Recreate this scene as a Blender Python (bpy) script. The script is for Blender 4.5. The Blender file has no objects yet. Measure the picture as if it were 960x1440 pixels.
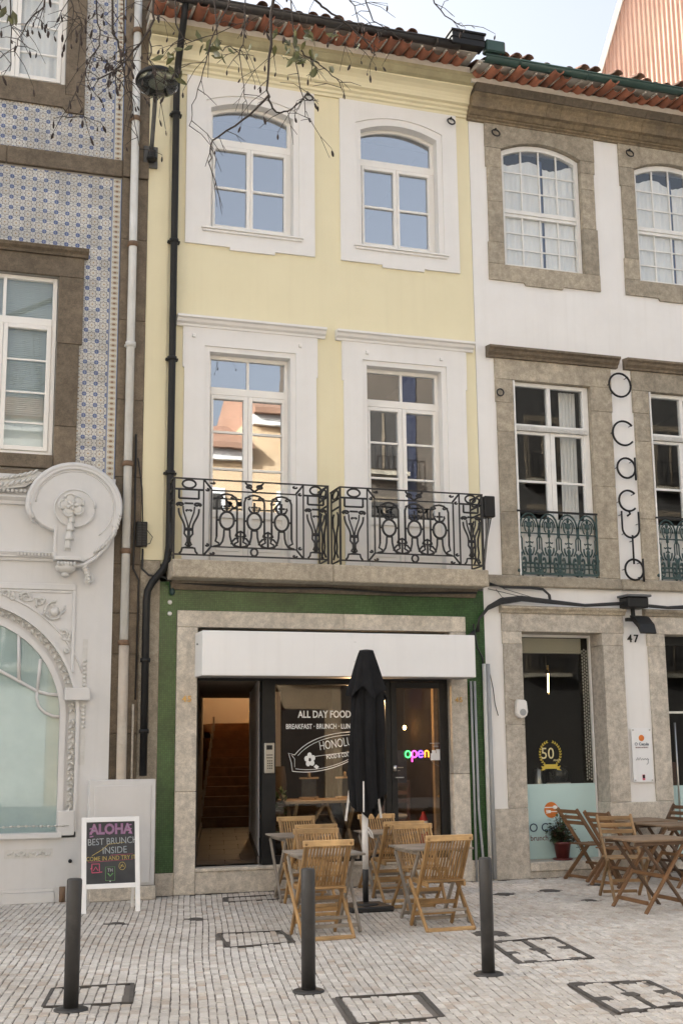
import bpy, bmesh, math, random
from mathutils import Vector, Matrix
R = math.radians
rnd = random.Random(7)
SC = bpy.context.scene
COL = SC.collection
PI = math.pi

# ------------------------------------------------------------------ camera, sky, sun, exposure
cam_d = bpy.data.cameras.new('camera')
cam_d.lens = 43.028; cam_d.sensor_width = 36; cam_d.sensor_fit = 'AUTO'
cam_d.clip_start = 0.05; cam_d.clip_end = 600
cam = bpy.data.objects.new('camera', cam_d); COL.objects.link(cam)
cR = Vector((0.95243684, -0.30456708, -0.01014721)); cU = Vector((-0.04724436, -0.18047365, 0.98244452)); cF = Vector((0.30105157, 0.93523695, 0.18627883))
m = Matrix((cR, cU, -cF)).transposed().to_4x4(); m.translation = Vector((0, -15.056, 1.75))
cam.matrix_world = m
SC.camera = cam

SUN_EL, SUN_DIR = R(25), Vector((-0.85, 0.53, 0)).normalized()
w = bpy.data.worlds.new('World'); SC.world = w; w.use_nodes = True
nt = w.node_tree; bg = nt.nodes['Background']
sky = nt.nodes.new('ShaderNodeTexSky'); sky.sky_type = 'NISHITA'; sky.sun_disc = False
sky.sun_elevation = SUN_EL; sky.sun_rotation = math.atan2(SUN_DIR.x, SUN_DIR.y)
sky.air_density = 1.0; sky.dust_density = 8.0; sky.ozone_density = 1.0
hs = nt.nodes.new('ShaderNodeHueSaturation'); hs.inputs['Saturation'].default_value = .45   # thin high haze whitens the whole sky
nt.links.new(sky.outputs[0], hs.inputs['Color']); nt.links.new(hs.outputs[0], bg.inputs[0]); bg.inputs[1].default_value = 0.12
sd = bpy.data.lights.new('sun', 'SUN'); sd.energy = 3.7; sd.angle = R(0.6); sd.color = (0.955, 1.0, 0.96)
so = bpy.data.objects.new('sun', sd); COL.objects.link(so)
so.rotation_euler = Vector((SUN_DIR.x * math.cos(SUN_EL), SUN_DIR.y * math.cos(SUN_EL), math.sin(SUN_EL))).to_track_quat('Z', 'Y').to_euler()
so.location = (-20, 12, 25)
SC.view_settings.view_transform = 'Standard'; SC.view_settings.look = 'None'
SC.view_settings.exposure = 2.05; SC.view_settings.gamma = 1.0

# ------------------------------------------------------------------ materials
class NT:
    def __init__(s, name):
        s.m = bpy.data.materials.new(name); s.m.use_nodes = True
        s.t = s.m.node_tree; s.b = s.t.nodes['Principled BSDF']; s.out = s.t.nodes['Material Output']
    def n(s, typ, **kw):
        q = s.t.nodes.new(typ)
        for k, v in kw.items(): setattr(q, k, v)
        return q
    def l(s, a, b): s.t.links.new(a, b)
    def math(s, op, a, b=None, c=None, clamp=False):
        q = s.n('ShaderNodeMath', operation=op, use_clamp=clamp)
        for i, v in enumerate((a, b, c)):
            if v is None: continue
            if isinstance(v, (int, float)): q.inputs[i].default_value = v
            else: s.l(v, q.inputs[i])
        return q.outputs[0]
    def ramp(s, f, lo, hi, a=0.0, b=1.0):
        q = s.n('ShaderNodeMapRange'); s.l(f, q.inputs[0])
        for i, v in zip((1, 2, 3, 4), (lo, hi, a, b)): q.inputs[i].default_value = v
        return q.outputs[0]
    def mix(s, f, a, b, blend='MIX'):
        q = s.n('ShaderNodeMix', data_type='RGBA', blend_type=blend)
        for i, v in ((0, f), (6, a), (7, b)):
            if isinstance(v, (int, float)): q.inputs[i].default_value = v
            elif isinstance(v, tuple): q.inputs[i].default_value = (*v[:3], 1)
            else: s.l(v, q.inputs[i])
        return q.outputs[2]
    def noise(s, vec, scale, detail=5, rough=.6):
        q = s.n('ShaderNodeTexNoise'); q.inputs['Scale'].default_value = scale
        q.inputs['Detail'].default_value = detail; q.inputs['Roughness'].default_value = rough
        if vec is not None: s.l(vec, q.inputs['Vector'])
        return q.outputs['Fac']
    def pos(s, stretch=None, uv=False, obj=False):
        if uv: v = s.n('ShaderNodeUVMap').outputs[0]
        elif obj: v = s.n('ShaderNodeTexCoord').outputs['Object']
        else: v = s.n('ShaderNodeNewGeometry').outputs['Position']
        if stretch:
            q = s.n('ShaderNodeVectorMath', operation='MULTIPLY'); s.l(v, q.inputs[0]); q.inputs[1].default_value = stretch
            v = q.outputs[0]
        return v
    def bump(s, h, strength=.3, dist=.01):
        q = s.n('ShaderNodeBump'); q.inputs['Strength'].default_value = strength; q.inputs['Distance'].default_value = dist
        s.l(h, q.inputs['Height']); s.l(q.outputs[0], s.b.inputs['Normal'])

def mat(name, col, rough=.6, col2=None, scale=2.0, bump=0, bscale=60, metal=0, spec=.5, orand=0, grime=0, gcol=(.12, .10, .08), streak=0):
    k = NT(name); b = k.b
    b.inputs['Roughness'].default_value = rough; b.inputs['Metallic'].default_value = metal
    b.inputs['Specular IOR Level'].default_value = spec
    c = None; p = k.pos()
    if col2:
        f = k.ramp(k.noise(p, scale, 8, .65), .32, .68)
        c = k.mix(f, col, col2)
    else:
        b.inputs['Base Color'].default_value = (*col, 1)
    if grime:
        g = k.ramp(k.noise(p, scale * .6 + .3, 8, .72), .52, .80, 0, grime)
        c = k.mix(g, c if c else col, gcol)
    if streak:
        ps = k.pos((9, 9, .35)); g = k.ramp(k.noise(ps, 1.0, 6, .6), .50, .85, 0, streak)
        c = k.mix(g, c if c else col, gcol)
    if orand:
        r = k.n('ShaderNodeObjectInfo').outputs['Random']
        v = k.ramp(r, 0, 1, 1 - orand, 1 + orand)
        q = k.n('ShaderNodeVectorMath', operation='SCALE')
        if c: k.l(c, q.inputs[0])
        else: q.inputs[0].default_value = col
        k.l(v, q.inputs['Scale']); c = q.outputs[0]
    if c: k.l(c, b.inputs['Base Color'])
    if bump: k.bump(k.noise(p, bscale, 6, .7), bump, .012)
    return k.m

def stone(name, a, b2, speck=.5, stain=.5):
    k = NT(name); p = k.pos(); b = k.b; b.inputs['Roughness'].default_value = .85
    f = k.ramp(k.noise(p, 1.7, 8, .7), .3, .7)
    c = k.mix(f, a, b2)
    sp = k.ramp(k.noise(p, 95, 2, .5), .42, .62)
    c = k.mix(k.math('MULTIPLY', sp, speck), c, tuple(x * .45 for x in a))
    mo = k.ramp(k.noise(p, 13, 5, .7), .38, .66, .74, 1.14)
    qm = k.n('ShaderNodeVectorMath', operation='SCALE'); k.l(c, qm.inputs[0]); k.l(mo, qm.inputs['Scale']); c = qm.outputs[0]
    sp2 = k.ramp(k.noise(p, 70, 2, .5), .60, .72)
    c = k.mix(k.math('MULTIPLY', sp2, speck * .6), c, tuple(min(1, x * 1.7) for x in b2))
    ps = k.pos((3.5, 3.5, .8)); st = k.ramp(k.noise(ps, 1.0, 7, .7), .5, .8, 0, stain)
    c = k.mix(st, c, (.07, .06, .045))
    r = k.ramp(k.n('ShaderNodeObjectInfo').outputs['Random'], 0, 1, .84, 1.14)
    q = k.n('ShaderNodeVectorMath', operation='SCALE'); k.l(c, q.inputs[0]); k.l(r, q.inputs['Scale'])
    k.l(q.outputs[0], b.inputs['Base Color'])
    k.bump(k.noise(p, 80, 5, .75), .35, .01)
    return k.m

def wood(name, a, b2, rough=.55):
    k = NT(name); uv = k.pos((3, 55, 1), uv=True)
    r = k.n('ShaderNodeObjectInfo').outputs['Random']
    cx = k.n('ShaderNodeCombineXYZ'); k.l(k.math('MULTIPLY', r, 37.0), cx.inputs[0]); k.l(k.math('MULTIPLY', r, 91.0), cx.inputs[1])
    ad = k.n('ShaderNodeVectorMath', operation='ADD'); k.l(uv, ad.inputs[0]); k.l(cx.outputs[0], ad.inputs[1])
    f = k.ramp(k.noise(ad.outputs[0], 1.0, 6, .65), .3, .72)
    c = k.mix(f, a, b2)
    big = k.ramp(k.noise(k.pos(), 6.0, 4, .6), .35, .75, .72, 1.16)
    v = k.math('MULTIPLY', big, k.ramp(r, 0, 1, .78, 1.2))
    q = k.n('ShaderNodeVectorMath', operation='SCALE'); k.l(c, q.inputs[0]); k.l(v, q.inputs['Scale'])
    k.l(q.outputs[0], k.b.inputs['Base Color']); k.b.inputs['Roughness'].default_value = rough
    k.bump(f, .15, .004)
    return k.m

def glass(name, tint=(.9, .93, .93), f0=.06):
    k = NT(name)
    tr = k.n('ShaderNodeBsdfTransparent'); tr.inputs[0].default_value = (*tint, 1)
    gl = k.n('ShaderNodeBsdfGlossy'); gl.inputs['Roughness'].default_value = .0; gl.inputs[0].default_value = (.97, .98, 1, 1)
    lw = k.n('ShaderNodeLayerWeight'); lw.inputs[0].default_value = .5
    fr = k.math('ADD', f0, k.math('MULTIPLY', k.math('POWER', lw.outputs['Facing'], 5.0), 1 - f0))
    # old, slightly wavy panes
    bp = k.n('ShaderNodeBump'); bp.inputs['Strength'].default_value = .016; bp.inputs['Distance'].default_value = .02
    k.l(k.noise(k.pos((1, 1, .7)), 2.6, 2, .5), bp.inputs['Height']); k.l(bp.outputs[0], gl.inputs['Normal'])
    mx = k.n('ShaderNodeMixShader'); k.l(fr, mx.inputs[0])
    k.l(tr.outputs[0], mx.inputs[1]); k.l(gl.outputs[0], mx.inputs[2]); k.l(mx.outputs[0], k.out.inputs[0])
    return k.m

def emit(name, col, s):
    k = NT(name); k.b.inputs['Base Color'].default_value = (*[min(1, c) for c in col], 1)
    k.b.inputs['Emission Color'].default_value = (*col, 1); k.b.inputs['Emission Strength'].default_value = s
    return k.m

def tile_mat():
    k = NT('blue_white_tile'); uv = k.n('ShaderNodeUVMap').outputs[0]
    sx = k.n('ShaderNodeSeparateXYZ'); k.l(uv, sx.inputs[0])
    u = k.math('SUBTRACT', sx.outputs[0], .5); v = k.math('SUBTRACT', sx.outputs[1], .5)
    au, av = k.math('ABSOLUTE', u), k.math('ABSOLUTE', v)
    cu, cv = k.math('SUBTRACT', .5, au), k.math('SUBTRACT', .5, av)
    dc = k.math('SQRT', k.math('ADD', k.math('MULTIPLY', cu, cu), k.math('MULTIPLY', cv, cv)))
    rc = k.math('SQRT', k.math('ADD', k.math('MULTIPLY', u, u), k.math('MULTIPLY', v, v)))
    th = k.math('ARCTAN2', v, u); thc = k.math('ARCTAN2', cv, cu)
    pet = k.math('COSINE', k.math('MULTIPLY', th, 8.0))
    petc = k.math('COSINE', k.math('MULTIPLY', thc, 8.0))
    c = (.53, .52, .475)
    # flower in the middle: outlined petals in grey brown
    edge = k.math('ABSOLUTE', k.math('SUBTRACT', rc, k.math('ADD', .33, k.math('MULTIPLY', pet, .055))))
    c = k.mix(k.ramp(edge, .016, .06, 1, 0), c, (.15, .14, .15))
    spokes = k.math('MULTIPLY', k.ramp(k.math('ABSOLUTE', k.math('SINE', k.math('MULTIPLY', th, 4.0))), .05, .28, 1, 0), k.ramp(rc, .27, .31, 1, 0))
    c = k.mix(k.math('MULTIPLY', spokes, .9), c, (.27, .19, .13))
    c = k.mix(k.ramp(rc, .06, .09, 1, 0), c, (.30, .20, .10))
    # quarter rosettes meeting at the corners
    disc = k.ramp(k.math('SUBTRACT', dc, k.math('MULTIPLY', petc, .03)), .185, .22, 1, 0)
    c = k.mix(disc, c, (.075, .115, .27))
    c = k.mix(k.ramp(dc, .035, .06, .8, 0), c, (.45, .5, .6))
    line = k.ramp(k.math('MINIMUM', cu, cv), .010, .030, .45, 0)
    c = k.mix(line, c, (.22, .24, .30))
    # glaze wear, per tile shade
    r = k.ramp(k.n('ShaderNodeObjectInfo').outputs['Random'], 0, 1, .82, 1.1)
    q = k.n('ShaderNodeVectorMath', operation='SCALE'); k.l(c, q.inputs[0]); k.l(r, q.inputs['Scale'])
    g = k.ramp(k.noise(k.pos(), 1.3, 7, .7), .5, .8, 0, .35)
    k.l(k.mix(g, q.outputs[0], (.25, .22, .18)), k.b.inputs['Base Color'])
    k.b.inputs['Roughness'].default_value = .28
    return k.m

def border_mat():
    k = NT('border_tile_glaze'); uv = k.n('ShaderNodeUVMap').outputs[0]
    sx = k.n('ShaderNodeSeparateXYZ'); k.l(uv, sx.inputs[0])
    u = k.math('SUBTRACT', sx.outputs[0], .5); v = k.math('SUBTRACT', k.math('FRACT', k.math('MULTIPLY', sx.outputs[1], 2.0)), .5)
    rc = k.math('SQRT', k.math('ADD', k.math('MULTIPLY', u, u), k.math('MULTIPLY', v, v)))
    au = k.math('ABSOLUTE', u)
    c = k.mix(k.ramp(rc, .17, .22, 1, 0), (.55, .53, .46), (.21, .12, .07))
    c = k.mix(k.ramp(k.math('ABSOLUTE', k.math('SUBTRACT', rc, .30)), .02, .05, 1, 0), c, (.33, .25, .10))
    c = k.mix(k.ramp(au, .40, .43, 0, 1), c, (.16, .22, .38))
    k.l(c, k.b.inputs['Base Color']); k.b.inputs['Roughness'].default_value = .28
    return k.m

def mosaic_mat():
    k = NT('green_mosaic'); p = k.n('ShaderNodeNewGeometry').outputs['Position']
    sx = k.n('ShaderNodeSeparateXYZ'); k.l(p, sx.inputs[0])
    cx = k.n('ShaderNodeCombineXYZ'); k.l(k.math('ADD', sx.outputs[0], sx.outputs[1]), cx.inputs[0]); k.l(sx.outputs[2], cx.inputs[1])
    br = k.n('ShaderNodeTexBrick'); br.offset = 0; br.squash = 1
    br.inputs['Scale'].default_value = 1; br.inputs['Brick Width'].default_value = .024; br.inputs['Row Height'].default_value = .024
    br.inputs['Mortar Size'].default_value = .0022; br.inputs['Bias'].default_value = -.1
    br.inputs['Color1'].default_value = (.030, .088, .022, 1); br.inputs['Color2'].default_value = (.052, .135, .038, 1)
    br.inputs['Mortar'].default_value = (.02, .045, .016, 1)
    k.l(cx.outputs[0], br.inputs['Vector'])
    f = k.ramp(k.noise(p, 1.6, 6, .7), .35, .7, .65, 1.25)
    q = k.n('ShaderNodeVectorMath', operation='SCALE'); k.l(br.outputs[0], q.inputs[0]); k.l(f, q.inputs['Scale'])
    k.l(q.outputs[0], k.b.inputs['Base Color']); k.b.inputs['Roughness'].default_value = .22
    k.bump(k.math('SUBTRACT', 1.0, br.outputs['Fac']), .4, .003)
    return k.m

def cobble_mat():
    k = NT('limestone_sett'); p = k.pos()
    ri = k.n('ShaderNodeNewGeometry').outputs['Random Per Island']; ro = k.n('ShaderNodeObjectInfo').outputs['Random']
    r = k.math('FRACT', k.math('ADD', ri, ro))
    c = k.mix(r, (.555, .515, .465), (.745, .71, .655))
    c = k.mix(k.ramp(k.math('FRACT', k.math('MULTIPLY', r, 17.3)), .82, .98, 0, .6), c, (.47, .36, .27))
    c = k.mix(k.ramp(k.noise(p, .8, 6, .65), .45, .75, 0, .45), c, (.30, .26, .21))
    c = k.mix(k.ramp(k.noise(p, 60, 4, .7), .45, .75, 0, .4), c, (.28, .25, .22))
    c = k.mix(k.ramp(k.noise(p, 7, 3, .55), .64, .72, 0, .5), c, (.20, .18, .155))
    c = k.mix(k.ramp(k.noise(p, .35, 5, .6), .42, .62, 0, .30), c, (.33, .29, .24))
    k.l(c, k.b.inputs['Base Color']); k.b.inputs['Roughness'].default_value = .7
    k.bump(k.noise(p, 90, 4, .7), .35, .006)
    return k.m

Y = {}
def mm(key, fn, *a, **k): Y[key] = fn(*a, **k)
mm('yellow', mat, 'yellow_plaster', (.765, .70, .49), .85, (.735, .67, .46), 1.2, bump=.12, bscale=90, grime=.10, gcol=(.46, .39, .26), streak=.10)
mm('fascia', mat, 'shade_and_dirt_yellow_plaster', (.42, .375, .225), .9, (.30, .265, .16), 3.0, bump=.15, streak=.35, gcol=(.14, .12, .07))  # olive tone puts the shade under the eaves, with some dirt, into the colour
mm('white', mat, 'white_wall_paint', (.80, .785, .765), .8, (.745, .73, .71), 1.1, bump=.10, bscale=70, grime=.12, gcol=(.5, .46, .4), streak=.16)
mm('trim', mat, 'white_trim_paint', (.78, .765, .745), .65, (.74, .725, .70), 2.0, bump=.06, bscale=60, streak=.10, gcol=(.5, .46, .4))
mm('pvc', mat, 'white_window_frame', (.80, .78, .74), .35, (.78, .76, .72), 2.0)
mm('oldframe', mat, 'old_white_paint', (.78, .77, .74), .5, (.70, .69, .66), 6.0, bump=.1, bscale=40)
mm('sign', mat, 'white_painted_metal', (.80, .80, .80), .4, (.77, .77, .77), 1.5, streak=.16, gcol=(.5, .5, .5))
mm('granite', stone, 'brown_granite', (.51, .445, .345), (.37, .32, .245), .5, .42)
mm('granite2', stone, 'pale_granite', (.69, .63, .54), (.56, .50, .415), .42, .36)
mm('granite3', stone, 'dark_granite', (.235, .185, .13), (.15, .118, .083), .5, .55)
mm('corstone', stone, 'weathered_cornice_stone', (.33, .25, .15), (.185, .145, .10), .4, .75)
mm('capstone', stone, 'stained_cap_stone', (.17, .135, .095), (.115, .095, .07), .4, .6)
mm('mosaic', mosaic_mat)
mm('tile', tile_mat); mm('border', border_mat)
mm('grout', mat, 'tile_grout', (.35, .33, .30), .9)
mm('grey', mat, 'pale_grey_shop_paint', (.63, .62, .61), .55, (.58, .575, .565), 1.2, bump=.08, bscale=50, grime=.22, gcol=(.33, .31, .28), streak=.14)
mm('relief', mat, 'pale_grey_moulding_paint', (.61, .60, .58), .6, (.52, .51, .48), 9.0, grime=.25, gcol=(.28, .25, .21))
mm('terra', mat, 'terracotta', (.33, .125, .07), .85, (.22, .085, .05), 5.0, bump=.2, bscale=60, orand=.25, grime=.3, gcol=(.12, .07, .05))
mm('oldterra', mat, 'weathered_roof_tile', (.22, .11, .07), .85, (.12, .075, .055), 6.0, bump=.25, bscale=50, orand=.25)
mm('mortar', mat, 'eave_mortar', (.62, .58, .52), .9, (.5, .46, .4), 5.0)
mm('darkgutter', mat, 'dark_brown_gutter', (.028, .024, .023), .45, (.04, .035, .03), 4.0)
mm('greengutter', mat, 'dark_green_gutter', (.022, .055, .045), .4, (.035, .07, .06), 3.0)
mm('blackmetal', mat, 'black_metal', (.010, .010, .0105), .45, (.017, .017, .017), 5.0, spec=.28)
mm('iron', mat, 'black_wrought_iron', (.012, .012, .012), .5, (.022, .02, .02), 20.0)
mm('castgreen', mat, 'green_cast_iron', (.018, .045, .045), .5, (.03, .065, .06), 12.0)
mm('bollard', mat, 'charcoal_bollard_paint', (.026, .025, .0245), .5, (.038, .036, .035), 6.0, bump=.12, bscale=60, grime=.35, gcol=(.13, .12, .11), streak=.12)
mm('whitepipe', mat, 'white_pipe', (.66, .66, .64), .5, (.55, .54, .50), 3.0, streak=.3, gcol=(.3, .26, .2))
mm('creampipe', mat, 'stained_clay_pipe', (.52, .47, .39), .7, (.43, .36, .29), 4.0, grime=.4)
mm('rust', mat, 'rusty_collar', (.20, .12, .07), .8, (.13, .09, .06), 20.0)
mm('greypipe', mat, 'grey_conduit', (.36, .37, .38), .45, (.30, .31, .31), 4.0)
mm('cable', mat, 'black_cable', (.02, .02, .02), .55)
mm('teak', wood, 'teak_slats', (.43, .265, .11), (.27, .15, .058))
mm('teaklight', wood, 'light_teak_rail', (.56, .37, .175), (.42, .255, .11))
mm('teakgrey', wood, 'weathered_grey_teak', (.34, .30, .25), (.24, .20, .16))
mm('acacia', wood, 'brown_acacia', (.22, .115, .048), (.13, .064, .026))
mm('acacialight', wood, 'light_acacia', (.36, .225, .105), (.24, .14, .06))
mm('acaciadark', wood, 'dark_acacia', (.15, .085, .045), (.09, .05, .026))
mm('acaciatop', wood, 'brown_table_slats', (.29, .20, .125), (.19, .125, .075))
mm('glass', glass, 'window_glass', (.94, .95, .95), .05)
mm('skyglass', glass, 'coated_window_glass', (.72, .76, .80), .30)
mm('shopglass', glass, 'shop_window_glass', (.90, .90, .88), .028)
mm('curtain', mat, 'white_curtain', (.84, .83, .81), .9, (.76, .76, .75), 3.0)
mm('blind', mat, 'grey_green_blind', (.62, .69, .68), .6, (.57, .64, .63), 4.0)
mm('blue', mat, 'navy_strip', (.05, .075, .16), .6)
mm('room', mat, 'room_wall', (.30, .29, .27), .9, (.26, .25, .23), 1.0)
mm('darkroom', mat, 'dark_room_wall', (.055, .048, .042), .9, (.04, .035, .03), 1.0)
mm('shopwall', mat, 'brown_shop_wall', (.075, .042, .026), .85, (.045, .027, .018), 2.0)
mm('hall', mat, 'cream_hall_wall', (.46, .40, .33), .8, (.42, .36, .29), 1.2)
mm('halllilac', mat, 'lilac_grey_wall', (.84, .83, .86), .5, (.80, .79, .82), 1.2)
mm('stair', wood, 'dark_wood_stair', (.40, .20, .09), (.28, .13, .055))
mm('slate', mat, 'slate_floor_tile', (.14, .12, .105), .45, (.10, .085, .075), 5.0, bump=.1, bscale=30, orand=.2)
mm('teal', mat, 'frosted_teal_film', (.50, .675, .665), .22, (.48, .645, .645), 1.0)
mm('tealcloth', mat, 'pale_aqua_screen', (.44, .53, .52), .07, (.36, .44, .435), 2.4, grime=.2, gcol=(.55, .58, .55))
mm('orange', mat, 'orange_print', (.62, .17, .02), .5)
mm('navyprint', mat, 'navy_print', (.02, .045, .09), .5)
mm('maroon', mat, 'maroon_print', (.16, .03, .04), .5)
mm('whiteprint', mat, 'white_vinyl', (.82, .82, .80), .6)
mm('goldprint', mat, 'gold_vinyl', (.58, .44, .06), .45)
mm('creamprint', mat, 'cream_vinyl', (.72, .64, .36), .5)
mm('brass', mat, 'brass', (.50, .33, .13), .35, metal=.7)
mm('slatebd', mat, 'chalkboard', (.030, .031, .034), .75, (.055, .056, .058), 5.0, grime=.25, gcol=(.10, .10, .105))
mm('boardframe', mat, 'white_board_frame', (.80, .80, .79), .45)
mm('chalkpink', mat, 'pink_chalk', (.60, .30, .46), .9, (.5, .25, .5), 40.0)
mm('chalkblue', mat, 'pale_blue_chalk', (.48, .58, .62), .9, (.62, .62, .62), 30.0)
mm('chalkyellow', mat, 'yellow_chalk', (.60, .47, .16), .9)
mm('chalkwhite', mat, 'white_chalk', (.65, .65, .65), .9)
mm('chalkgreen', mat, 'green_chalk', (.16, .38, .14), .9)
mm('chalkred', mat, 'red_chalk', (.60, .12, .2), .9)
mm('fabric', mat, 'black_parasol_fabric', (.011, .011, .012), .95, (.016, .016, .017), 8.0, bump=.3, bscale=160, spec=.2)
mm('polewhite', mat, 'white_wrapped_pole', (.70, .68, .65), .6, (.6, .57, .54), 14.0, bump=.3, bscale=40)
mm('plasticblack', mat, 'black_plastic_base', (.016, .016, .017), .5, (.026, .026, .026), 6.0)
mm('pot', mat, 'dark_red_plastic_pot', (.14, .028, .024), .4, (.11, .024, .022), 6.0)
mm('leaf', mat, 'dark_leaf', (.035, .065, .022), .5, (.06, .085, .03), 30.0, orand=.35)
mm('leafred', mat, 'reddish_leaf', (.13, .045, .03), .5, (.085, .06, .03), 30.0, orand=.3)
mm('leafgreen', mat, 'fresh_leaf', (.075, .125, .03), .5, (.10, .13, .035), 30.0, orand=.3)
mm('bark', mat, 'dark_twig_bark', (.030, .022, .018), .85, (.05, .038, .03), 25.0)
mm('pod', mat, 'brown_seed_pod', (.022, .015, .012), .8, (.04, .025, .02), 30.0)
mm('olive', mat, 'olive_leaf', (.07, .09, .025), .5, (.11, .10, .03), 25.0, orand=.35)
mm('clad', mat, 'red_corrugated_cladding', (.72, .49, .38), .75, (.62, .37, .28), .9, grime=.3, gcol=(.70, .55, .40), streak=.45)
mm('cobble', cobble_mat)
mm('ground', mat, 'street_ground', (.15, .145, .14), .9, (.12, .115, .11), 1.5, bump=.3, bscale=20)
mm('joint', mat, 'sandy_joint', (.115, .10, .085), .95, (.19, .17, .15), 1.6, grime=.5, gcol=(.045, .04, .035))
mm('manhole', mat, 'cast_iron_rim', (.05, .046, .042), .75, (.10, .09, .08), 9.0, grime=.5, gcol=(.16, .14, .12))
mm('steel', mat, 'brushed_steel', (.55, .54, .51), .32, metal=1.0)
mm('neon_g', emit, 'green_neon', (.06, .9, .18), 1.0)
mm('neon_p', emit, 'pink_neon', (1.0, .08, .6), 1.0)
mm('neon_v', emit, 'violet_neon', (.22, .07, 1.0), 1.3)
mm('neon_o', emit, 'orange_neon', (1.0, .33, .04), 1.0)
mm('bulb', emit, 'warm_bulb', (1.0, .62, .22), 9)
mm('hallbulb', emit, 'warm_ceiling_light', (1.0, .70, .40), 4)
mm('wicker', mat, 'dark_wicker', (.055, .035, .02), .8, (.03, .02, .012), 60.0)
mm('darkwood', wood, 'dark_red_wood', (.13, .05, .03), (.07, .028, .018))
mm('post', wood, 'pale_wood_post', (.42, .30, .17), (.33, .22, .12))
mm('redpaint', mat, 'red_extinguisher', (.42, .02, .02), .35)
mm('cushion', mat, 'pale_cushion', (.45, .43, .40), .9)
mm('navycloth', mat, 'navy_cloth', (.012, .014, .04), .9)
mm('frontglass', glass, 'shopfront_glass', (.93, .95, .95), .025)
mm('lampglass', glass, 'lamp_lens', (.60, .62, .58), .06)
mm('lampinner', mat, 'lamp_reflector', (.30, .31, .28), .4)
mm('opporange', mat, 'orange_plaster', (.60, .44, .28), .85, (.54, .38, .23), 1.0)
mm('oppcream', mat, 'cream_plaster', (.68, .65, .60), .85, (.62, .59, .54), 1.0)
mm('oppdark', mat, 'shade_dark_brown_plaster', (.11, .085, .065), .85, (.08, .065, .05), 1.0)  # dark base colour stands in for a front lying in shade
mm('oppblue', mat, 'shade_dark_pattern_wall', (.045, .040, .036), .6, (.085, .078, .07), 6.0)  # wall colour darkened to stand in for shade on this front too
mm('oppstrip', mat, 'blue_tile_strip', (.010, .012, .035), .5, (.060, .062, .080), 14.0)
mm('oppterra', mat, 'faded_roof', (.33, .19, .13), .85, (.25, .14, .09), 1.5)
mm('lamparm', mat, 'dark_grey_lamp_paint', (.07, .07, .068), .5, (.10, .098, .09), 9.0)
mm('lime', mat, 'lime_green_pot', (.30, .38, .04), .4)

# ------------------------------------------------------------------ mesh building
WL = {}   # world location of the empties that parent parts

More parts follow.
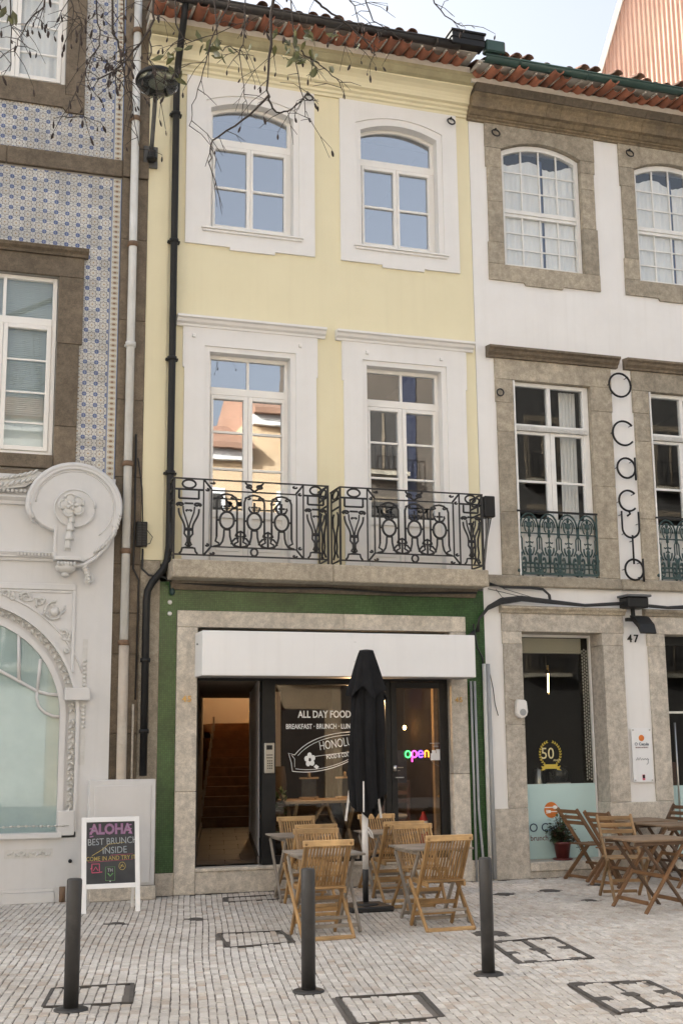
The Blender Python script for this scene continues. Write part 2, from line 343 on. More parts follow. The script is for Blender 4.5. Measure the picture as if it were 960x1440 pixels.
class MB:
    def __init__(s): s.v = []; s.f = []; s.uv = []; s.mi = []; s.sm = []
    def add(s, vs, fs, uvs=None, mi=0, smooth=False):
        o = len(s.v); s.v += [tuple(p) for p in vs]
        for i, f in enumerate(fs):
            s.f.append([o + j for j in f]); s.mi.append(mi); s.sm.append(smooth)
            s.uv.append(uvs[i] if uvs else [(0, 0)] * len(f))
        return s
    def box(s, x0, x1, y0, y1, z0, z1, mi=0):
        v = [(x0, y0, z0), (x1, y0, z0), (x1, y1, z0), (x0, y1, z0), (x0, y0, z1), (x1, y0, z1), (x1, y1, z1), (x0, y1, z1)]
        f = [(0, 1, 5, 4), (1, 2, 6, 5), (2, 3, 7, 6), (3, 0, 4, 7), (4, 5, 6, 7), (3, 2, 1, 0)]
        uv = []
        for q in f:
            pts = [v[i] for i in q]
            ax = [max(p[k] for p in pts) - min(p[k] for p in pts) for k in range(3)]
            kk = sorted(range(3), key=lambda k: -ax[k])[:2]
            uv.append([(p[kk[0]], p[kk[1]]) for p in pts])
        return s.add(v, f, uv, mi)
    def bar(s, p, q, wd, th, up=(0, 0, 1), mi=0):
        p, q = Vector(p), Vector(q); d = q - p; L = d.length; d.normalize()
        u = Vector(up); a = d.cross(u)
        if a.length < 1e-4: a = d.cross(Vector((1, 0, 0)))
        a.normalize(); b = a.cross(d).normalized()
        a *= wd / 2; b *= th / 2
        v = [p - a - b, p + a - b, p + a + b, p - a + b, q - a - b, q + a - b, q + a + b, q - a + b]
        f = [(0, 1, 5, 4), (1, 2, 6, 5), (2, 3, 7, 6), (3, 0, 4, 7), (7, 6, 5, 4)[::-1], (3, 2, 1, 0)]
        f[4] = (4, 5, 6, 7)
        uv = []
        for q4, wv in zip(f[:4], (wd, th, wd, th)): uv.append([(0, 0), (0, wv), (L, wv), (L, 0)])
        uv += [[(0, 0), (wd, 0), (wd, th), (0, th)]] * 2
        return s.add(v, f, uv, mi)
    def tube(s, pts, r, n=6, closed=False, mi=0, smooth=True, caps=True):
        pts = [Vector(p) for p in pts]; N = len(pts)
        rr = r if isinstance(r, (list, tuple)) else [r] * N
        vs = []; prev = None
        for i in range(N):
            if closed: t = pts[(i + 1) % N] - pts[i - 1]
            else: t = pts[min(i + 1, N - 1)] - pts[max(i - 1, 0)]
            if t.length < 1e-9: t = Vector((0, 0, 1))
            t.normalize()
            if prev is None:
                a = t.cross(Vector((0, 0, 1)))
                if a.length < .05: a = t.cross(Vector((0, 1, 0)))
            else:
                a = prev - t * prev.dot(t)
                if a.length < 1e-5: a = t.orthogonal()
            a.normalize(); prev = a; b = t.cross(a)
            for k in range(n):
                an = 2 * PI * k / n
                vs.append(pts[i] + (a * math.cos(an) + b * math.sin(an)) * rr[i])
        fs = []
        for i in range(N if closed else N - 1):
            j = (i + 1) % N
            for k in range(n):
                k2 = (k + 1) % n
                fs.append((i * n + k, i * n + k2, j * n + k2, j * n + k))
        if not closed and caps:
            fs.append(tuple(range(n))[::-1]); fs.append(tuple((N - 1) * n + k for k in range(n)))
        return s.add(vs, fs, None, mi, smooth)
    def prism(s, poly, y0, y1, mi=0, axis='y', smooth=False):
        """poly of (a, b) extruded: axis y: (x, z); axis x: (y, z); axis z: (x, y)"""
        P = {'y': lambda a, b, d: (a, d, b), 'x': lambda a, b, d: (d, a, b), 'z': lambda a, b, d: (a, b, d)}[axis]
        n = len(poly)
        v = [P(a, b, y0) for a, b in poly] + [P(a, b, y1) for a, b in poly]
        f = [tuple(range(n)), tuple(range(2 * n - 1, n - 1, -1))]
        s.add(v, f + [((i + 1) % n, i, n + i, n + (i + 1) % n) for i in range(n)], None, mi, False)
        if smooth:
            for i in range(n): s.sm[-1 - i] = True
        return s
    def lathe(s, prof, c=(0, 0), n=16, mi=0, smooth=True):
        """prof of (r, z) about the vertical axis through c"""
        vs = []; m_ = len(prof)
        for r_, z in prof:
            for k in range(n):
                a = 2 * PI * k / n; vs.append((c[0] + r_ * math.cos(a), c[1] + r_ * math.sin(a), z))
        fs = [(i * n + k, i * n + (k + 1) % n, (i + 1) * n + (k + 1) % n, (i + 1) * n + k) for i in range(m_ - 1) for k in range(n)]
        fs.append(tuple(range(n))[::-1]); fs.append(tuple((m_ - 1) * n + k for k in range(n)))
        return s.add(vs, fs, None, mi, smooth)
    def blob(s, c, rx, ry, rz, n=8, m_=5, mi=0, rot=0):
        """ellipsoid, rot turns it in the x-z plane"""
        vs = []; cr, sr = math.cos(rot), math.sin(rot)
        for i in range(m_ + 1):
            ph = PI * i / m_ - PI / 2
            for k in range(n):
                a = 2 * PI * k / n
                x, y, z = rx * math.cos(ph) * math.cos(a), ry * math.cos(ph) * math.sin(a), rz * math.sin(ph)
                vs.append((c[0] + x * cr - z * sr, c[1] + y, c[2] + x * sr + z * cr))
        fs = [(i * n + k, i * n + (k + 1) % n, (i + 1) * n + (k + 1) % n, (i + 1) * n + k) for i in range(m_) for k in range(n)]
        return s.add(vs, fs, None, mi, True)
    def ring_plate(s, inner, outer, y0, y1, mi=0):
        n = len(inner)
        v = [(x, y0, z) for x, z in inner] + [(x, y0, z) for x, z in outer] + [(x, y1, z) for x, z in inner] + [(x, y1, z) for x, z in outer]
        f = []
        for i in range(n):
            j = (i + 1) % n
            f.append((i, n + i, n + j, j)); f.append((2 * n + i, i, j, 2 * n + j)); f.append((n + i, 3 * n + i, 3 * n + j, n + j))
        return s.add(v, f, None, mi)
    def sweep_x(s, prof, x0, x1, mi=0):
        return s.prism(prof, x0, x1, mi, 'x')
    def build(s, name, mt, parent=None, bevel=0, seg=1, shift=None):
        me = bpy.data.meshes.new(name)
        off = shift if shift is not None else (WL.get(parent.name, Vector()) if parent else Vector())
        me.from_pydata([(p[0] - off[0], p[1] - off[1], p[2] - off[2]) for p in s.v], [], s.f)
        if any(u != (0, 0) for q in s.uv for u in q):
            ul = me.uv_layers.new(name='UVMap'); i = 0
            for q in s.uv:
                for u in q: ul.data[i].uv = u; i += 1
        for p_, mi, sm in zip(me.polygons, s.mi, s.sm): p_.material_index = mi; p_.use_smooth = sm
        bm = bmesh.new(); bm.from_mesh(me)
        bmesh.ops.recalc_face_normals(bm, faces=bm.faces[:])
        if bevel:
            eds = [e for e in bm.edges if e.is_manifold and e.calc_face_angle(0) > .6]
            bmesh.ops.bevel(bm, geom=eds, offset=bevel, segments=seg, affect='EDGES', clamp_overlap=True)
        bm.to_mesh(me); bm.free()
        for q in (mt if isinstance(mt, (list, tuple)) else [mt]): me.materials.append(q)
        return link(name, me, parent)

def link(name, me, parent=None):
    o = bpy.data.objects.new(name, me); COL.objects.link(o)
    if parent: o.parent = parent; WL[o.name] = WL.get(parent.name, Vector())
    return o
def tag(o, label=None, cat=None, group=None, kind=None):
    for k, v in (('label', label), ('category', cat), ('group', group), ('kind', kind)):
        if v: o[k] = v
    return o
def thing(name, label, cat, loc=(0, 0, 0), group=None, rz=0):
    o = bpy.data.objects.new(name, None); COL.objects.link(o)
    o.location = loc; o.rotation_euler = (0, 0, rz); o.empty_display_size = .2
    WL[o.name] = Vector(loc) if not rz else Vector()
    return tag(o, label, cat, group)
def copy_tree(o, parent=None):
    c = o.copy(); COL.objects.link(c); c.parent = parent
    for ch in list(o.children): copy_tree(ch, c)
    return c
def B(name, mt, parent, *box, bevel=0):
    return MB().box(*box).build(name, mt, parent, bevel)
def T(name, mt, parent, pts, r, n=8, closed=False):
    return MB().tube(pts, r, n, closed).build(name, mt, parent)

def text_mb(body, size, x, z, y, depth=.003, align='LEFT', bold=0, rot=0, sx=1):
    cu = bpy.data.curves.new('lettering', 'FONT'); cu.body = body; cu.size = size; cu.align_x = align
    cu.extrude = depth / 2; cu.offset = bold; cu.resolution_u = 3
    o = bpy.data.objects.new('lettering', cu); COL.objects.link(o)
    bpy.context.view_layer.update()
    me = bpy.data.meshes.new_from_object(o.evaluated_get(bpy.context.evaluated_depsgraph_get()))
    b = MB(); cr, sr = math.cos(rot), math.sin(rot)
    vs = [(x + (v.co.x * sx) * cr - v.co.y * sr, y - v.co.z, z + (v.co.x * sx) * sr + v.co.y * cr) for v in me.vertices]
    b.add(vs, [tuple(p.vertices) for p in me.polygons])
    bpy.data.objects.remove(o); bpy.data.meshes.remove(me); bpy.data.curves.remove(cu)
    return b

def arc(cx, cz, r, a0, a1, n, rz=None):
    rz = rz or r
    return [(cx + r * math.cos(R(a0 + (a1 - a0) * i / n)), cz + rz * math.sin(R(a0 + (a1 - a0) * i / n))) for i in range(n + 1)]
def seg_arch(x0, x1, spring, crown, n=12):
    """points from (x1, spring) over the crown to (x0, spring), inclusive"""
    h = crown - spring; wd = (x1 - x0) / 2; r = (wd * wd + h * h) / (2 * h); cx, cz = (x0 + x1) / 2, crown - r
    a = math.degrees(math.asin(min(1, wd / r)))
    return arc(cx, cz, r, 90 - a, 90 + a, n)
def spiral(cx, cz, r0, r1, a0, turns, n=24, sgn=1):
    return [(cx + (r0 + (r1 - r0) * i / n) * math.cos(a0 + sgn * 2 * PI * turns * i / n), cz + (r0 + (r1 - r0) * i / n) * math.sin(a0 + sgn * 2 * PI * turns * i / n)) for i in range(n + 1)]
def at_y(pts, y): return [(a, y, b) for a, b in pts]
def bez(p0, p1, p2, p3, n=8):
    o = []
    for i in range(n + 1):
        t = i / n; u = 1 - t
        o.append(tuple(u ** 3 * a + 3 * u * u * t * b + 3 * u * t * t * c + t ** 3 * d for a, b, c, d in zip(p0, p1, p2, p3)))
    return o

def wall_mb(x0, x1, z0, z1, holes, y=0, depth=.32, mb=None):
    """front sheet of a thick wall with rectangular openings and their reveals"""
    b = mb or MB()
    xs = sorted({x0, x1, *[h[0] for h in holes], *[h[1] for h in holes]}); zs = sorted({z0, z1, *[h[2] for h in holes], *[h[3] for h in holes]})
    for i in range(len(xs) - 1):
        for j in range(len(zs) - 1):
            cx, cz = (xs[i] + xs[i + 1]) / 2, (zs[j] + zs[j + 1]) / 2
            if any(h[0] < cx < h[1] and h[2] < cz < h[3] for h in holes): continue
            b.add([(xs[i], y, zs[j]), (xs[i + 1], y, zs[j]), (xs[i + 1], y, zs[j + 1]), (xs[i], y, zs[j + 1])], [(0, 1, 2, 3)])
    for a, c, e, g in holes:
        b.add([(a, y, e), (c, y, e), (c, y, g), (a, y, g), (a, y + depth, e), (c, y + depth, e), (c, y + depth, g), (a, y + depth, g)],
              [(0, 4, 5, 1), (1, 5, 6, 2), (2, 6, 7, 3), (3, 7, 4, 0)])
    b.add([(x0, y, z0), (x1, y, z0), (x1, y, z1), (x0, y, z1), (x0, y + depth, z0), (x1, y + depth, z0), (x1, y + depth, z1), (x0, y + depth, z1)],
          [(0, 4, 5, 1), (1, 5, 6, 2), (2, 6, 7, 3), (3, 7, 4, 0)])
    return b

# ------------------------------------------------------------------ ground
ANG = R(10.8)
gd = MB().box(-70, 80, -70, 40, -.5, -.02).build('street_ground', Y['ground']); tag(gd, kind='structure')
pav = MB().box(-4, 14, -9.5, .0, -.3, -.009).build('pavement', Y['joint']); tag(pav, 'pavement of small pale limestone setts', kind='structure')
MANHOLES = {  # corners: far left, far right, near right, near left
    'a': ((2.57, -3.16), (3.16, -3.20), (3.10, -3.90), (2.48, -3.98)),
    'b': ((2.72, -6.39), (3.33, -6.44), (3.18, -7.22), (2.58, -7.22)),
    'c': ((4.74, -4.56), (5.36, -4.50), (5.17, -5.60), (4.49, -5.62)),
    'd': ((4.46, -6.53), (5.06, -6.62), (4.94, -7.40), (4.30, -7.52)),
    'e': ((0.86, -5.33), (1.44, -5.35), (1.33, -6.04), (0.74, -5.97)),
    'f': ((3.22, -0.45), (3.89, -0.40), (3.80, -0.81), (3.16, -0.86))}
CAPS = [(4.95, -4.07, .16), (6.36, -1.37, .11), (7.01, -1.26, .12), (6.98, -2.27, .09), (7.84, -0.95, .10), (1.75, -2.10, .085), (2.56, -2.07, .08)]
FEET = [(0.91, -6.15, .12), (2.59, -6.12, .12), (4.07, -5.97, .12)]
def seg_d(p, a, b):
    ax, ay = a; bx, by = b; dx, dy = bx - ax, by - ay
    t = max(0, min(1, ((p[0] - ax) * dx + (p[1] - ay) * dy) / (dx * dx + dy * dy)))
    return math.hypot(p[0] - ax - t * dx, p[1] - ay - t * dy)
RIMS = []
for q in MANHOLES.values():
    for i in range(4): RIMS.append((q[i], q[(i + 1) % 4], .004))
for kq in ('c', 'd'):
    q = MANHOLES[kq]; RIMS.append((tuple((a + b) / 2 for a, b in zip(q[0], q[1])), tuple((a + b) / 2 for a, b in zip(q[2], q[3])), .0))
RIMS.append(((3.36, -3.92), (3.36, -3.90), .0))
def in_frame(x, y):
    d = Vector((x, y, 0)) - m.translation; t = d.dot(cF)
    return t > 0 and abs(d.dot(cR) / t) < .279 and d.dot(cU) / t > -.4185
dU, dV = Vector((math.sin(ANG), math.cos(ANG))), Vector((math.cos(ANG), -math.sin(ANG)))
stones = []
rs = random.Random(11)
wcol = .064
colv = [-150 * wcol]
for ci in range(412): colv.append(colv[-1] + wcol * rs.uniform(.84, 1.16))
for ci in range(-150, 260):
    v0 = colv[ci + 150]; wc = colv[ci + 151] - v0; u = -12 + rs.random() * .1
    while u < 3.5:
        L = rs.choice((.068, .08, .09, .10, .115, .135)) * rs.uniform(.92, 1.08)
        uc = u + L / 2; u += L
        # columns wander a little, more so near the left
        vv = v0 + wc / 2 + .007 * math.sin(uc * 1.7 + ci * .11) + .012 * math.sin(uc * .7 + ci * .03)
        x, y = dU.x * uc + dV.x * vv, dU.y * uc + dV.y * vv
        if not (-3.2 < x < 12.5 and -8.9 < y < -.045): continue
        if any(seg_d((x, y), a, b) < w_ + .024 for a, b, w_ in RIMS): continue
        if any(math.hypot(x - a, y - b) < r_ + .03 for a, b, r_ in CAPS): continue
        stones.append((x, y, L, wc))
stones.sort(key=lambda s_: (not in_frame(s_[0], s_[1]), math.hypot(s_[0], s_[1] + 15.05)))
def stone_verts(L, W, rs):
    """one worn sett: base ring, shoulder, smaller top"""
    j = lambda a: rs.uniform(-a, a)
    l, w_ = L / 2 - rs.uniform(.0022, .0065), W / 2 - rs.uniform(.002, .006)
    base = [(-w_ + j(.003), -l + j(.004)), (w_ + j(.003), -l + j(.004)), (w_ + j(.003), l + j(.004)), (-w_ + j(.003), l + j(.004))]
    h = rs.uniform(-.003, .003); tx, ty = j(.035), j(.03)
    v = [(x, y, -.02) for x, y in base] + [(x, y, h - .0045 + tx * x + ty * y) for x, y in base] + [(x * .86, y * .90, h + tx * x + ty * y) for x, y in base]
    f = []
    for o in (0, 4):
        for i in range(4): f.append((o + i, o + (i + 1) % 4, o + 4 + (i + 1) % 4, o + 4 + i))
    f.append((8, 9, 10, 11))
    return v, f
ca, sa = math.cos(-ANG), math.sin(-ANG)
variants = []
for i in range(12):
    v, f = stone_verts(.1, wcol, rs); b = MB(); b.add(v, f); me_o = b.build('paving_stone', Y['cobble']); variants.append(me_o.data); bpy.data.objects.remove(me_o)
for x, y, L, W in stones[:300]:
    o = bpy.data.objects.new('paving_stone', rs.choice(variants)); COL.objects.link(o); o.parent = pav
    o.location = (x, y, 0); o.rotation_euler = (0, 0, -ANG + rs.uniform(-.05, .05)); o.scale = (W / wcol, L / .1, 1)
b = MB()
for x, y, L, W in stones[300:]:
    v, f = stone_verts(L, W, rs)
    b.add([(x + p[0] * ca - p[1] * sa, y + p[0] * sa + p[1] * ca, p[2]) for p in v], f)
o = b.build('setts', Y['cobble'], pav); o['kind'] = 'stuff'

def manhole(key, label, cross=False, squares=False):
    q = MANHOLES[key]; c = (sum(p[0] for p in q) / 4, sum(p[1] for p in q) / 4)
    t = thing('manhole_cover', label, 'manhole cover', (*c, 0), 'stone filled manhole covers in the pavement')
    b = MB()
    for i in range(4):
        p, r_ = q[i], q[(i + 1) % 4]
        e = .012 if i in (0, 2) else -.012
        b.bar((*p, -.0105), (*r_, -.0105), (.018, .030, .020, .027)[i], .032)
    b.build('iron_rim', Y['manhole'], t)
    if cross:
        p, r_ = RIMS[24 if key == 'c' else 25][:2]
        MB().bar((*p, -.013), (*r_, -.013), .02, .028).build('cross_bar', Y['manhole'], t)
    if squares:
        for f, g in ((.12, .0), (.72, .02), (.5, .48), (.1, .55), (.92, .5), (.2, .97), (.8, .98)):
            p = [q[0][k] * (1 - f) * (1 - g) + q[1][k] * f * (1 - g) + q[2][k] * f * g + q[3][k] * (1 - f) * g for k in (0, 1)]
            MB().box(p[0] - .055, p[0] + .055, p[1] - .055, p[1] + .055, -.02, .0035).build('lifting_plate', Y['manhole'], t, .004)
manhole('a', 'small sett filled manhole cover left of the front chairs and the middle bollard')
manhole('b', 'sett filled manhole cover with thick rim at the front edge of the pavement')
manhole('c', 'divided manhole cover just right of the right-hand bollard', True, True)
manhole('d', 'divided mossy manhole cover in the front right corner of the pavement', True, True)
manhole('e', 'manhole cover with setts around the base of the left bollard')
manhole('f', 'narrow manhole cover close to the stone step of the cafe')
CAPL = ['round iron cap behind the right-hand bollard', 'round iron cap near the green tiled corner of the cafe', 'round iron cap in front of the potted plant',
        'small dark cap in the open pavement left of the front brown table', 'round iron cap beside the brown folding chair by the potted plant', 'small round cap beside the chalkboard sign', 'small round cap in front of the cafe step']
for (x, y, r_), lb in zip(CAPS, CAPL):
    t = thing('valve_cap', lb, 'valve cover', (x, y, 0), 'round iron caps in the pavement')
    MB().lathe([(r_, -.03), (r_, -.002), (r_ - .01, .002)], (x, y), 18).build('cap_ring', Y['manhole'], t)
    MB().lathe([(r_ * .7, .0), (r_ * .7, .005), (r_ * .62, .007)], (x, y), 16).build('cap_lid', Y['manhole'], t)

# ------------------------------------------------------------------ windows of the yellow house
def pane(parent, x0, x1, z0, z1, y, mt='glass', th=.006):
    return B('pane', Y[mt], parent, x0, x1, y, y + th, z0, z1)

def ring_loops(xi0, xi1, zi0, spring, crown, x0, x1, z0, z1, n=12, notch=None):
    a = seg_arch(xi0, xi1, spring, crown, n) if crown > spring + .001 else [(xi1, spring), (xi0, spring)]
    inner = [(xi0, zi0)]; outer = [(x0, z0)]
    if notch:
        for xn, zn in notch: inner.append((min(max(xn, xi0), xi1), zi0)); outer.append((xn, zn))
    inner.append((xi1, zi0)); outer.append((x1, z0))
    inner.append((xi1, spring)); outer.append((x1, spring))
    inner.append(a[0]); outer.append((x1, z1))
    for p in a[1:-1]:
        t = (p[0] - xi0) / (xi1 - xi0); inner.append(p); outer.append((x0 + (x1 - x0) * t, z1))
    inner.append(a[-1]); outer.append((x0, z1))
    inner.append((xi0, spring)); outer.append((x0, spring))
    return inner, outer

yh = thing('yellow_house', 'narrow pale yellow house of three storeys with green tiled cafe at street level', 'building', (4.5, 0, 0))
XL, XR = 2.225, 6.835
UP = [(2.72, 4.50), (4.87, 6.63)]
holes = []
for a, b_ in UP: holes.append((a + .24, b_ - .18, 8.46, 10.56))
holes += [(2.96, 4.26, 4.0, 6.9), (5.11, 6.42, 4.0, 6.9)]
b = wall_mb(XL, XR, 3.98, 11.0, holes)
b.build('wall', Y['yellow'], yh)
B('corner_strip', Y['yellow'], yh, 2.225, 2.50, -.022, .002, 4.02, 10.7)
# rooms behind the windows
def rooms(parent, x0, x1, floors, depth, mt, yf=.33):
    b = MB()
    for z0, z1 in floors:
        b.add([(x0, yf, z0), (x1, yf, z0), (x1, yf + depth, z0), (x0, yf + depth, z0), (x0, yf, z1), (x1, yf, z1), (x1, yf + depth, z1), (x0, yf + depth, z1)],
              [(0, 1, 2, 3), (4, 7, 6, 5), (0, 3, 7, 4), (1, 5, 6, 2), (3, 2, 6, 7)])
    return b.build('interior_wall', mt, parent)
rooms(yh, XL + .1, XR - .1, [(4.0, 7.4), (7.5, 10.9)], 5, Y['room'])

def yellow_upper(i, dx):
    X0, X1 = UP[i]
    xa, xb = 2.98 + dx, 4.28 + dx
    # painted flat surround with stepped lower edge
    inn, out = ring_loops(xa, xb, 8.50, 10.33, 10.47, X0, X1, 8.255, 10.665, 14, [(X0 + .60, 8.255), (X0 + .60, 8.215), (X0 + 1.22, 8.215), (X0 + 1.22, 8.255)])
    MB().ring_plate(inn, out, -.03, .05).build('window_surround', Y['trim'], yh)
    # inner architrave, a second step
    inn2, out2 = ring_loops(xa + .075, xb - .075, 8.53, 10.24, 10.38, xa - .003, xb + .003, 8.497, 10.47, 14)
    a_in = seg_arch(xa + .075, xb - .075, 10.24, 10.37, 14); a_out = seg_arch(xa, xb, 10.33, 10.475, 14)
    inn3 = [(xa + .075, 8.53), (xb - .075, 8.53)] + a_in; out3 = [(xa, 8.50), (xb, 8.50)] + a_out
    MB().ring_plate(inn3, out3, -.008, .21).build('architrave', Y['trim'], yh)
    MB().box(xa - .05, xb + .05, -.075, -.031, 8.475, 8.50).box(xa - .03, xb + .03, -.055, -.031, 8.44, 8.474).build('sill', Y['trim'], yh, .004)
    wn = MB()
    f0, f1 = xa + .076, xb - .076     # frame
    y0, y1 = .13, .19
    a_f = seg_arch(f0, f1, 10.24, 10.368, 14); a_g = seg_arch(f0 + .05, f1 - .05, 10.21, 10.325, 14)
    wn.ring_plate([(f0 + .05, 9.87), (f1 - .05, 9.87)] + a_g, [(f0, 9.80), (f1, 9.80)] + a_f, y0, y1)
    wn.box(f0, f1, y0 - .006, y1, 9.765, 9.868); wn.box(f0, f1, y0, y1, 8.53, 8.565)
    wn.box(f0, f0 + .05, y0, y1, 8.565, 9.765); wn.box(f1 - .05, f1, y0, y1, 8.565, 9.765)
    c = (f0 + f1) / 2
    o = wn.build('window', Y['pvc'], yh, .004)
    for s_, (p0, p1) in enumerate(((f0 + .05, c), (c, f1 - .05))):
        lf = MB(); t_ = .038; ts = .05
        lf.box(p0 + .002, p0 + t_, y0 - .014, y1 - .01, 8.568, 9.762); lf.box(p1 - ts, p1 - .002, y0 - .014, y1 - .01, 8.568, 9.762)
        lf.box(p0 + t_, p1 - ts, y0 - .014, y1 - .01, 8.568, 8.62); lf.box(p0 + t_, p1 - ts, y0 - .014, y1 - .01, 9.715, 9.762)
        lf.build('casement', Y['pvc'], o, .004)
        B('glazing_bar', Y['pvc'], o, p0 + t_, p1 - ts, y0 + .002, y1 - .015, 9.15, 9.178)
        pane(o, p0 + t_ - .004, p1 - ts + .004, 8.616, 9.72, .16, 'skyglass')
    MB().prism([(f0 + .046, 9.866), (f1 - .046, 9.866)] + seg_arch(f0 + .046, f1 - .046, 10.21, 10.328, 14), .16, .166).build('pane', Y['skyglass'], o)
yellow_upper(0, 0.0); yellow_upper(1, 2.125)
for o_ in [q for q in yh.children if q.name.startswith('window') and not q.name.startswith('window_')]:     # dark panel added behind the glass of the arch head
    xs_ = [v.co.x for v in o_.data.vertices]; f0, f1 = min(xs_) + WL[yh.name].x, max(xs_) + WL[yh.name].x
    MB().prism([(f0 + .03, 10.17)] + [(f1 - .03, 10.13)] + seg_arch(f0 + .03, f1 - .03, 10.22, 10.36, 12), .185, .20).build('dark_head_panel', Y['darkroom'], o_)

def yellow_door(i, dx):
    X0, X1 = 2.735 + dx, 4.505 + dx
    xa, xb = 3.0 + dx, 4.225 + dx
    inn = [(xa, 3.995), (xb, 3.995), (xb, 6.86), (xa, 6.86)]; out = [(X0, 3.995), (X1, 3.995), (X1, 7.10), (X0, 7.10)]
    MB().ring_plate(inn, out, -.03, .05).build('window_surround', Y['trim'], yh)
    for zz in ((6.55, 6.90), ):
        MB().box(X0 - .022, X0 - .001, -.028, .0, zz[0], 7.10).box(X1 + .001, X1 + .022, -.028, .0, zz[0], 7.10).build('surround_ear', Y['trim'], yh)
    pr = [(.0, 7.10), (-.045, 7.10), (-.05, 7.13), (-.085, 7.15), (-.10, 7.185), (-.135, 7.20), (-.135, 7.228), (0, 7.245)]
    MB().sweep_x(pr, X0 - .11, X1 + .125).build('lintel_cornice', Y['trim'], yh)
    inn = [(xa + .07, 4.0), (xb - .07, 4.0), (xb - .07, 6.79), (xa + .07, 6.79)]; out = [(xa, 4.0), (xb, 4.0), (xb, 6.86), (xa, 6.86)]
    MB().ring_plate(inn, out, -.008, .21).build('architrave', Y['trim'], yh)
    f0, f1 = xa + .071, xb - .071; y0, y1 = .13, .19; c = (f0 + f1) / 2
    wn = MB()
    wn.box(f0, f0 + .045, y0, y1, 4.0, 6.788); wn.box(f1 - .045, f1, y0, y1, 4.0, 6.788)
    wn.box(f0 + .045, f1 - .045, y0, y1, 6.735, 6.788); wn.box(f0 + .045, f1 - .045, y0 - .006, y1, 6.255, 6.355)
    wn.box(c - .016, c + .016, y0 + .004, y1, 6.355, 6.735); wn.box(f0 + .045, f1 - .045, y0, y1, 4.0, 4.03)
    o = wn.build('window', Y['pvc'], yh, .004)
    gm = 'skyglass'
    for p0, p1 in ((f0 + .044, c - .014), (c + .014, f1 - .044)): pane(o, p0, p1, 6.352, 6.738, .16, gm)
    for s_, (p0, p1) in enumerate(((f0 + .045, c), (c, f1 - .045))):
        lf = MB(); tl, tr = (.035, .06) if s_ == 0 else (.06, .035); ya, yb = y0 - .014, y1 - .01
        lf.box(p0 + .002, p0 + tl, ya, yb, 4.032, 6.25); lf.box(p1 - tr, p1 - .002, ya, yb, 4.032, 6.25)
        lf.box(p0 + tl, p1 - tr, ya, yb, 6.20, 6.25); lf.box(p0 + tl, p1 - tr, ya, yb, 4.62, 4.72); lf.box(p0 + tl, p1 - tr, ya, yb, 4.032, 4.13)
        lf.build('casement', Y['pvc'], o, .004)
        for zz in (5.745, 5.255): B('glazing_bar', Y['pvc'], o, p0 + tl, p1 - tr, y0 + .004, y1 - .015, zz, zz + .026)
        MB().box(p0 + tl, p1 - tr, y0 + .01, y1 - .012, 4.13, 4.62).box(p0 + tl + .05, p1 - tr - .05, y0 - .002, y0 + .02, 4.19, 4.56).build('door_panel', Y['pvc'], o, .004)
        pane(o, p0 + tl - .004, p1 - tr + .004, 4.716, 6.204, .16, gm)
    for xx in (xa + .16, xb - .10):
        pass
yellow_door(0, 0.0); yellow_door(1, 2.155)
for xx, zz in ((2.85, 6.98), (4.28, 6.97), (5.22, 6.96), (6.30, 6.96)):
    MB().box(xx - .02, xx + .02, -.06, -.029, zz - .025, zz + .02).build('bracket_stub', Y['trim'], yh, .004)

# main cornice of the yellow house
prof = [(.02, 10.66), (-.03, 10.66), (-.035, 10.695), (-.06, 10.71), (-.06, 10.745), (-.095, 10.765), (-.095, 10.80), (-.145, 10.815), (-.145, 10.84),
        (-.155, 10.885), (-.18, 10.93), (-.22, 10.965), (-.27, 10.985), (-.29, 10.99), (-.29, 11.01), (-.345, 11.03), (-.375, 11.075), (-.385, 11.09), (-.40, 11.10), (-.40, 11.15), (.02, 11.15)]
MB().sweep_x(prof[:16] + [(.02, 11.01)], 2.19, 6.80).build('cornice', Y['yellow'], yh)
MB().sweep_x([(.02, 11.012), (-.31, 11.012), (-.345, 11.03), (-.375, 11.075), (-.385, 11.09), (-.40, 11.10), (-.40, 11.15), (.02, 11.15)], 2.185, 6.80).build('cornice_fascia', Y['fascia'], yh)
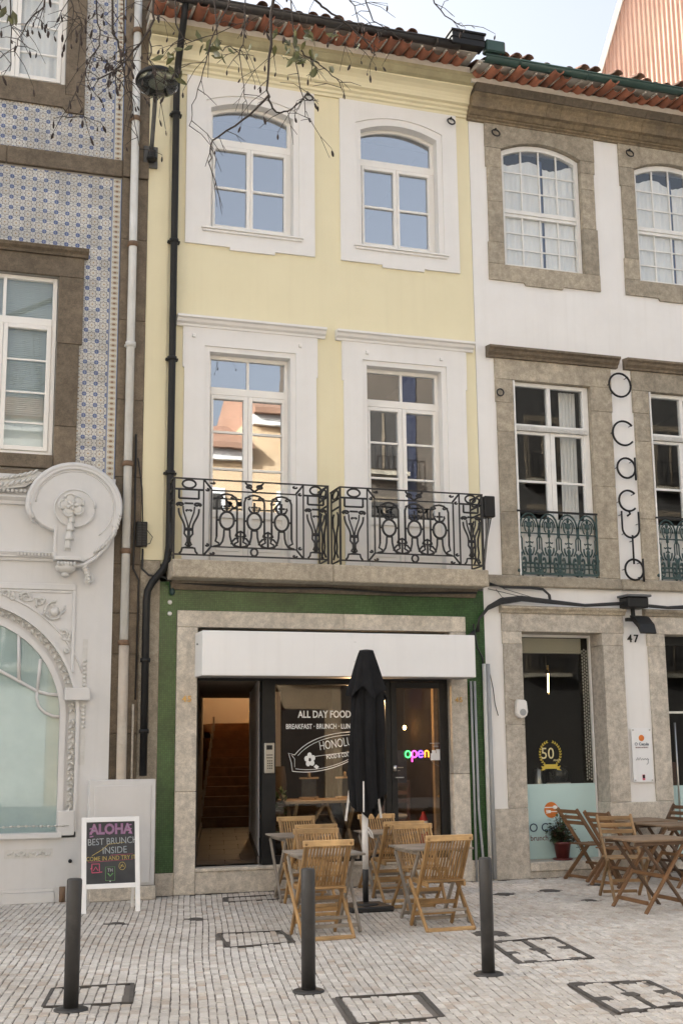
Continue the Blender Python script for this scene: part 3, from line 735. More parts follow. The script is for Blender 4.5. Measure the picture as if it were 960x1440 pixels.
# eaves: barrel tiles, gutter
def half_pipe(x, r, p0, p1, up, n=7, th=.012):
    """tile shell from p0 (y, z) to p1 (y, z); up = +1 cover, -1 channel"""
    b = MB(); vs = []
    for rr in (r, r - th):
        for y, z in (p0, p1):
            for k in range(n):
                a = PI * k / (n - 1); vs.append((x + rr * math.cos(a), y, z + up * rr * math.sin(a) * .85))
    fs = []
    for k in range(n - 1):
        fs.append((k, k + 1, n + k + 1, n + k)); fs.append((2 * n + k, 3 * n + k, 3 * n + k + 1, 2 * n + k + 1))
        fs.append((k, 2 * n + k, 2 * n + k + 1, k + 1)); fs.append((n + k, n + k + 1, 3 * n + k + 1, 3 * n + k))
    for k, s_ in ((0, 0), (n - 1, 1)): fs.append((k, n + k, 3 * n + k, 2 * n + k))
    b.add(vs, fs, None, 0, True); return b
def eaves(house, x0, x1, zt, step, gut, gx0, gx1, yg=-.70):
    """zt is the top of the cornice; channel tiles lie on it, cover tiles above, gutter in front"""
    zg = zt + .21
    roof = MB()
    roof.add([(x0, -.56, zt + .245), (x1, -.56, zt + .245), (x1, 5.2, zt + 1.95), (x0, 5.2, zt + 1.95), (x1, 10.5, zt + .1), (x0, 10.5, zt + .1),
              (x0, -.56, zt + .225), (x1, -.56, zt + .225), (x1, .3, zt + .45), (x0, .3, zt + .45)],
             [(0, 1, 2, 3), (3, 2, 4, 5), (0, 6, 7, 1), (6, 9, 8, 7), (0, 3, 5, 9, 6), (1, 7, 8, 4, 2)])
    rf = roof.build('roof', Y['oldterra'], house)
    n = int((x1 - x0) / step)
    chan = half_pipe(0, step * .42, (-.675, zt + .120), (-.12, zt + .165), -1, 9).build('eave_tile', Y['terra'], rf)
    cov = half_pipe(0, step * .40, (-.69, zt + .255), (.35, zt + .56), 1).build('cover_tile', Y['oldterra'], rf)
    for k in range(n):
        x = x0 + step * (k + .5)
        for base, dx in ((chan, 0), (cov, step / 2)):
            o = base if k == 0 else base.copy()
            if k: COL.objects.link(o); o.parent = rf
            o.location = (x + dx, rnd.uniform(-.010, .010), rnd.uniform(-.004, .004)); o.rotation_euler = (0, 0, rnd.uniform(-.02, .02))
    b = MB()
    for k in range(n + 1):
        x = x0 + step * k; b.bar((x, -.655, zt + .125), (x, -.12, zt + .170), .036, .020)
    b.bar((x0, -.36, zt + .175), (x1, -.36, zt + .175), .58, .03); b.bar((x0, -.20, zt + .05), (x1, -.20, zt + .05), .36, .095)
    b.build('mortar_fill', Y['mortar'], rf)
    gp = [(yg + .075 * math.cos(R(a)), zg + .075 * math.sin(R(a))) for a in range(180, 361, 20)] + [(yg + .062 * math.cos(R(a)), zg + .062 * math.sin(R(a))) for a in range(360, 179, -20)]
    g = MB().prism(gp, gx0, gx1, 0, 'x', True)
    g.tube([(gx0, yg - .075, zg), (gx1, yg - .075, zg)], .013, 6)
    go = g.build('gutter', gut, house)
    x = gx0 + .5
    while x < gx1:
        MB().prism([(yg + .082 * math.cos(R(a)), zg + .082 * math.sin(R(a))) for a in range(180, 361, 20)] + [(yg + .07 * math.cos(R(a)), zg + .07 * math.sin(R(a))) for a in range(360, 179, -20)], x, x + .03, 0, 'x').build('gutter_clip', gut, go); x += 1.1
    return rf
eaves(yh, 2.15, 6.72, 11.15, .178, Y['darkgutter'], 2.25, 6.42)
MB().box(6.28, 6.77, -.80, -.60, 11.32, 11.53).box(6.26, 6.79, -.82, -.58, 11.50, 11.535).box(6.26, 6.79, -.81, -.59, 11.41, 11.425).build('gutter_hopper', Y['blackmetal'], yh, .01)
for x, z in ((4.41, 10.60), (6.54, 10.57)):
    MB().tube([(x + .055 * math.cos(a * PI / 7), -.075 + .02 * math.sin(a * PI / 7), z - .03 + .055 * math.sin(a * PI / 7)) for a in range(14)], .012, 5, True).tube([(x, .01, z + .03), (x, -.08, z + .03)], .014, 5).build('iron_ring', Y['iron'], yh)
# black downpipe with its bend
px = 2.565
T('downpipe', Y['blackmetal'], yh, [(px, -.68, 11.36), (px, -.56, 11.12), (px, -.20, 10.72), (px, -.095, 10.52), (px, -.085, 4.20), (px - .02, -.10, 4.02), (2.50, -.10, 3.90), (2.36, -.10, 3.73), (2.305, -.10, 3.62), (2.295, -.10, 3.5), (2.295, -.10, 1.40)], .046, 12)
for z in (10.0, 8.2, 6.6, 5.1): MB().tube([(px, -.085, z), (px, -.085, z + .05)], .062, 12).box(px - .08, px + .08, -.08, -.0, z + .01, z + .035).build('pipe_clip', Y['blackmetal'], yh)
for z in (2.75, 1.9): MB().tube([(2.295, -.10, z), (2.295, -.10, z + .05)], .062, 12).build('pipe_clip', Y['blackmetal'], yh)

# balcony slab and railings
b = MB(); b.box(2.55, 4.585, -.46, -.0, 3.76, 3.98)
b.build('balcony_slab', Y['granite'], yh, .012)
B('balcony_slab', Y['granite'], yh, 4.589, 6.72, -.46, 0, 3.76, 3.98, bevel=.012)
MB().sweep_x([(-.0, 3.66), (-.05, 3.66), (-.10, 3.72), (-.16, 3.757), (0, 3.757)], 2.60, 6.70).build('slab_moulding', Y['granite3'], yh)

def railing(x0, x1):
    Wd = x1 - x0; z0, z1 = 4.045, 4.995; H = z1 - z0; yf = -.405
    rl = MB()
    P = lambda u, v: (x0 + Wd * u, yf, z0 + H * v)
    rl.bar((x0 - .01, yf, z1), (x1 + .01, yf, z1), .035, .014); rl.bar((x0, yf, z0), (x1, yf, z0), .012, .02)
    for xx in (x0, x1):
        rl.bar((xx, yf, z1), (xx, 0, z1), .03, .014); rl.bar((xx, yf, z0), (xx, 0, z0), .012, .02)
        rl.bar((xx, yf, z0 - .06), (xx, yf, z1), .022, .022)
    o = rl.build('railing', Y['iron'], yh)
    r = .0135
    def ln(pts, name='scroll', rr=r, closed=False): MB().tube([P(*p) if len(p) == 2 else p for p in pts], rr, 5, closed).build(name, Y['iron'], o)
    U = lambda cx, cz, rx, rz, n=16: [(cx + rx * math.cos(2 * PI * k / n), cz + rz * math.sin(2 * PI * k / n)) for k in range(n)]
    for u in (.185, .235, .79, .835): MB().bar(P(u, 0 if u in (.185, .835) else .12), P(u, 1 if u in (.185, .835) else .86), .017, .017, (0, 1, 0)).build('upright_bar', Y['iron'], o)
    MB().bar(P(.235, .86), P(.79, .86), .016, .017).build('cross_bar', Y['iron'], o); MB().bar(P(.235, .115), P(.79, .115), .016, .017).build('cross_bar', Y['iron'], o)
    # three oval rings on lyre stems
    for cu in (.335, .512, .69):
        ln(U(cu, .47, .046, .115, 18), 'oval_ring', r * 1.15, True)
        MB().bar(P(cu - .022, .345), P(cu + .022, .345), .016, .02).build('ring_collar', Y['iron'], o)
        for s_ in (-1, 1):
            ln([(cu + s_ * .018, .345), (cu + s_ * .02, .26), (cu + s_ * .028, .19), (cu + s_ * .045, .14), (cu + s_ * .075, .12)], 'lyre_stem')
        ln([(cu, .585), (cu, .72)], 'finial'); ln([(cu - .022, .655), (cu + .022, .655)], 'finial')
        for s_ in (-1, 1): ln([(cu + s_ * .01, .59), (cu + s_ * .025, .60), (cu + s_ * .036, .64), (cu + s_ * .03, .665)], 'finial')
        # tall arch round each ring
        ar = [(cu - .065, .25)] + [(cu - .065, .7)] + [(cu + .065 * math.cos(R(a)), .72 + .10 * math.sin(R(a))) for a in range(180, -1, -30)] + [(cu + .065, .7), (cu + .065, .25)]
        ln(ar, 'arch_bar')
        for s_ in (-1, 1):
            ln([(cu + s_ * .065, .25), (cu + s_ * .072, .19), (cu + s_ * .05, .165), (cu + s_ * .055, .135), (cu + s_ * .085, .12)], 'foot_scroll')
            ln([(p[0], p[1]) for p in spiral(cu + s_ * .04, .77, .022, .006, 0 if s_ > 0 else PI, .9, 10, s_)], 'scroll', r * .8)
        ln([(cu - .065, .47), (cu - .046, .47)], 'ring_link'); ln([(cu + .046, .47), (cu + .065, .47)], 'ring_link')
    for cu in (.4235, .601):
        ln([(cu + .032 * math.cos(R(a)), .26 + .065 * math.sin(R(a))) for a in range(0, 181, 20)], 'fan_arch')
        ln([(cu, .115), (cu, .34)], 'fan_stem')
        for s_ in (-1, 1):
            ln([(cu + s_ * .03, .26), (cu + s_ * .018, .27), (cu + s_ * .008, .255)], 'scroll', r * .8)
            ln([(cu + s_ * .012, .24), (cu + s_ * .035, .235), (cu + s_ * .055, .19), (cu + s_ * .06, .155)], 'fan_wing')
    ln(U(.512, .06, .022, .05, 14), 'oval_ring', r, True)
    for s_ in (-1, 1):
        ln([(p[0], p[1]) for p in spiral(.512 + s_ * .04, .93, .028, .008, R(90), .9, 12, s_)], 'scroll'); ln([(.512, .87), (.512 + s_ * .02, .90), (.512 + s_ * .06, .99)], 'scroll')
    # corner squares with diagonal scrolls
    for u0, s_ in ((.21, 1), (.8125, -1)):
        for v, t_ in ((.93, 1), (.06, -1)):
            ln([(u0 - .024 * s_, v + .065 * t_), (u0 + .026 * s_, v - .06 * t_)], 'diagonal_bar')
            ln(spiral(u0 + .036 * s_, v + .03 * t_, .018, .004, R(180) if s_ > 0 else 0, .8, 9, s_), 'scroll', r * .9)
            ln(spiral(u0 + .0 * s_ - .004 * s_, v - .07 * t_, .018, .004, R(90), .8, 9, -s_), 'scroll', r * .9)
    # end panels: oval above, vase of scrolls below
    for ua, ub in ((.0, .185), (.835, 1.0)):
        c = (ua + ub) / 2; hw = (ub - ua) / 2
        ln([(ua, .855), (ub, .855)], 'cross_bar'); ln([(ua + .03, .735), (ub - .03, .735)], 'cross_bar')
        ln([(ua + .03, .735), (ua + .03, .855)], 'short_bar'); ln([(ub - .03, .735), (ub - .03, .855)], 'short_bar')
        ln(U(c, .928, hw * .46, .056, 16), 'oval_ring', r, True)
        for s_ in (-1, 1):
            q = [(c + s_ * hw * .62, .665)] + spiral(c + s_ * hw * .56, .655, hw * .30, hw * .06, R(-40) if s_ > 0 else R(220), 1.15, 16, s_)
            ln(q, 'vase_scroll')
            ln(bez((c + s_ * hw * .70, .60), (c + s_ * hw * .72, .48), (c + s_ * hw * .25, .44), (c + s_ * hw * .26, .33)), 'vase_side')
            ln([(c + s_ * hw * .26, .33), (c + s_ * hw * .28, .27), (c + s_ * hw * .08, .22), (c + s_ * hw * .08, .17), (c + s_ * hw * .2, .13), (c, .105)], 'vase_foot')
            ln([(c + s_ * hw * .22, .09), (c + s_ * hw * .42, .085), (c + s_ * hw * .48, .04), (c + s_ * hw * .62, .01)], 'pedestal')
            ln([(c + s_ * hw * .4, .63), (c + s_ * hw * .36, .56), (c + s_ * hw * .08, .40), (c + s_ * hw * .02, .33)], 'vase_leaf', r * .8)
            ln(spiral(c + s_ * hw * .12, .575, hw * .13, hw * .04, R(180 if s_ > 0 else 0), .8, 9, -s_), 'scroll', r * .8)
        ln([(c - hw * .28, .33), (c + hw * .28, .33)], 'vase_collar', r * 1.6); ln([(c - hw * .3, .67), (c + hw * .3, .67)], 'cross_bar'); ln([(c - hw * .22, .09), (c + hw * .22, .09)], 'pedestal')
        ln([(c, .33), (c, .105)], 'vase_stem', r * 1.4)
    # side returns
    for xx in (x0, x1):
        Q = lambda t, v: (xx, yf * (1 - t), z0 + H * v)
        for t_ in (.06, .94): MB().bar(Q(t_, 0), Q(t_, 1), .016, .016, (0, 1, 0)).build('upright_bar', Y['iron'], o)
        for v in (.855, .735): ln([Q(.06, v), Q(.94, v)], 'cross_bar')
        ln([Q(.5 + .3 * math.cos(2 * PI * k / 14), .928 + .056 * math.sin(2 * PI * k / 14)) for k in range(14)], 'oval_ring', r, True)
        for s_ in (-1, 1):
            ln([Q(.5 + s_ * .3 * a_, v) for a_, v in ((.6, .67), (1, .62), (.9, .5), (.4, .4), (.3, .3), (.5, .2), (.3, .12), (.8, .05))], 'vase_side')
railing(2.565, 4.535); railing(4.70, 6.675)

# street level of the yellow house
GL = -.004
b = wall_mb(2.475, 6.84, .26, 3.757, [(2.69, 6.555, .26, 3.40)], 0, .2)
b.build('green_tiling', Y['mosaic'], yh)
B('plinth_stone', Y['granite2'], yh, 2.475, 2.69, -.012, .2, .0, .258)
B('plinth_stone', Y['granite2'], yh, 6.557, 6.84, -.012, .2, .0, .258)
B('door_jamb', Y['granite2'], yh, 2.692, 2.95, -.03, .22, .0, 1.20, bevel=.006); B('door_jamb', Y['granite2'], yh, 2.692, 2.95, -.03, .22, 1.204, 3.195, bevel=.006)
B('door_jamb', Y['granite2'], yh, 6.325, 6.555, -.03, .22, .0, 1.35, bevel=.006); B('door_jamb', Y['granite2'], yh, 6.325, 6.555, -.03, .22, 1.354, 3.195, bevel=.006)
B('door_lintel', Y['granite2'], yh, 2.692, 4.85, -.03, .22, 3.198, 3.402, bevel=.006); B('door_lintel', Y['granite2'], yh, 4.854, 6.555, -.03, .22, 3.198, 3.402, bevel=.006)
B('step', Y['granite2'], yh, 2.953, 4.40, -.015, .40, .0, .258, bevel=.006); B('step', Y['granite2'], yh, 4.404, 6.322, -.015, .40, .0, .258, bevel=.006)
B('threshold', Y['granite2'], yh, 2.953, 6.322, -.03, .40, .26, .298, bevel=.004)
B('stone_corner', Y['granite'], yh, 2.225, 2.472, -.014, .2, .0, 4.018, bevel=.006)
MB().box(2.953, 6.322, .19, .21, 3.05, 3.195).build('blind_panel', mat('dark_fascia', (.09, .075, .055), .6), yh)
for z in (3.50, 3.36): MB().tube([(2.60, .002, z), (2.60, -.02, z)], [.030, .022], 10).build('wall_anchor', Y['trim'], yh)
MB().blob((2.62, -.04, 3.63), .035, .035, .05).tube([(2.60, -.04, 3.66), (2.58, -.06, 3.74)], .006, 5).build('insulator', Y['castgreen'], yh)
# black shopfront
sf = MB(); ya, yb = .10, .18
sf.box(2.953, 2.985, ya, yb, .30, 3.05); sf.box(6.275, 6.322, ya, yb, .30, 3.05); sf.box(2.985, 6.275, ya, yb, 2.545, 3.05)
sf.box(3.80, 3.975, ya - .02, yb, .30, 2.545); sf.box(5.45, 5.52, ya, yb, .30, 2.545); sf.box(3.975, 5.45, ya, yb, .30, .40); sf.box(3.975, 5.45, ya, yb, 2.50, 2.545)
sh = sf.build('shopfront', Y['blackmetal'], yh, .004)
sp = B('pane', Y['shopglass'], sh, 3.97, 5.455, .135, .143, .395, 2.505)
dr = MB(); dr.box(5.522, 5.60, ya - .01, yb - .02, .30, 2.54); dr.box(6.20, 6.272, ya - .01, yb - .02, .30, 2.54); dr.box(5.60, 6.20, ya - .01, yb - .02, .30, .42); dr.box(5.60, 6.20, ya - .01, yb - .02, 2.46, 2.54)
dro = dr.build('glass_door', Y['blackmetal'], yh, .004)
B('pane', Y['shopglass'], dro, 5.595, 6.205, .12, .128, .415, 2.465)
MB().tube([(5.56, .09, 1.32), (5.56, .03, 1.32), (5.66, .03, 1.32)], .009, 6).build('handle', Y['steel'], dro)
MB().lathe([(.012, 1.40), (.024, 1.405), (.024, 1.47), (.012, 1.475)], (5.56, .085), 10).build('lock', Y['steel'], dro)
ic = B('intercom', Y['steel'], sh, 3.825, 3.955, .055, .081, 1.40, 1.775, bevel=.006)
B('screen', Y['blackmetal'], ic, 3.85, 3.925, .051, .056, 1.69, 1.745)
b = MB()
for i in range(3):
    for j in range(4): b.box(3.862 + .024 * i, 3.876 + .024 * i, .051, .056, 1.455 + .03 * j, 1.470 + .03 * j)
b.box(3.85, 3.93, .052, .056, 1.585, 1.595); b.box(3.85, 3.93, .052, .056, 1.62, 1.63)
b.build('keypad', Y['blackmetal'], ic)
# open hall with stair on the left of the shopfront
SK = .213
def skew(x, y): return x + SK * (y - .18)
hl = MB(); z0, z1 = .30, 2.60
def quadwall(b, p, q, z0, z1, mi=0): b.add([(p[0], p[1], z0), (q[0], q[1], z0), (q[0], q[1], z1), (p[0], p[1], z1)], [(0, 1, 2, 3)], None, mi)
h = MB(); quadwall(h, (2.97, .18), (skew(2.97, 7.2), 7.2), z0, z1); quadwall(h, (skew(2.97, 7.2), 7.2), (skew(2.97, 7.2) + .9, 11.5), z0, 5)
quadwall(h, (skew(2.97, 7.2) + .9, 11.5), (8, 11.5), z0, 5); quadwall(h, (skew(4.1, 4.5), 4.5), (skew(4.1, 4.5) + 2.2, 11.5), z0, 5)
h.add([(2.97, .18, z1), (3.9, .18, z1), (skew(3.9, 7.2) + .5, 7.2, z1), (skew(2.97, 7.2), 7.2, z1)], [(0, 1, 2, 3)])
h.add([(4.4, 7.2, 5), (9, 7.2, 5), (9, 11.6, 5), (4.4, 11.6, 5)], [(0, 1, 2, 3)]); quadwall(h, (skew(2.97, 7.2), 7.2), (skew(3.9, 7.2) + 1, 7.2), z1, 5)
h.build('hall_wall', Y['hall'], yh)
h = MB(); quadwall(h, (3.79, .18), (skew(3.80, 4.5), 4.5), z0, z1); h.box(skew(3.80, 4.5) - .01, skew(3.80, 4.5) + .06, 4.5, 4.56, z0, z1); quadwall(h, (skew(3.80, 4.5), 4.5), (skew(4.3, 4.5), 4.5), z0, z1)
h.build('hall_partition', Y['halllilac'], yh)
b = MB()
b.bar((3.785, .20, .35), (skew(3.79, 4.5), 4.5, .35), .02, .09); b.bar((2.985, .20, .35), (skew(2.98, 7.2), 7.2, .35), .02, .09)
b.build('skirting', Y['slate'], yh)
MB().add([(2.9, .18, .285), (4.2, .18, .285), (6.2, 7.6, .285), (4.2, 7.6, .285)], [(0, 1, 2, 3)]).build('hall_floor', mat('floor_grout', (.17, .15, .13), .9), yh)
hf = [o_ for o_ in yh.children if o_.name == 'hall_floor'][0]
for i in range(-2, 4):
    for j in range(9):
        yy0, yy1 = .19 + .8 * j, .19 + .8 * (j + 1) - .012; xx = 2.95 + .42 * i + (.21 if j % 2 else 0)
        q = [(skew(max(xx, 2.96), yy0), yy0), (skew(min(xx + .41, 3.9), yy0), yy0), (skew(min(xx + .41, 3.9), yy1), yy1), (skew(max(xx, 2.96), yy1), yy1)]
        if q[1][0] - q[0][0] < .03: continue
        MB().prism(q, .287, .298, 0, 'z').build('floor_tile', Y['slate'], hf)
st = MB().box(4.47, 6.0, 10.2, 11.4, .3, 1.9).build('stair', Y['stair'], yh)
for i in range(11):
    yy = 7.25 + .262 * i; z = .30 + .172 * i; xx = 4.47 + .30 * (yy - 7.25)
    MB().box(xx, xx + 1.6, yy, yy + (.262 if i < 10 else 1.6), z, z + .172).build('tread', Y['stair'], st)
    MB().box(xx - .02, xx + .006, yy - .02, yy + .05, z + .02, z + .30).build('string_block', Y['hall'], st)
hlm = MB().lathe([(.10, 3.83), (.14, 3.86), (.14, 3.9)], (6.35, 10.3), 14).build('hall_lamp', Y['hallbulb'], yh)
ld = bpy.data.lights.new('hall_lamp_light', 'POINT'); ld.energy = 13; ld.color = (1, .66, .35); ld.shadow_soft_size = .12
lo = bpy.data.objects.new('hall_lamp_light', ld); COL.objects.link(lo); lo.location = (6.35, 10.3, 3.75)
# shop room
s = MB()
quadwall(s, (3.95, .2), (skew(4.05, 4.4), 4.4), .3, 3.1); quadwall(s, (6.62, .2), (6.72, 6.5), .3, 3.1); quadwall(s, (5.52, 6.5), (6.72, 6.5), .3, 3.1); quadwall(s, (skew(4.05, 4.4), 4.4), (5.52, 6.5), .3, 3.1)
s.add([(3.95, .2, 3.1), (6.62, .2, 3.1), (6.72, 6.5, 3.1), (5.52, 6.5, 3.1), (4.95, 4.4, 3.1)], [(0, 1, 2, 3, 4)])
s.build('shop_wall', Y['shopwall'], yh)
MB().add([(3.95, .2, .302), (6.62, .2, .302), (6.72, 6.5, .302), (5.52, 6.5, .302), (4.95, 4.4, .302)], [(0, 1, 2, 3, 4)]).build('shop_floor', Y['slate'], yh)

# ------------------------------------------------------------------ white house
wh = thing('white_house', 'white house with granite window frames and green gutter beside the yellow house', 'building', (9, 0, 0))
WX0, WX1 = 6.842, 12.6
wholes = []
for dx in (0, 2.20): wholes += [(7.30 + dx, 8.66 + dx, 8.42, 10.44), (7.33 + dx * .99, 8.64 + dx * .99, 3.99, 6.82)]
wholes += [(7.34, 8.62, .05, 3.26), (9.58, 10.9, .05, 3.26)]
wall_mb(WX0, WX1, -.0, 10.78, wholes, 0, .40).build('wall', Y['white'], wh)
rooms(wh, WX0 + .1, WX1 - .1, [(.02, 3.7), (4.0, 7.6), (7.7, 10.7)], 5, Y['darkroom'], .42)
def gblock(x0, x1, z0, z1, y0=-.03, y1=.2, mt='granite', bev=.005): return B('frame_stone', Y[mt], wh, x0 + .0015, x1 - .0015, y0, y1, z0 + .0015, z1 - .0015, bevel=bev)
def white_upper(dx):
    a0, a1, b0, b1 = 7.08 + dx, 8.86 + dx, 7.335 + dx, 8.62 + dx
    arcp = seg_arch(b0, b1, 10.26, 10.42, 12)
    hd = [(a0, 10.26), (b0, 10.26)] + arcp[::-1][1:-1] + [(b1, 10.26), (a1, 10.26), (a1, 10.64), (a0, 10.64)]
    MB().prism(hd, -.03, .2).build('frame_stone', Y['granite'], wh)
    cuts_l = [8.47, 8.80, 9.42, 9.95, 10.257]; cuts_r = [8.47, 9.18, 9.80, 10.06, 10.257]
    for i in range(4):
        gblock(a0 + (.0 if i in (0, 3) else .02), b0, cuts_l[i], cuts_l[i + 1]); gblock(b1, a1 - (.0 if i in (0, 3) else .02), cuts_r[i], cuts_r[i + 1])
    MB().prism([(a0, 8.225), (a0 + .55, 8.225), (a0 + .57, 8.185), (a0 + 1.16, 8.185), (a0 + 1.18, 8.225), (a1, 8.225), (a1, 8.467), (a0, 8.467)], -.03, .2).build('frame_stone', Y['granite'], wh)
    f0, f1 = b0 + .005, b1 - .005
    wn = MB(); y0, y1 = .05, .12
    arc_o = seg_arch(f0, f1, 10.25, 10.41, 12); arc_i = seg_arch(f0 + .06, f1 - .06, 10.20, 10.335, 12)
    wn.ring_plate([(f0 + .06, 8.52), (f1 - .06, 8.52)] + arc_i, [(f0, 8.473), (f1, 8.473)] + arc_o, y0, y1)
    o = wn.build('window', Y['oldframe'], wh)
    g0, g1 = f0 + .06, f1 - .06
    MB().box(g0, g1, y0 + .005, y1 + .02, 9.31, 9.375).build('sash_rail', Y['oldframe'], o, .004)
    B('sash_rail', Y['oldframe'], o, g0, g1, y0 + .02, y1 + .02, 9.265, 9.307)
    for k in (1, 2, 3):
        x = g0 + (g1 - g0) * k / 4
        zt = 10.20 + .135 * (1 - ((x - (g0 + g1) / 2) / ((g1 - g0) / 2)) ** 2)
        B('glazing_bar', Y['oldframe'], o, x - .010, x + .010, y0 + .015, y0 + .04, 9.375, zt + .02); B('glazing_bar', Y['oldframe'], o, x - .010, x + .010, y0 + .035, y0 + .06, 8.52, 9.265)
    for z in (9.665, 9.955): B('glazing_bar', Y['oldframe'], o, g0, g1, y0 + .017, y0 + .038, z - .009, z + .009)
    for z in (8.77, 9.02): B('glazing_bar', Y['oldframe'], o, g0, g1, y0 + .037, y0 + .058, z - .009, z + .009)
    MB().prism([(g0 - .004, 9.37), (g1 + .004, 9.37)] + seg_arch(g0 - .004, g1 + .004, 10.20, 10.34, 12), .085, .090).build('pane', Y['glass'], o)
    pane(o, g0 - .004, g1 + .004, 8.515, 9.27, .105)
    # curtain in soft folds, parted at a navy strip
    for c0, c1 in ((f0 + .02, f0 + .70), (f0 + .735, f1 - .02)):
        b = MB(); n = 36; vs = []
        for i in range(n + 1):
            x = c0 + (c1 - c0) * i / n; y = .145 + .010 * math.sin(i * .9) + .006 * math.sin(i * .37 + dx)
            vs += [(x, y, 8.48), (x, y + .004 * math.sin(i), 10.15 + .05 * math.sin(x * 9))]
        b.add(vs, [(2 * i, 2 * i + 2, 2 * i + 3, 2 * i + 1) for i in range(n)], None, 0, True); b.build('curtain', Y['curtain'], o)
    B('curtain_edge', Y['blue'], o, f0 + .70, f0 + .738, .165, .175, 8.48, 10.25)
white_upper(0); white_upper(2.20)
for x in (7.24, 9.45):
    z = 10.50
    MB().tube([(x + .06 * math.cos(a * PI / 7), -.075 + .02 * math.sin(a * PI / 7), z - .03 + .06 * math.sin(a * PI / 7)) for a in range(14)], .012, 5, True).tube([(x, .01, z + .035), (x, -.08, z + .035)], .014, 5).build('iron_ring', Y['iron'], wh)
MB().tube([(7.17 + .05 * math.cos(a * PI / 7), -.06, 6.55 + .05 * math.sin(a * PI / 7)) for a in range(14)], .011, 5, True).build('iron_ring', Y['iron'], wh)

def cast_rail(o, x0, x1, z0, z1, y, mt):
    n = 4; st_ = (x1 - x0) / n; H = z1 - z0
    for k in range(n):
        b = MB(); cx = x0 + st_ * (k + .5)
        q = lambda u, v: (cx + st_ * u, y, z0 + H * v)
        L = lambda pts, r: b.tube([q(*p) for p in pts], r, 5)
        for rr, rad in ((.46, .013), (.33, .009)):
            L([(rr * math.cos(R(a)), .76 + rr * .62 * math.sin(R(a)) * .8) for a in range(0, 181, 18)], rad)
        for s_ in (-1, 1):
            L([(s_ * .46, .76), (s_ * .46, .62), (s_ * .38, .57), (s_ * .38, .40), (s_ * .30, .33), (s_ * .26, .30)], .011)
            L(spiral(s_ * .30, .20, .17, .04, R(60) if s_ > 0 else R(120), 1.1, 12, -s_), .014)
            L(spiral(s_ * .30, .07, .15, .04, R(-60) if s_ > 0 else R(240), 1.0, 12, s_), .012)
            L(spiral(s_ * .14, .79, .11, .03, R(-90), .9, 10, s_), .010)
            L([(s_ * .10, .30), (s_ * .20, .36), (s_ * .22, .43)], .012)
            L([(s_ * .5, .62), (s_ * .5, .40)], .009); L([(s_ * .43, .66), (s_ * .5, .60)], .010)
            L([(0, .52), (s_ * .15, .50), (s_ * .18, .52)], .010); L([(0, .46), (s_ * .10, .43)], .009)
            L([(s_ * .46, .16), (s_ * .5, .26), (s_ * .44, .33)], .011)
        L([(-.5, .66), (.5, .66)], .010) if k % 1 == 0 else None
        L([(0, .02), (0, .94)], .010); L([(0, .18), (0, .34)], .022); L([(0, .60), (0, .72)], .020); L([(0, .86), (0, .93)], .02)
        L([(-.22, .17), (.22, .17)], .016); L([(-.5, .10), (.5, .10)], .010)
        b.blob(q(0, .37), .030, .012, .040); b.blob(q(0, .80), .034, .012, .05); b.blob(q(.5, .24), .028, .012, .035); b.blob(q(-.5, .04), .05, .012, .03)
        b.build('cast_panel', mt, o)
    MB().bar((x0, y, z0), (x1, y, z0), .02, .03).build('bottom_bar', mt, o)
    for xx in (x0, x1): MB().bar((xx, y, z0), (xx, y, z1), .02, .02, (0, 1, 0)).build('end_bar', mt, o)
    for xx in (x0 + .3, x1 - .3): MB().bar((xx, y, z0), (xx, .15, z0 - .01), .03, .02).build('bar_stub', mt, o)

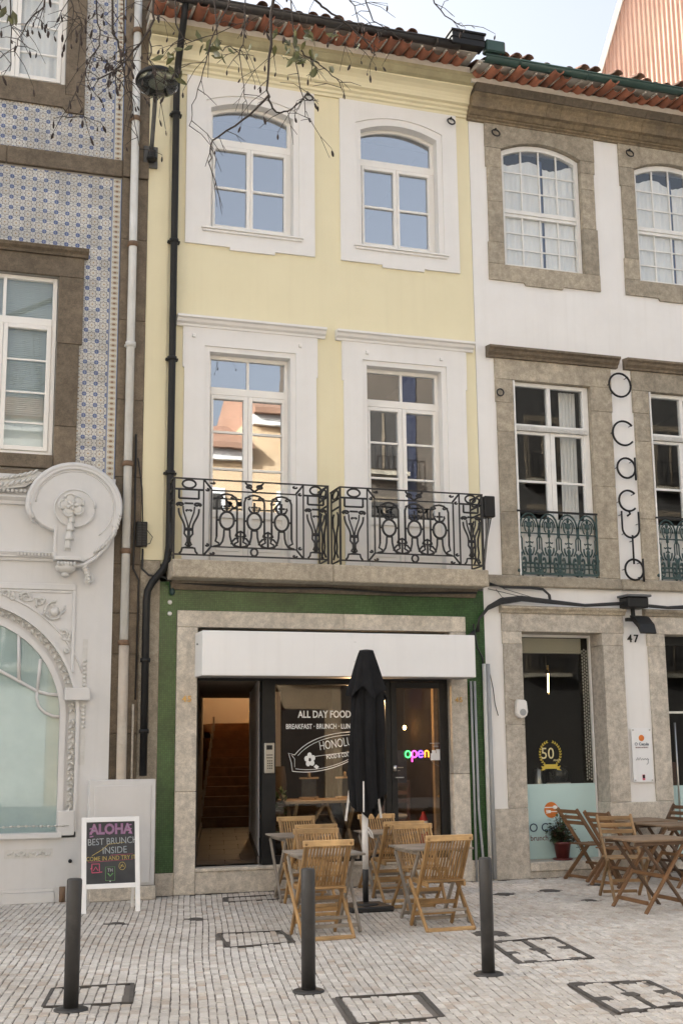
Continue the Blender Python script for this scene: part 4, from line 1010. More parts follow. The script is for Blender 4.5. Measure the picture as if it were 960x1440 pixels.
def white_french(dx):
    a0, a1, b0, b1 = 7.11 + dx, 8.95 + dx, 7.38 + dx, 8.60 + dx
    gblock(a0, a1, 6.76, 7.06); 
    for x0, x1, cuts in ((a0, b0, (3.985, 4.86, 6.0, 6.42, 6.76)), (b1, a1, (3.985, 4.55, 5.30, 6.40, 6.76))):
        for i in range(4):
            e = -.015 if i < 3 else 0
            gblock(x0 - (e if x0 == a0 else 0), x1 + (e if x0 != a0 else 0), cuts[i], cuts[i + 1])
    pr = [(.0, 7.06), (-.06, 7.06), (-.07, 7.09), (-.11, 7.12), (-.125, 7.155), (-.165, 7.175), (-.165, 7.205), (0, 7.225)]
    MB().sweep_x(pr, a0 - .12, a1 + .10).build('lintel_cornice', Y['granite3'], wh)
    f0, f1 = b0 + .004, b1 - .004; y0, y1 = .05, .12; c = (f0 + f1) / 2
    wn = MB()
    wn.box(f0, f0 + .05, y0, y1, 3.99, 6.755); wn.box(f1 - .09, f1, y0, y1, 3.99, 6.755); wn.box(f0 + .05, f1 - .09, y0, y1, 6.70, 6.755)
    wn.box(f0 + .05, f1 - .09, y0, y1, 6.08, 6.15); c = (f0 + .05 + f1 - .09) / 2; wn.box(c - .03, c + .03, y0, y1, 6.15, 6.70); wn.box(f0 + .05, f1 - .09, y0, y1, 3.99, 4.02)
    o = wn.build('window', Y['oldframe'], wh, .004)
    b = MB(); b.box(f0 + .0, f1 - .05, y0 - .03, y0 - .001, 6.05, 6.115)
    x = f0 + .02
    while x < f1 - .08: b.box(x, x + .014, y0 - .038, y0 - .03, 6.06, 6.105); x += .026
    b.build('carved_transom', Y['relief'], o)
    for p0, p1 in ((f0 + .046, c - .028), (c + .028, f1 - .086)): pane(o, p0, p1, 6.146, 6.704, .085)
    for s_, (p0, p1) in enumerate(((f0 + .05, c), (c, f1 - .09))):
        tl, tr = (.025, .075) if s_ == 0 else (.075, .025); lf = MB(); ya, yb = y0 + .005, y1 - .01
        lf.box(p0 + .002, p0 + tl, ya, yb, 4.022, 6.048); lf.box(p1 - tr, p1 - .002, ya, yb, 4.022, 6.048)
        lf.box(p0 + tl, p1 - tr, ya, yb, 6.005, 6.048); lf.box(p0 + tl, p1 - tr, ya, yb, 4.70, 4.80); lf.box(p0 + tl, p1 - tr, ya, yb, 4.022, 4.12)
        lf.build('casement', Y['oldframe'], o, .004)
        B('glazing_bar', Y['oldframe'], o, p0 + tl, p1 - tr, ya + .012, yb - .01, 5.315, 5.345)
        MB().box(p0 + tl, p1 - tr, ya + .02, yb - .01, 4.12, 4.70).box(p0 + tl + .05, p1 - tr - .05, ya + .004, ya + .03, 4.18, 4.64).build('door_panel', Y['oldframe'], o, .004)
        pane(o, p0 + tl - .004, p1 - tr + .004, 4.796, 6.009, .085)
    # drawn back curtain on the right
    b = MB(); vs = []; n = 24
    for i in range(n + 1):
        x = c + .25 + .26 * i / n; y = .26 + .012 * math.sin(i * 1.3); vs += [(x, y, 4.05), (x + .02, y, 6.72)]
    b.add(vs, [(2 * i, 2 * i + 2, 2 * i + 3, 2 * i + 1) for i in range(n)], None, 0, True); b.build('curtain', Y['curtain'], o)
    rl = MB(); rl.bar((b0 - .01, -.035, 4.885), (b1 + .005, -.035, 4.885), .035, .025)
    ro = rl.build('railing', Y['blackmetal'], wh)
    cast_rail(ro, b0 + .015, b1 - .01, 4.02, 4.868, -.03, Y['castgreen'])
    MB().box(b0 + .002, b0 + .022, -.045, .04, 3.99, 6.75).build('reveal_board', Y['oldframe'], o)
white_french(0); white_french(2.175)
# stone band in blocks
xs = [6.88, 8.93, 10.9, 12.6]
for i in range(3): B('band_stone', Y['granite'], wh, xs[i] + .002, xs[i + 1] - .002, -.075, .0, 3.825, 3.98, bevel=.018)
# stone cornice in blocks
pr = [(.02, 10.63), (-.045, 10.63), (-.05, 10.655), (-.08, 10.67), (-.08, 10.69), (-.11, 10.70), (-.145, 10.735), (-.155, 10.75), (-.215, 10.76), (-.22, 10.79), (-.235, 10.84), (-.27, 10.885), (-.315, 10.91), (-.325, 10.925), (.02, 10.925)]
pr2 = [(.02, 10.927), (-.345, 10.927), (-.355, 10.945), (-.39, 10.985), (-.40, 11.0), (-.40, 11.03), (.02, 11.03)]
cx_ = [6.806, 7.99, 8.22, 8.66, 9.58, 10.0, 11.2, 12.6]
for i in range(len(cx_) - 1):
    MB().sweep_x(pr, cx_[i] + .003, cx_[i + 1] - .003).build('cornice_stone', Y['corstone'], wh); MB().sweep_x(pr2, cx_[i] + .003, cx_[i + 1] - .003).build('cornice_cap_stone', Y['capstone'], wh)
eaves(wh, 6.74, 12.6, 11.03, .178, Y['greengutter'], 6.80, 12.6)
MB().box(6.80, 7.10, -.78, -.62, 11.30, 11.485).build('gutter_box', Y['greengutter'], wh, .02)
# street level
MB().sweep_x([(0, 3.47), (-.05, 3.47), (-.065, 3.50), (-.10, 3.53), (-.10, 3.555), (0, 3.575)], 7.06, 8.96).build('door_cornice', Y['granite'], wh)
MB().sweep_x([(0, 3.47), (-.05, 3.47), (-.065, 3.50), (-.10, 3.53), (-.10, 3.555), (0, 3.575)], 9.26, 11.2).build('door_cornice', Y['granite'], wh)
gblock(7.085, 8.94, 3.22, 3.468, -.03, .36, 'granite2'); gblock(9.30, 11.15, 3.22, 3.468, -.03, .36, 'granite2')
def jamb(x0, x1, cuts):
    for i in range(len(cuts) - 1): gblock(x0 + (.012 if i < len(cuts) - 2 else 0), x1, cuts[i], cuts[i + 1], -.03, .36, 'granite2')
jamb(7.085, 7.375, (.90, 1.98, 3.05, 3.22)); gblock(6.86, 7.375, .0, .898, -.032, .36, 'granite2')
jamb(8.59, 8.92, (.94, 3.05, 3.22)); gblock(8.59, 9.585, .0, .938, -.032, .36, 'granite2')
jamb(9.30, 9.585, (.94, 3.05, 3.22)); jamb(10.86, 11.15, (.0, 3.05, 3.22))
B('window_sill', Y['granite2'], wh, 7.378, 8.588, -.02, .40, .0, .085, bevel=.004); B('window_sill', Y['granite2'], wh, 7.378, 8.588, -.035, .40, .088, .205, bevel=.008)
B('door_step', Y['granite2'], wh, 9.588, 10.858, -.02, .40, .0, .12, bevel=.008)
def caf_window(x0, x1, zs):
    fr = MB(); fr.box(x0, x0 + .02, .30, .36, zs, 3.215); fr.box(x1 - .02, x1, .30, .36, zs, 3.215); fr.box(x0 + .02, x1 - .02, .30, .36, 3.18, 3.215)
    o = fr.build('window', Y['oldframe'], wh)
    pane(o, x0 + .016, x1 - .016, zs, 3.185, .33, 'shopglass', .008)
    B('frosted_film', Y['teal'], o, x0 + .021, x1 - .021, .318, .324, zs + .002, 1.19)
    bl = MB(); bl.box(x0 + .03, x1 - .12, .36, .372, 2.975, 3.17); bl.tube([(x0 + .03, .366, 2.97), (x1 - .12, .366, 2.97)], .012, 6)
    bl.build('roller_blind', mat('beige_blind', (.42, .40, .33), .8), o)
    b = MB()
    for k in range(3):
        for j in range(40): b.blob((x1 - .10 + .032 * k, .37, 1.24 + .045 * j + .02 * (k % 2)), .014, .012, .02, 6, 3)
    b.build('bead_curtain', mat('pale_bead', (.50, .49, .45), .6), o)
    return o
cw = caf_window(7.378, 8.588, .207)
B('door_head', Y['blackmetal'], wh, 9.60, 10.84, .31, .37, 3.10, 3.215)
dw = MB().box(9.60, 9.64, .31, .37, .125, 3.10).box(9.64, 10.84, .31, .37, 2.13, 2.16).build('glass_door', Y['steel'], wh)
pane(dw, 9.64, 10.84, .13, 3.10, .335, 'shopglass', .008)
B('frosted_film', Y['teal'], dw, 9.66, 10.83, .322, .328, .14, 1.13)
T('pull_handle', Y['steel'], dw, [(9.86, .28, .45), (9.86, .28, 2.0)], .014, 8); T('pull_handle', Y['steel'], dw, [(9.70, .28, 1.2), (9.70, .28, 2.0)], .010, 8)
# printing on the teal film
def circ_plate(cx, cz, r, y0, y1, n=28): return MB().prism([(cx + r * math.cos(2 * PI * k / n), cz + r * math.sin(2 * PI * k / n)) for k in range(n)], y0, y1)
fy = .314
circ_plate(7.885, .845, .105, fy, fy + .0035).build('orange_logo', Y['orange'], cw)
lg = MB(); y_ = fy - .003
lg.box(7.70, 7.83, y_, fy - .0005, .892, .906); lg.prism([(7.855 + .035 * math.cos(2 * PI * k / 14), .90 + .024 * math.sin(2 * PI * k / 14)) for k in range(14)], y_, fy - .0005)
lg.box(7.80, 7.905, y_, fy - .0005, .838, .848); lg.prism([(7.72, .82), (7.785, .825), (7.80, .843), (7.785, .862), (7.72, .866), (7.72, .858), (7.77, .853), (7.72, .85), (7.72, .84), (7.77, .836), (7.72, .83)], y_, fy - .0005)
lg.v = [(p[0] + .085, p[1], p[2] - .02) for p in lg.v]
lg.build('spoon_and_fork', Y['whiteprint'], cw)
text_mb('O Caçula', .16, 7.545, .565, fy, .003).build('lettering', Y['navyprint'], cw)
text_mb('brunch', .10, 7.555, .45, fy, .003, sx=.95).build('lettering', Y['maroon'], cw)
# anniversary laurel on the upper glass
ly = .322
text_mb('50', .215, 7.765, 1.525, ly, .003, sx=.95).build('lettering', Y['creamprint'], cw)
text_mb('ANOS', .04, 7.95, 1.49, ly, .003).build('lettering', Y['creamprint'], cw)
b = MB()
for s_ in (-1, 1):
    for i in range(11):
        a = R(-58 + 12.5 * i); cx, cz = 7.758 + s_ * .155 * math.cos(a) , 1.60 + .165 * math.sin(a)
        for t_ in (-1, 1):
            aa = a + PI / 2 + t_ * .5; dx, dz = s_ * math.cos(aa), math.sin(aa)
            b.prism([(cx, cz), (cx + dx * .018 - dz * .008, cz + dz * .018 + dx * .008), (cx + dx * .036, cz + dz * .036), (cx + dx * .018 + dz * .008, cz + dz * .018 - dx * .008)], ly + .0005 * t_, ly + .003)
b.prism([(7.60, 1.375), (7.635, 1.405), (7.61, 1.44), (7.66, 1.43), (7.66, 1.46), (7.86, 1.46), (7.86, 1.43), (7.91, 1.44), (7.885, 1.405), (7.92, 1.375), (7.85, 1.385), (7.85, 1.40), (7.67, 1.40), (7.67, 1.385)], ly, ly + .003)
b.v = [(p[0] + .15, p[1], p[2] - .01) for p in b.v]
b.build('laurel_wreath', Y['goldprint'], cw)
# shelf goods seen through the cafe window, and its filament bulb
for i, (x, lb) in enumerate(((7.62, 'steel canister on the window shelf, the left of two'), (7.86, 'steel canister on the window shelf, the right of two'))):
    t = thing('steel_canister', lb, 'canister', (x, .62, 1.10), 'steel canisters in the cafe window')
    MB().lathe([(.058, 1.10), (.06, 1.11), (.06, 1.36), (.05, 1.365)], (x, .62), 18).build('body', Y['steel'], t)
    MB().lathe([(.055, 1.366), (.05, 1.38), (.012, 1.385), (.012, 1.40)], (x, .62), 18).build('lid', Y['steel'], t)
    b = MB()
    for j in range(5): b.tube([(x + .02 * math.cos(j * 1.3), .62 + .02 * math.sin(j), 1.34), (x + .06 * math.cos(j * 1.3), .62 + .05 * math.sin(j * 1.3), 1.60 + .02 * j)], .007, 5)
B('window_shelf', Y['darkwood'], wh, 7.40, 8.56, .45, .80, 1.06, 1.098)
t = thing('glass_jar', 'wide glass cake stand with clear dome on the window shelf', 'cake stand', (8.17, .62, 1.10))
MB().lathe([(.16, 1.10), (.17, 1.12), (.17, 1.19), (.15, 1.195)], (8.17, .62), 22).build('base', Y['trim'], t)
MB().lathe([(.165, 1.196), (.165, 1.34), (.14, 1.40), (.05, 1.43), (.02, 1.45)], (8.17, .62), 22).build('dome', Y['lampglass'], t)
t = thing('pendant_bulb', 'lit long filament bulb hanging behind the cafe window', 'pendant lamp', (8.27, 1.0, 2.6))
T('flex', Y['cable'], t, [(8.27, 1.0, 3.69), (8.27, 1.0, 2.83)], .006, 6)
MB().lathe([(.012, 2.40), (.028, 2.43), (.028, 2.74), (.015, 2.78)], (8.27, 1.0), 12).build('glass_tube', Y['shopglass'], t)
T('filament', Y['bulb'], t, [(8.265, 1.0, 2.45), (8.275, 1.0, 2.72)], .010, 6)
T('cap', Y['brass'], t, [(8.27, 1.0, 2.78), (8.27, 1.0, 2.84)], .016, 8)

# letter sign running down the wall
t = thing('wire_letter_sign', 'tall sign of black wire letters reading O Caçula down the white wall', 'sign', (9.12, -.08, 5.5))
def letter(paths, cx, cz, studs):
    b = MB()
    for p in paths: b.tube([(cx + a, -.085, cz + z) for a, z in p], .0155, 6)
    b.build('letter', Y['blackmetal'], t)
    b = MB()
    for a, z in studs: b.tube([(cx + a, .01, cz + z), (cx + a, -.085, cz + z)], .006, 5)
    b.build('stand_off', Y['blackmetal'], t)
def cc(r, a0, a1, n=24): return [(r * math.cos(R(a0 + (a1 - a0) * i / n)), r * math.sin(R(a0 + (a1 - a0) * i / n))) for i in range(n + 1)]
letter([cc(.175, 0, 360)], 9.055, 6.80, [(.12, .12), (-.175, 0), (-.12, -.12)])
letter([cc(.178, 40, 320)], 9.075, 6.085, [(.13, .12), (-.178, 0), (.1, -.14)])
letter([cc(.145, 0, 360), [(.145, .16), (.145, -.17)]], 9.085, 5.575, [(.10, .10), (-.145, 0), (.1, -.1)])
letter([cc(.148, 45, 315), [(0, -.148), (.015, -.19), (-.03, -.22)]], 9.09, 5.10, [(.1, .1), (-.148, -.02)])
letter([[(-.135, .20), (-.135, -.04)] + [(.135 * math.cos(R(a)), -.04 + .135 * math.sin(R(a))) for a in range(180, 361, 15)] + [(.135, .20)]], 9.105, 4.745, [(-.135, .15), (.135, .03), (-.1, -.12)])
letter([[(0, .20), (0, -.21)]], 9.125, 4.405, [(0, .12), (0, -.13)])
letter([cc(.145, 0, 360), [(.145, .16), (.145, -.165)]], 9.125, 4.115, [(.10, .10), (-.145, 0), (.1, -.1)])

# plaque, numbers, siren, floodlight, cables
t = thing('wall_plaque', 'white acrylic cafe plaque on the white wall strip beside the glass door', 'sign', (9.12, -.03, 1.56))
B('plate', Y['sign'], t, 8.965, 9.275, -.04, -.03, 1.20, 1.925)
for x in (8.99, 9.25):
    for z in (1.225, 1.90): MB().tube([(x, 0.0, z), (x, -.05, z)], .011, 8).build('stud', Y['steel'], t)
circ_plate(9.115, 1.79, .042, -.044, -.041).build('orange_logo', Y['orange'], t)
text_mb('O Caçula', .058, 9.115, 1.69, -.043, .003, 'CENTER').build('lettering', Y['navyprint'], t)
text_mb('BRUNCH & BISTRO', .023, 9.115, 1.655, -.043, .003, 'CENTER').build('lettering', Y['maroon'], t)
b = MB(); b.tube([(9.02 + .019 * i, -.044, 1.50 + (.03 if i % 2 else -.008) * (1 if i < 5 else .55)) for i in range(11)], .0032, 4); b.tube([(9.20, -.044, 1.51), (9.20, -.044, 1.45), (9.175, -.044, 1.435)], .003, 4); b.build('signature', Y['navyprint'], t)
B('red_badge', Y['chalkred'], t, 9.10, 9.14, -.0445, -.041, 1.225, 1.30); B('badge_band', Y['blackmetal'], t, 9.103, 9.137, -.0465, -.0448, 1.25, 1.295)
t = thing('house_number', 'black house number 47 painted metal beside the floodlight', 'house number', (9.08, -.01, 3.15))
text_mb('4', .15, 9.0, 3.105, -.008, .012, bold=.002).build('digit', Y['blackmetal'], t); text_mb('7', .15, 9.10, 3.105, -.008, .012, bold=.002).build('digit', Y['blackmetal'], t)
t = thing('house_number', 'brass house number 45 on the stone jamb left of the open stair door', 'house number', (2.82, -.04, 2.32))
text_mb('4', .10, 2.765, 2.28, -.036, .012, bold=.003).build('digit', Y['brass'], t); text_mb('5', .10, 2.83, 2.28, -.036, .012, bold=.003).build('digit', Y['brass'], t)
t = thing('house_number', 'brass house number 45 on the stone jamb right of the glass door', 'house number', (6.43, -.04, 2.31))
text_mb('4', .09, 6.375, 2.275, -.036, .012, bold=.002).build('digit', Y['brass'], t); text_mb('5', .09, 6.435, 2.275, -.036, .012, bold=.002).build('digit', Y['brass'], t)
t = thing('alarm_siren', 'white plastic alarm siren box on the granite jamb of the cafe window', 'alarm', (7.30, -.08, 2.18))
MB().prism([(7.215, 2.11), (7.27, 2.06), (7.36, 2.08), (7.385, 2.15), (7.37, 2.30), (7.23, 2.31)], -.12, -.032).build('case', Y['trim'], t, .015, 2)
circ_plate(7.305, 2.14, .045, -.128, -.1195, 16).build('grille', Y['greypipe'], t)
T('wire', Y['creampipe'], t, [(7.24, -.035, 2.30), (7.15, -.035, 2.33), (7.11, -.01, 2.42), (7.14, -.01, 2.55)], .006, 5)
t = thing('floodlight', 'black floodlight on a grey wall box above the number 47', 'lamp', (9.1, -.15, 3.5))
B('wall_box', Y['blackmetal'], t, 8.90, 9.22, -.26, -.0, 3.56, 3.71, bevel=.015); B('box_lid', mat('grey_lid', (.10, .105, .11), .5), t, 8.87, 9.25, -.29, -.0, 3.712, 3.745, bevel=.006)
MB().bar((9.04, -.12, 3.56), (9.04, -.13, 3.42), .05, .03, (0, 1, 0)).build('bracket', Y['blackmetal'], t); B('hinge', Y['blackmetal'], t, 8.92, 9.06, -.16, -.10, 3.38, 3.43, bevel=.006)
b = MB(); c0, c1 = Vector((9.13, -.10, 3.44)), Vector((9.22, -.36, 3.26))
b.prism([(-.09, 3.47), (-.20, 3.44), (-.33, 3.33), (-.37, 3.20), (-.34, 3.19), (-.28, 3.28), (-.12, 3.40)], 9.0, 9.25, 0, 'x'); b.build('lamp_head', Y['blackmetal'], t, .008)
t = thing('cable_bundle', 'bundle of black cables sagging along the white wall above the cafe window', 'cables', (8.2, -.1, 3.6))
for i in range(5):
    d = .018 * i
    pts = [(6.69 + .01 * i, -.06, 3.20), (6.73, -.08, 3.36 + d * .3), (6.86, -.09, 3.50 + d * .6), (7.05, -.10, 3.58 + d), (7.35, -.115, 3.63 + d * .8), (7.75, -.12, 3.605 + d * .6), (8.3, -.125, 3.595 + d * .3 - .02), (8.9, -.12, 3.615 + d * .4), (9.6, -.125, 3.575 + d * .3), (10.6, -.12, 3.60 + d), (12.4, -.12, 3.6 + d)]
    T('cable', Y['cable'], t, pts, .011 + .003 * (i % 2), 6)
for i in range(3):
    T('looped_cable', Y['cable'], t, [(6.90, -.09, 3.86 - .015 * i), (7.1, -.09, 3.80 + .01 * i), (7.5, -.09, 3.80 + .012 * i), (7.68, -.10, 3.785 + .012 * i), (7.76 + .014 * i, -.10, 3.72), (7.77 + .014 * i, -.10, 3.64), (7.70, -.12, 3.60)], .008, 6)
T('thin_wire', Y['cable'], t, [(6.9, -.02, 3.79), (7.3, -.08, 3.70), (7.8, -.12, 3.64)], .004, 4); T('thin_wire', Y['cable'], t, [(7.1, -.08, 3.79), (7.45, -.09, 3.70), (7.72, -.12, 3.62)], .004, 4); T('thin_wire', Y['cable'], t, [(7.02, -.02, 3.79), (7.10, -.03, 3.68), (7.25, -.1, 3.63)], .004, 4)
T('cable_tail', Y['cable'], t, [(6.66, -.06, 3.20), (6.60, -.05, 3.14)], .03, 6)
T('stray_wire', Y['cable'], t, [(6.87, -.02, 2.75), (6.93, -.02, 2.45), (6.95, -.02, 2.25), (6.99, -.02, 2.1)], .006, 5)
t = thing('junction_speaker', 'black box at the right end of the balcony railing with cables below', 'box', (6.80, -.3, 4.85))
MB().box(6.715, 6.865, -.42, -.24, 4.70, 4.985).build('case', Y['blackmetal'], t, .01); B('orange_label', mat('faded_orange', (.42, .24, .12), .6), t, 6.866, 6.869, -.40, -.27, 4.80, 4.90)
for i in range(5): T('lead', Y['greypipe'] if i % 2 else Y['cable'], t, [(6.76 + .02 * i, -.33, 4.70), (6.79 + .006 * i, -.25, 4.45), (6.82 + .005 * i, -.08, 4.1), (6.83 + .005 * i, -.03, 3.86)], .0075, 5)
# conduits at the party wall
t = thing('conduit_pipes', 'grey conduits running down the party wall beside the green tiles', 'pipes', (6.75, -.04, 1.2))
T('conduit', Y['greypipe'], t, [(6.66, -.03, 2.55), (6.665, -.03, .9), (6.70, -.03, .35), (6.72, -.03, 0)], .018, 8); T('conduit', Y['greypipe'], t, [(6.605, -.03, 2.55), (6.61, -.03, 0)], .016, 8)
T('conduit', Y['whitepipe'], t, [(6.80, -.035, 2.78), (6.80, -.035, 0.0)], .026, 10); T('conduit', Y['greypipe'], t, [(6.855, -.035, 2.78), (6.86, -.035, 0.02)], .03, 10)
T('wire', Y['cable'], t, [(6.64, -.09, 3.30), (6.70, -.06, 3.0), (6.79, -.03, 2.85), (6.80, -.03, 2.6)], .012, 6)

# ------------------------------------------------------------------ red clad building behind
rb = thing('red_clad_building', 'tall building behind with sunlit salmon red corrugated cladding', 'building', (13, 4, 0))
p0 = Vector((11.3, 4.2, 0)); dd = Vector((.93, -.37, 0)).normalized(); nn = Vector((-.37, -.93, 0))
dd = Vector((.80, -.60, 0)); nn = Vector((-.60, -.80, 0))
b = MB(); n = 90; wv = .085; pts = []
for i in range(n * 4 + 1):
    s_ = i * wv / 4; off = (0, .022, .022, 0)[i % 4]; pts.append((s_, off))
vs = []
for s_, off in pts:
    zt = min(13.9 + s_ / .33, 19.5)
    q = p0 + dd * s_ - nn * -off
    vs += [(q.x, q.y, 10.0), (q.x, q.y, zt)]
b.add(vs, [(2 * i, 2 * i + 2, 2 * i + 3, 2 * i + 1) for i in range(len(pts) - 1)]); b.build('cladding', Y['clad'], rb)
b = MB(); b.bar((p0.x - .03, p0.y - .03, 13.7), tuple(p0 + dd * 1.85 + Vector((0, -.03, 19.4))), .10, .10); b.build('verge_trim', Y['oppcream'], rb)

# ------------------------------------------------------------------ tiled building on the left
tb = thing('tiled_building', 'building with blue and white wall tiles above an ornate pale grey shopfront', 'building', (.5, 0, 0))
WN = [(-.17, 1.12, 10.235, 12.4), (-.17, 1.125, 5.275, 7.60)]
wall_mb(-6.0, 1.885, 4.6, 13.0, WN, .012, .30).build('wall', Y['grout'], tb)
rooms(tb, -5.9, 1.8, [(.1, 4.5), (4.6, 8.6), (8.7, 12.9)], 5, Y['room'], .36)
# glazed tiles, one object each where the photograph shows them
TS = .1395
me = MB().add([(0, .004, 0), (TS - .002, .004, 0), (TS - .002, .004, TS - .002), (0, .004, TS - .002), (-.0005, .013, -.0005), (TS - .0015, .013, -.0005), (TS - .0015, .013, TS - .0015), (-.0005, .013, TS - .0015)],
              [(0, 1, 2, 3), (0, 4, 5, 1), (1, 5, 6, 2), (2, 6, 7, 3), (3, 7, 4, 0)], [[(0, 0), (1, 0), (1, 1), (0, 1)]] + [[(0.5, 0), (.5, .01), (.51, .01), (.51, 0)]] * 4)
tp = me.build('wall_tile', Y['tile'], tb); first = True; cells = []
STN = [(-.45, 1.372, 9.86, 13), (-.45, 1.40, 4.6, 7.99), (-9, 1.9, 9.03, 9.285)]
ZT0 = 9.285 - TS * 40
k_ = 0
for zi in range(-4, 60):
    for (zb, zlo, zhi) in ((9.285, 9.285, 13.0), (9.03 - 40 * TS, 4.6, 9.03)):
        z = zb + zi * TS
        if not (zlo - .001 <= z and z + TS <= zhi + .002): continue
        for xi in range(0, 45):
            x = 1.76 - (xi + 1) * TS
            if x < -5.9: break
            if any(a - .001 < x and x + TS < b_ + .001 and c - .001 < z and z + TS < d + .001 for a, b_, c, d in STN[:2]): continue
            vis = x > .1 and 5.0 < z < 11.65
            cells.append((not vis, x, z))
cells.sort(key=lambda c: (c[0], -c[1]))
mesh = tp.data
for i, (nv, x, z) in enumerate(cells[:300]):
    o = tp if i == 0 else link('wall_tile', mesh, tb)
    o.location = (x - WL[tb.name].x + WL[tb.name].x - .0, rnd.uniform(-.001, .001), z); o.rotation_euler = (rnd.uniform(-.006, .006), 0, rnd.uniform(-.006, .006))
mesh.transform(Matrix.Translation(WL[tb.name]))
for o in tb.children:
    if o.name.startswith('wall_tile'): o.location = o.location - WL[tb.name]
b = MB()
for nv, x, z in cells[300:]:
    b.add([(x, .005, z), (x + TS - .002, .005, z), (x + TS - .002, .005, z + TS - .002), (x, .005, z + TS - .002)], [(0, 1, 2, 3)], [[(0, 0), (1, 0), (1, 1), (0, 1)]])
if cells[300:]:
    o = b.build('tile_field', Y['tile'], tb); o['kind'] = 'stuff'
b = MB().add([(1.765, .002, 0), (1.882, .002, 0), (1.882, .002, TS - .002), (1.765, .002, TS - .002), (1.764, .013, 0), (1.883, .013, 0), (1.883, .013, TS - .001), (1.764, .013, TS - .001)],
             [(0, 1, 2, 3), (0, 4, 5, 1), (1, 5, 6, 2), (2, 6, 7, 3), (3, 7, 4, 0)], [[(0, 0), (1, 0), (1, 1), (0, 1)]] + [[(0.5, 0), (.5, .01), (.51, .01), (.51, 0)]] * 4)
bo = b.build('border_tile', Y['border'], tb)
k = 0
for zb, hi in ((9.03 - 31 * TS, 9.03), (9.285, 12.9)):
    z = zb
    while z + TS <= hi + .002:
        o = bo if k == 0 else link('border_tile', bo.data, tb); o.location = (0, rnd.uniform(-.001, .001), z); k += 1; z += TS
# stone pilaster in blocks, band, window stones
cuts = [0, .95, 1.9, 2.85, 3.35, 3.95, 5.05, 6.05, 7.1, 8.2, 9.05, 9.29, 10.4, 11.5, 13.0]
for i in range(len(cuts) - 1):
    pr_ = 9.0 < cuts[i] < 9.2
    B('pilaster_stone', Y['granite3'], tb, 1.888, 2.222, -.075 if pr_ else -.04, .2, cuts[i] + .002, cuts[i + 1] - .002, bevel=.008)
for a, c in ((-6, -1.2), (-1.196, .42), (.424, 1.885)): B('band_stone', Y['granite3'], tb, a, c, -.05, .01, 9.05, 9.28, bevel=.008)
gb = lambda x0, x1, z0, z1, y0=-.035: B('frame_stone', Y['granite3'], tb, x0 + .002, x1 - .002, y0, .2, z0 + .002, z1 - .002, bevel=.006)
gb(1.12, 1.372, 10.10, 11.12); gb(1.12, 1.372, 11.12, 12.6); gb(-.42, -.17, 10.1, 12.6)
MB().prism([(-.42, 9.86), (-.22, 9.86), (-.18, 9.92), (1.10, 9.92), (1.14, 9.86), (1.372, 9.86), (1.372, 10.098), (1.12, 10.098), (1.12, 10.232), (-.17, 10.232), (-.17, 10.098), (-.42, 10.098)], -.035, .2).build('frame_stone', Y['granite3'], tb)
gb(1.125, 1.435, 6.72, 7.60); gb(1.125, 1.40, 5.65, 6.72); gb(1.125, 1.40, 4.7, 5.65); gb(-.45, -.17, 4.7, 7.6); gb(-.45, 1.435, 7.60, 7.87)
MB().sweep_x([(.01, 7.87), (-.06, 7.87), (-.075, 7.90), (-.12, 7.93), (-.14, 7.965), (.01, 7.985)], -.55, 1.48).build('lintel_cornice', Y['granite3'], tb)
gb(-.17, 1.122, 5.10, 5.272, -.06)
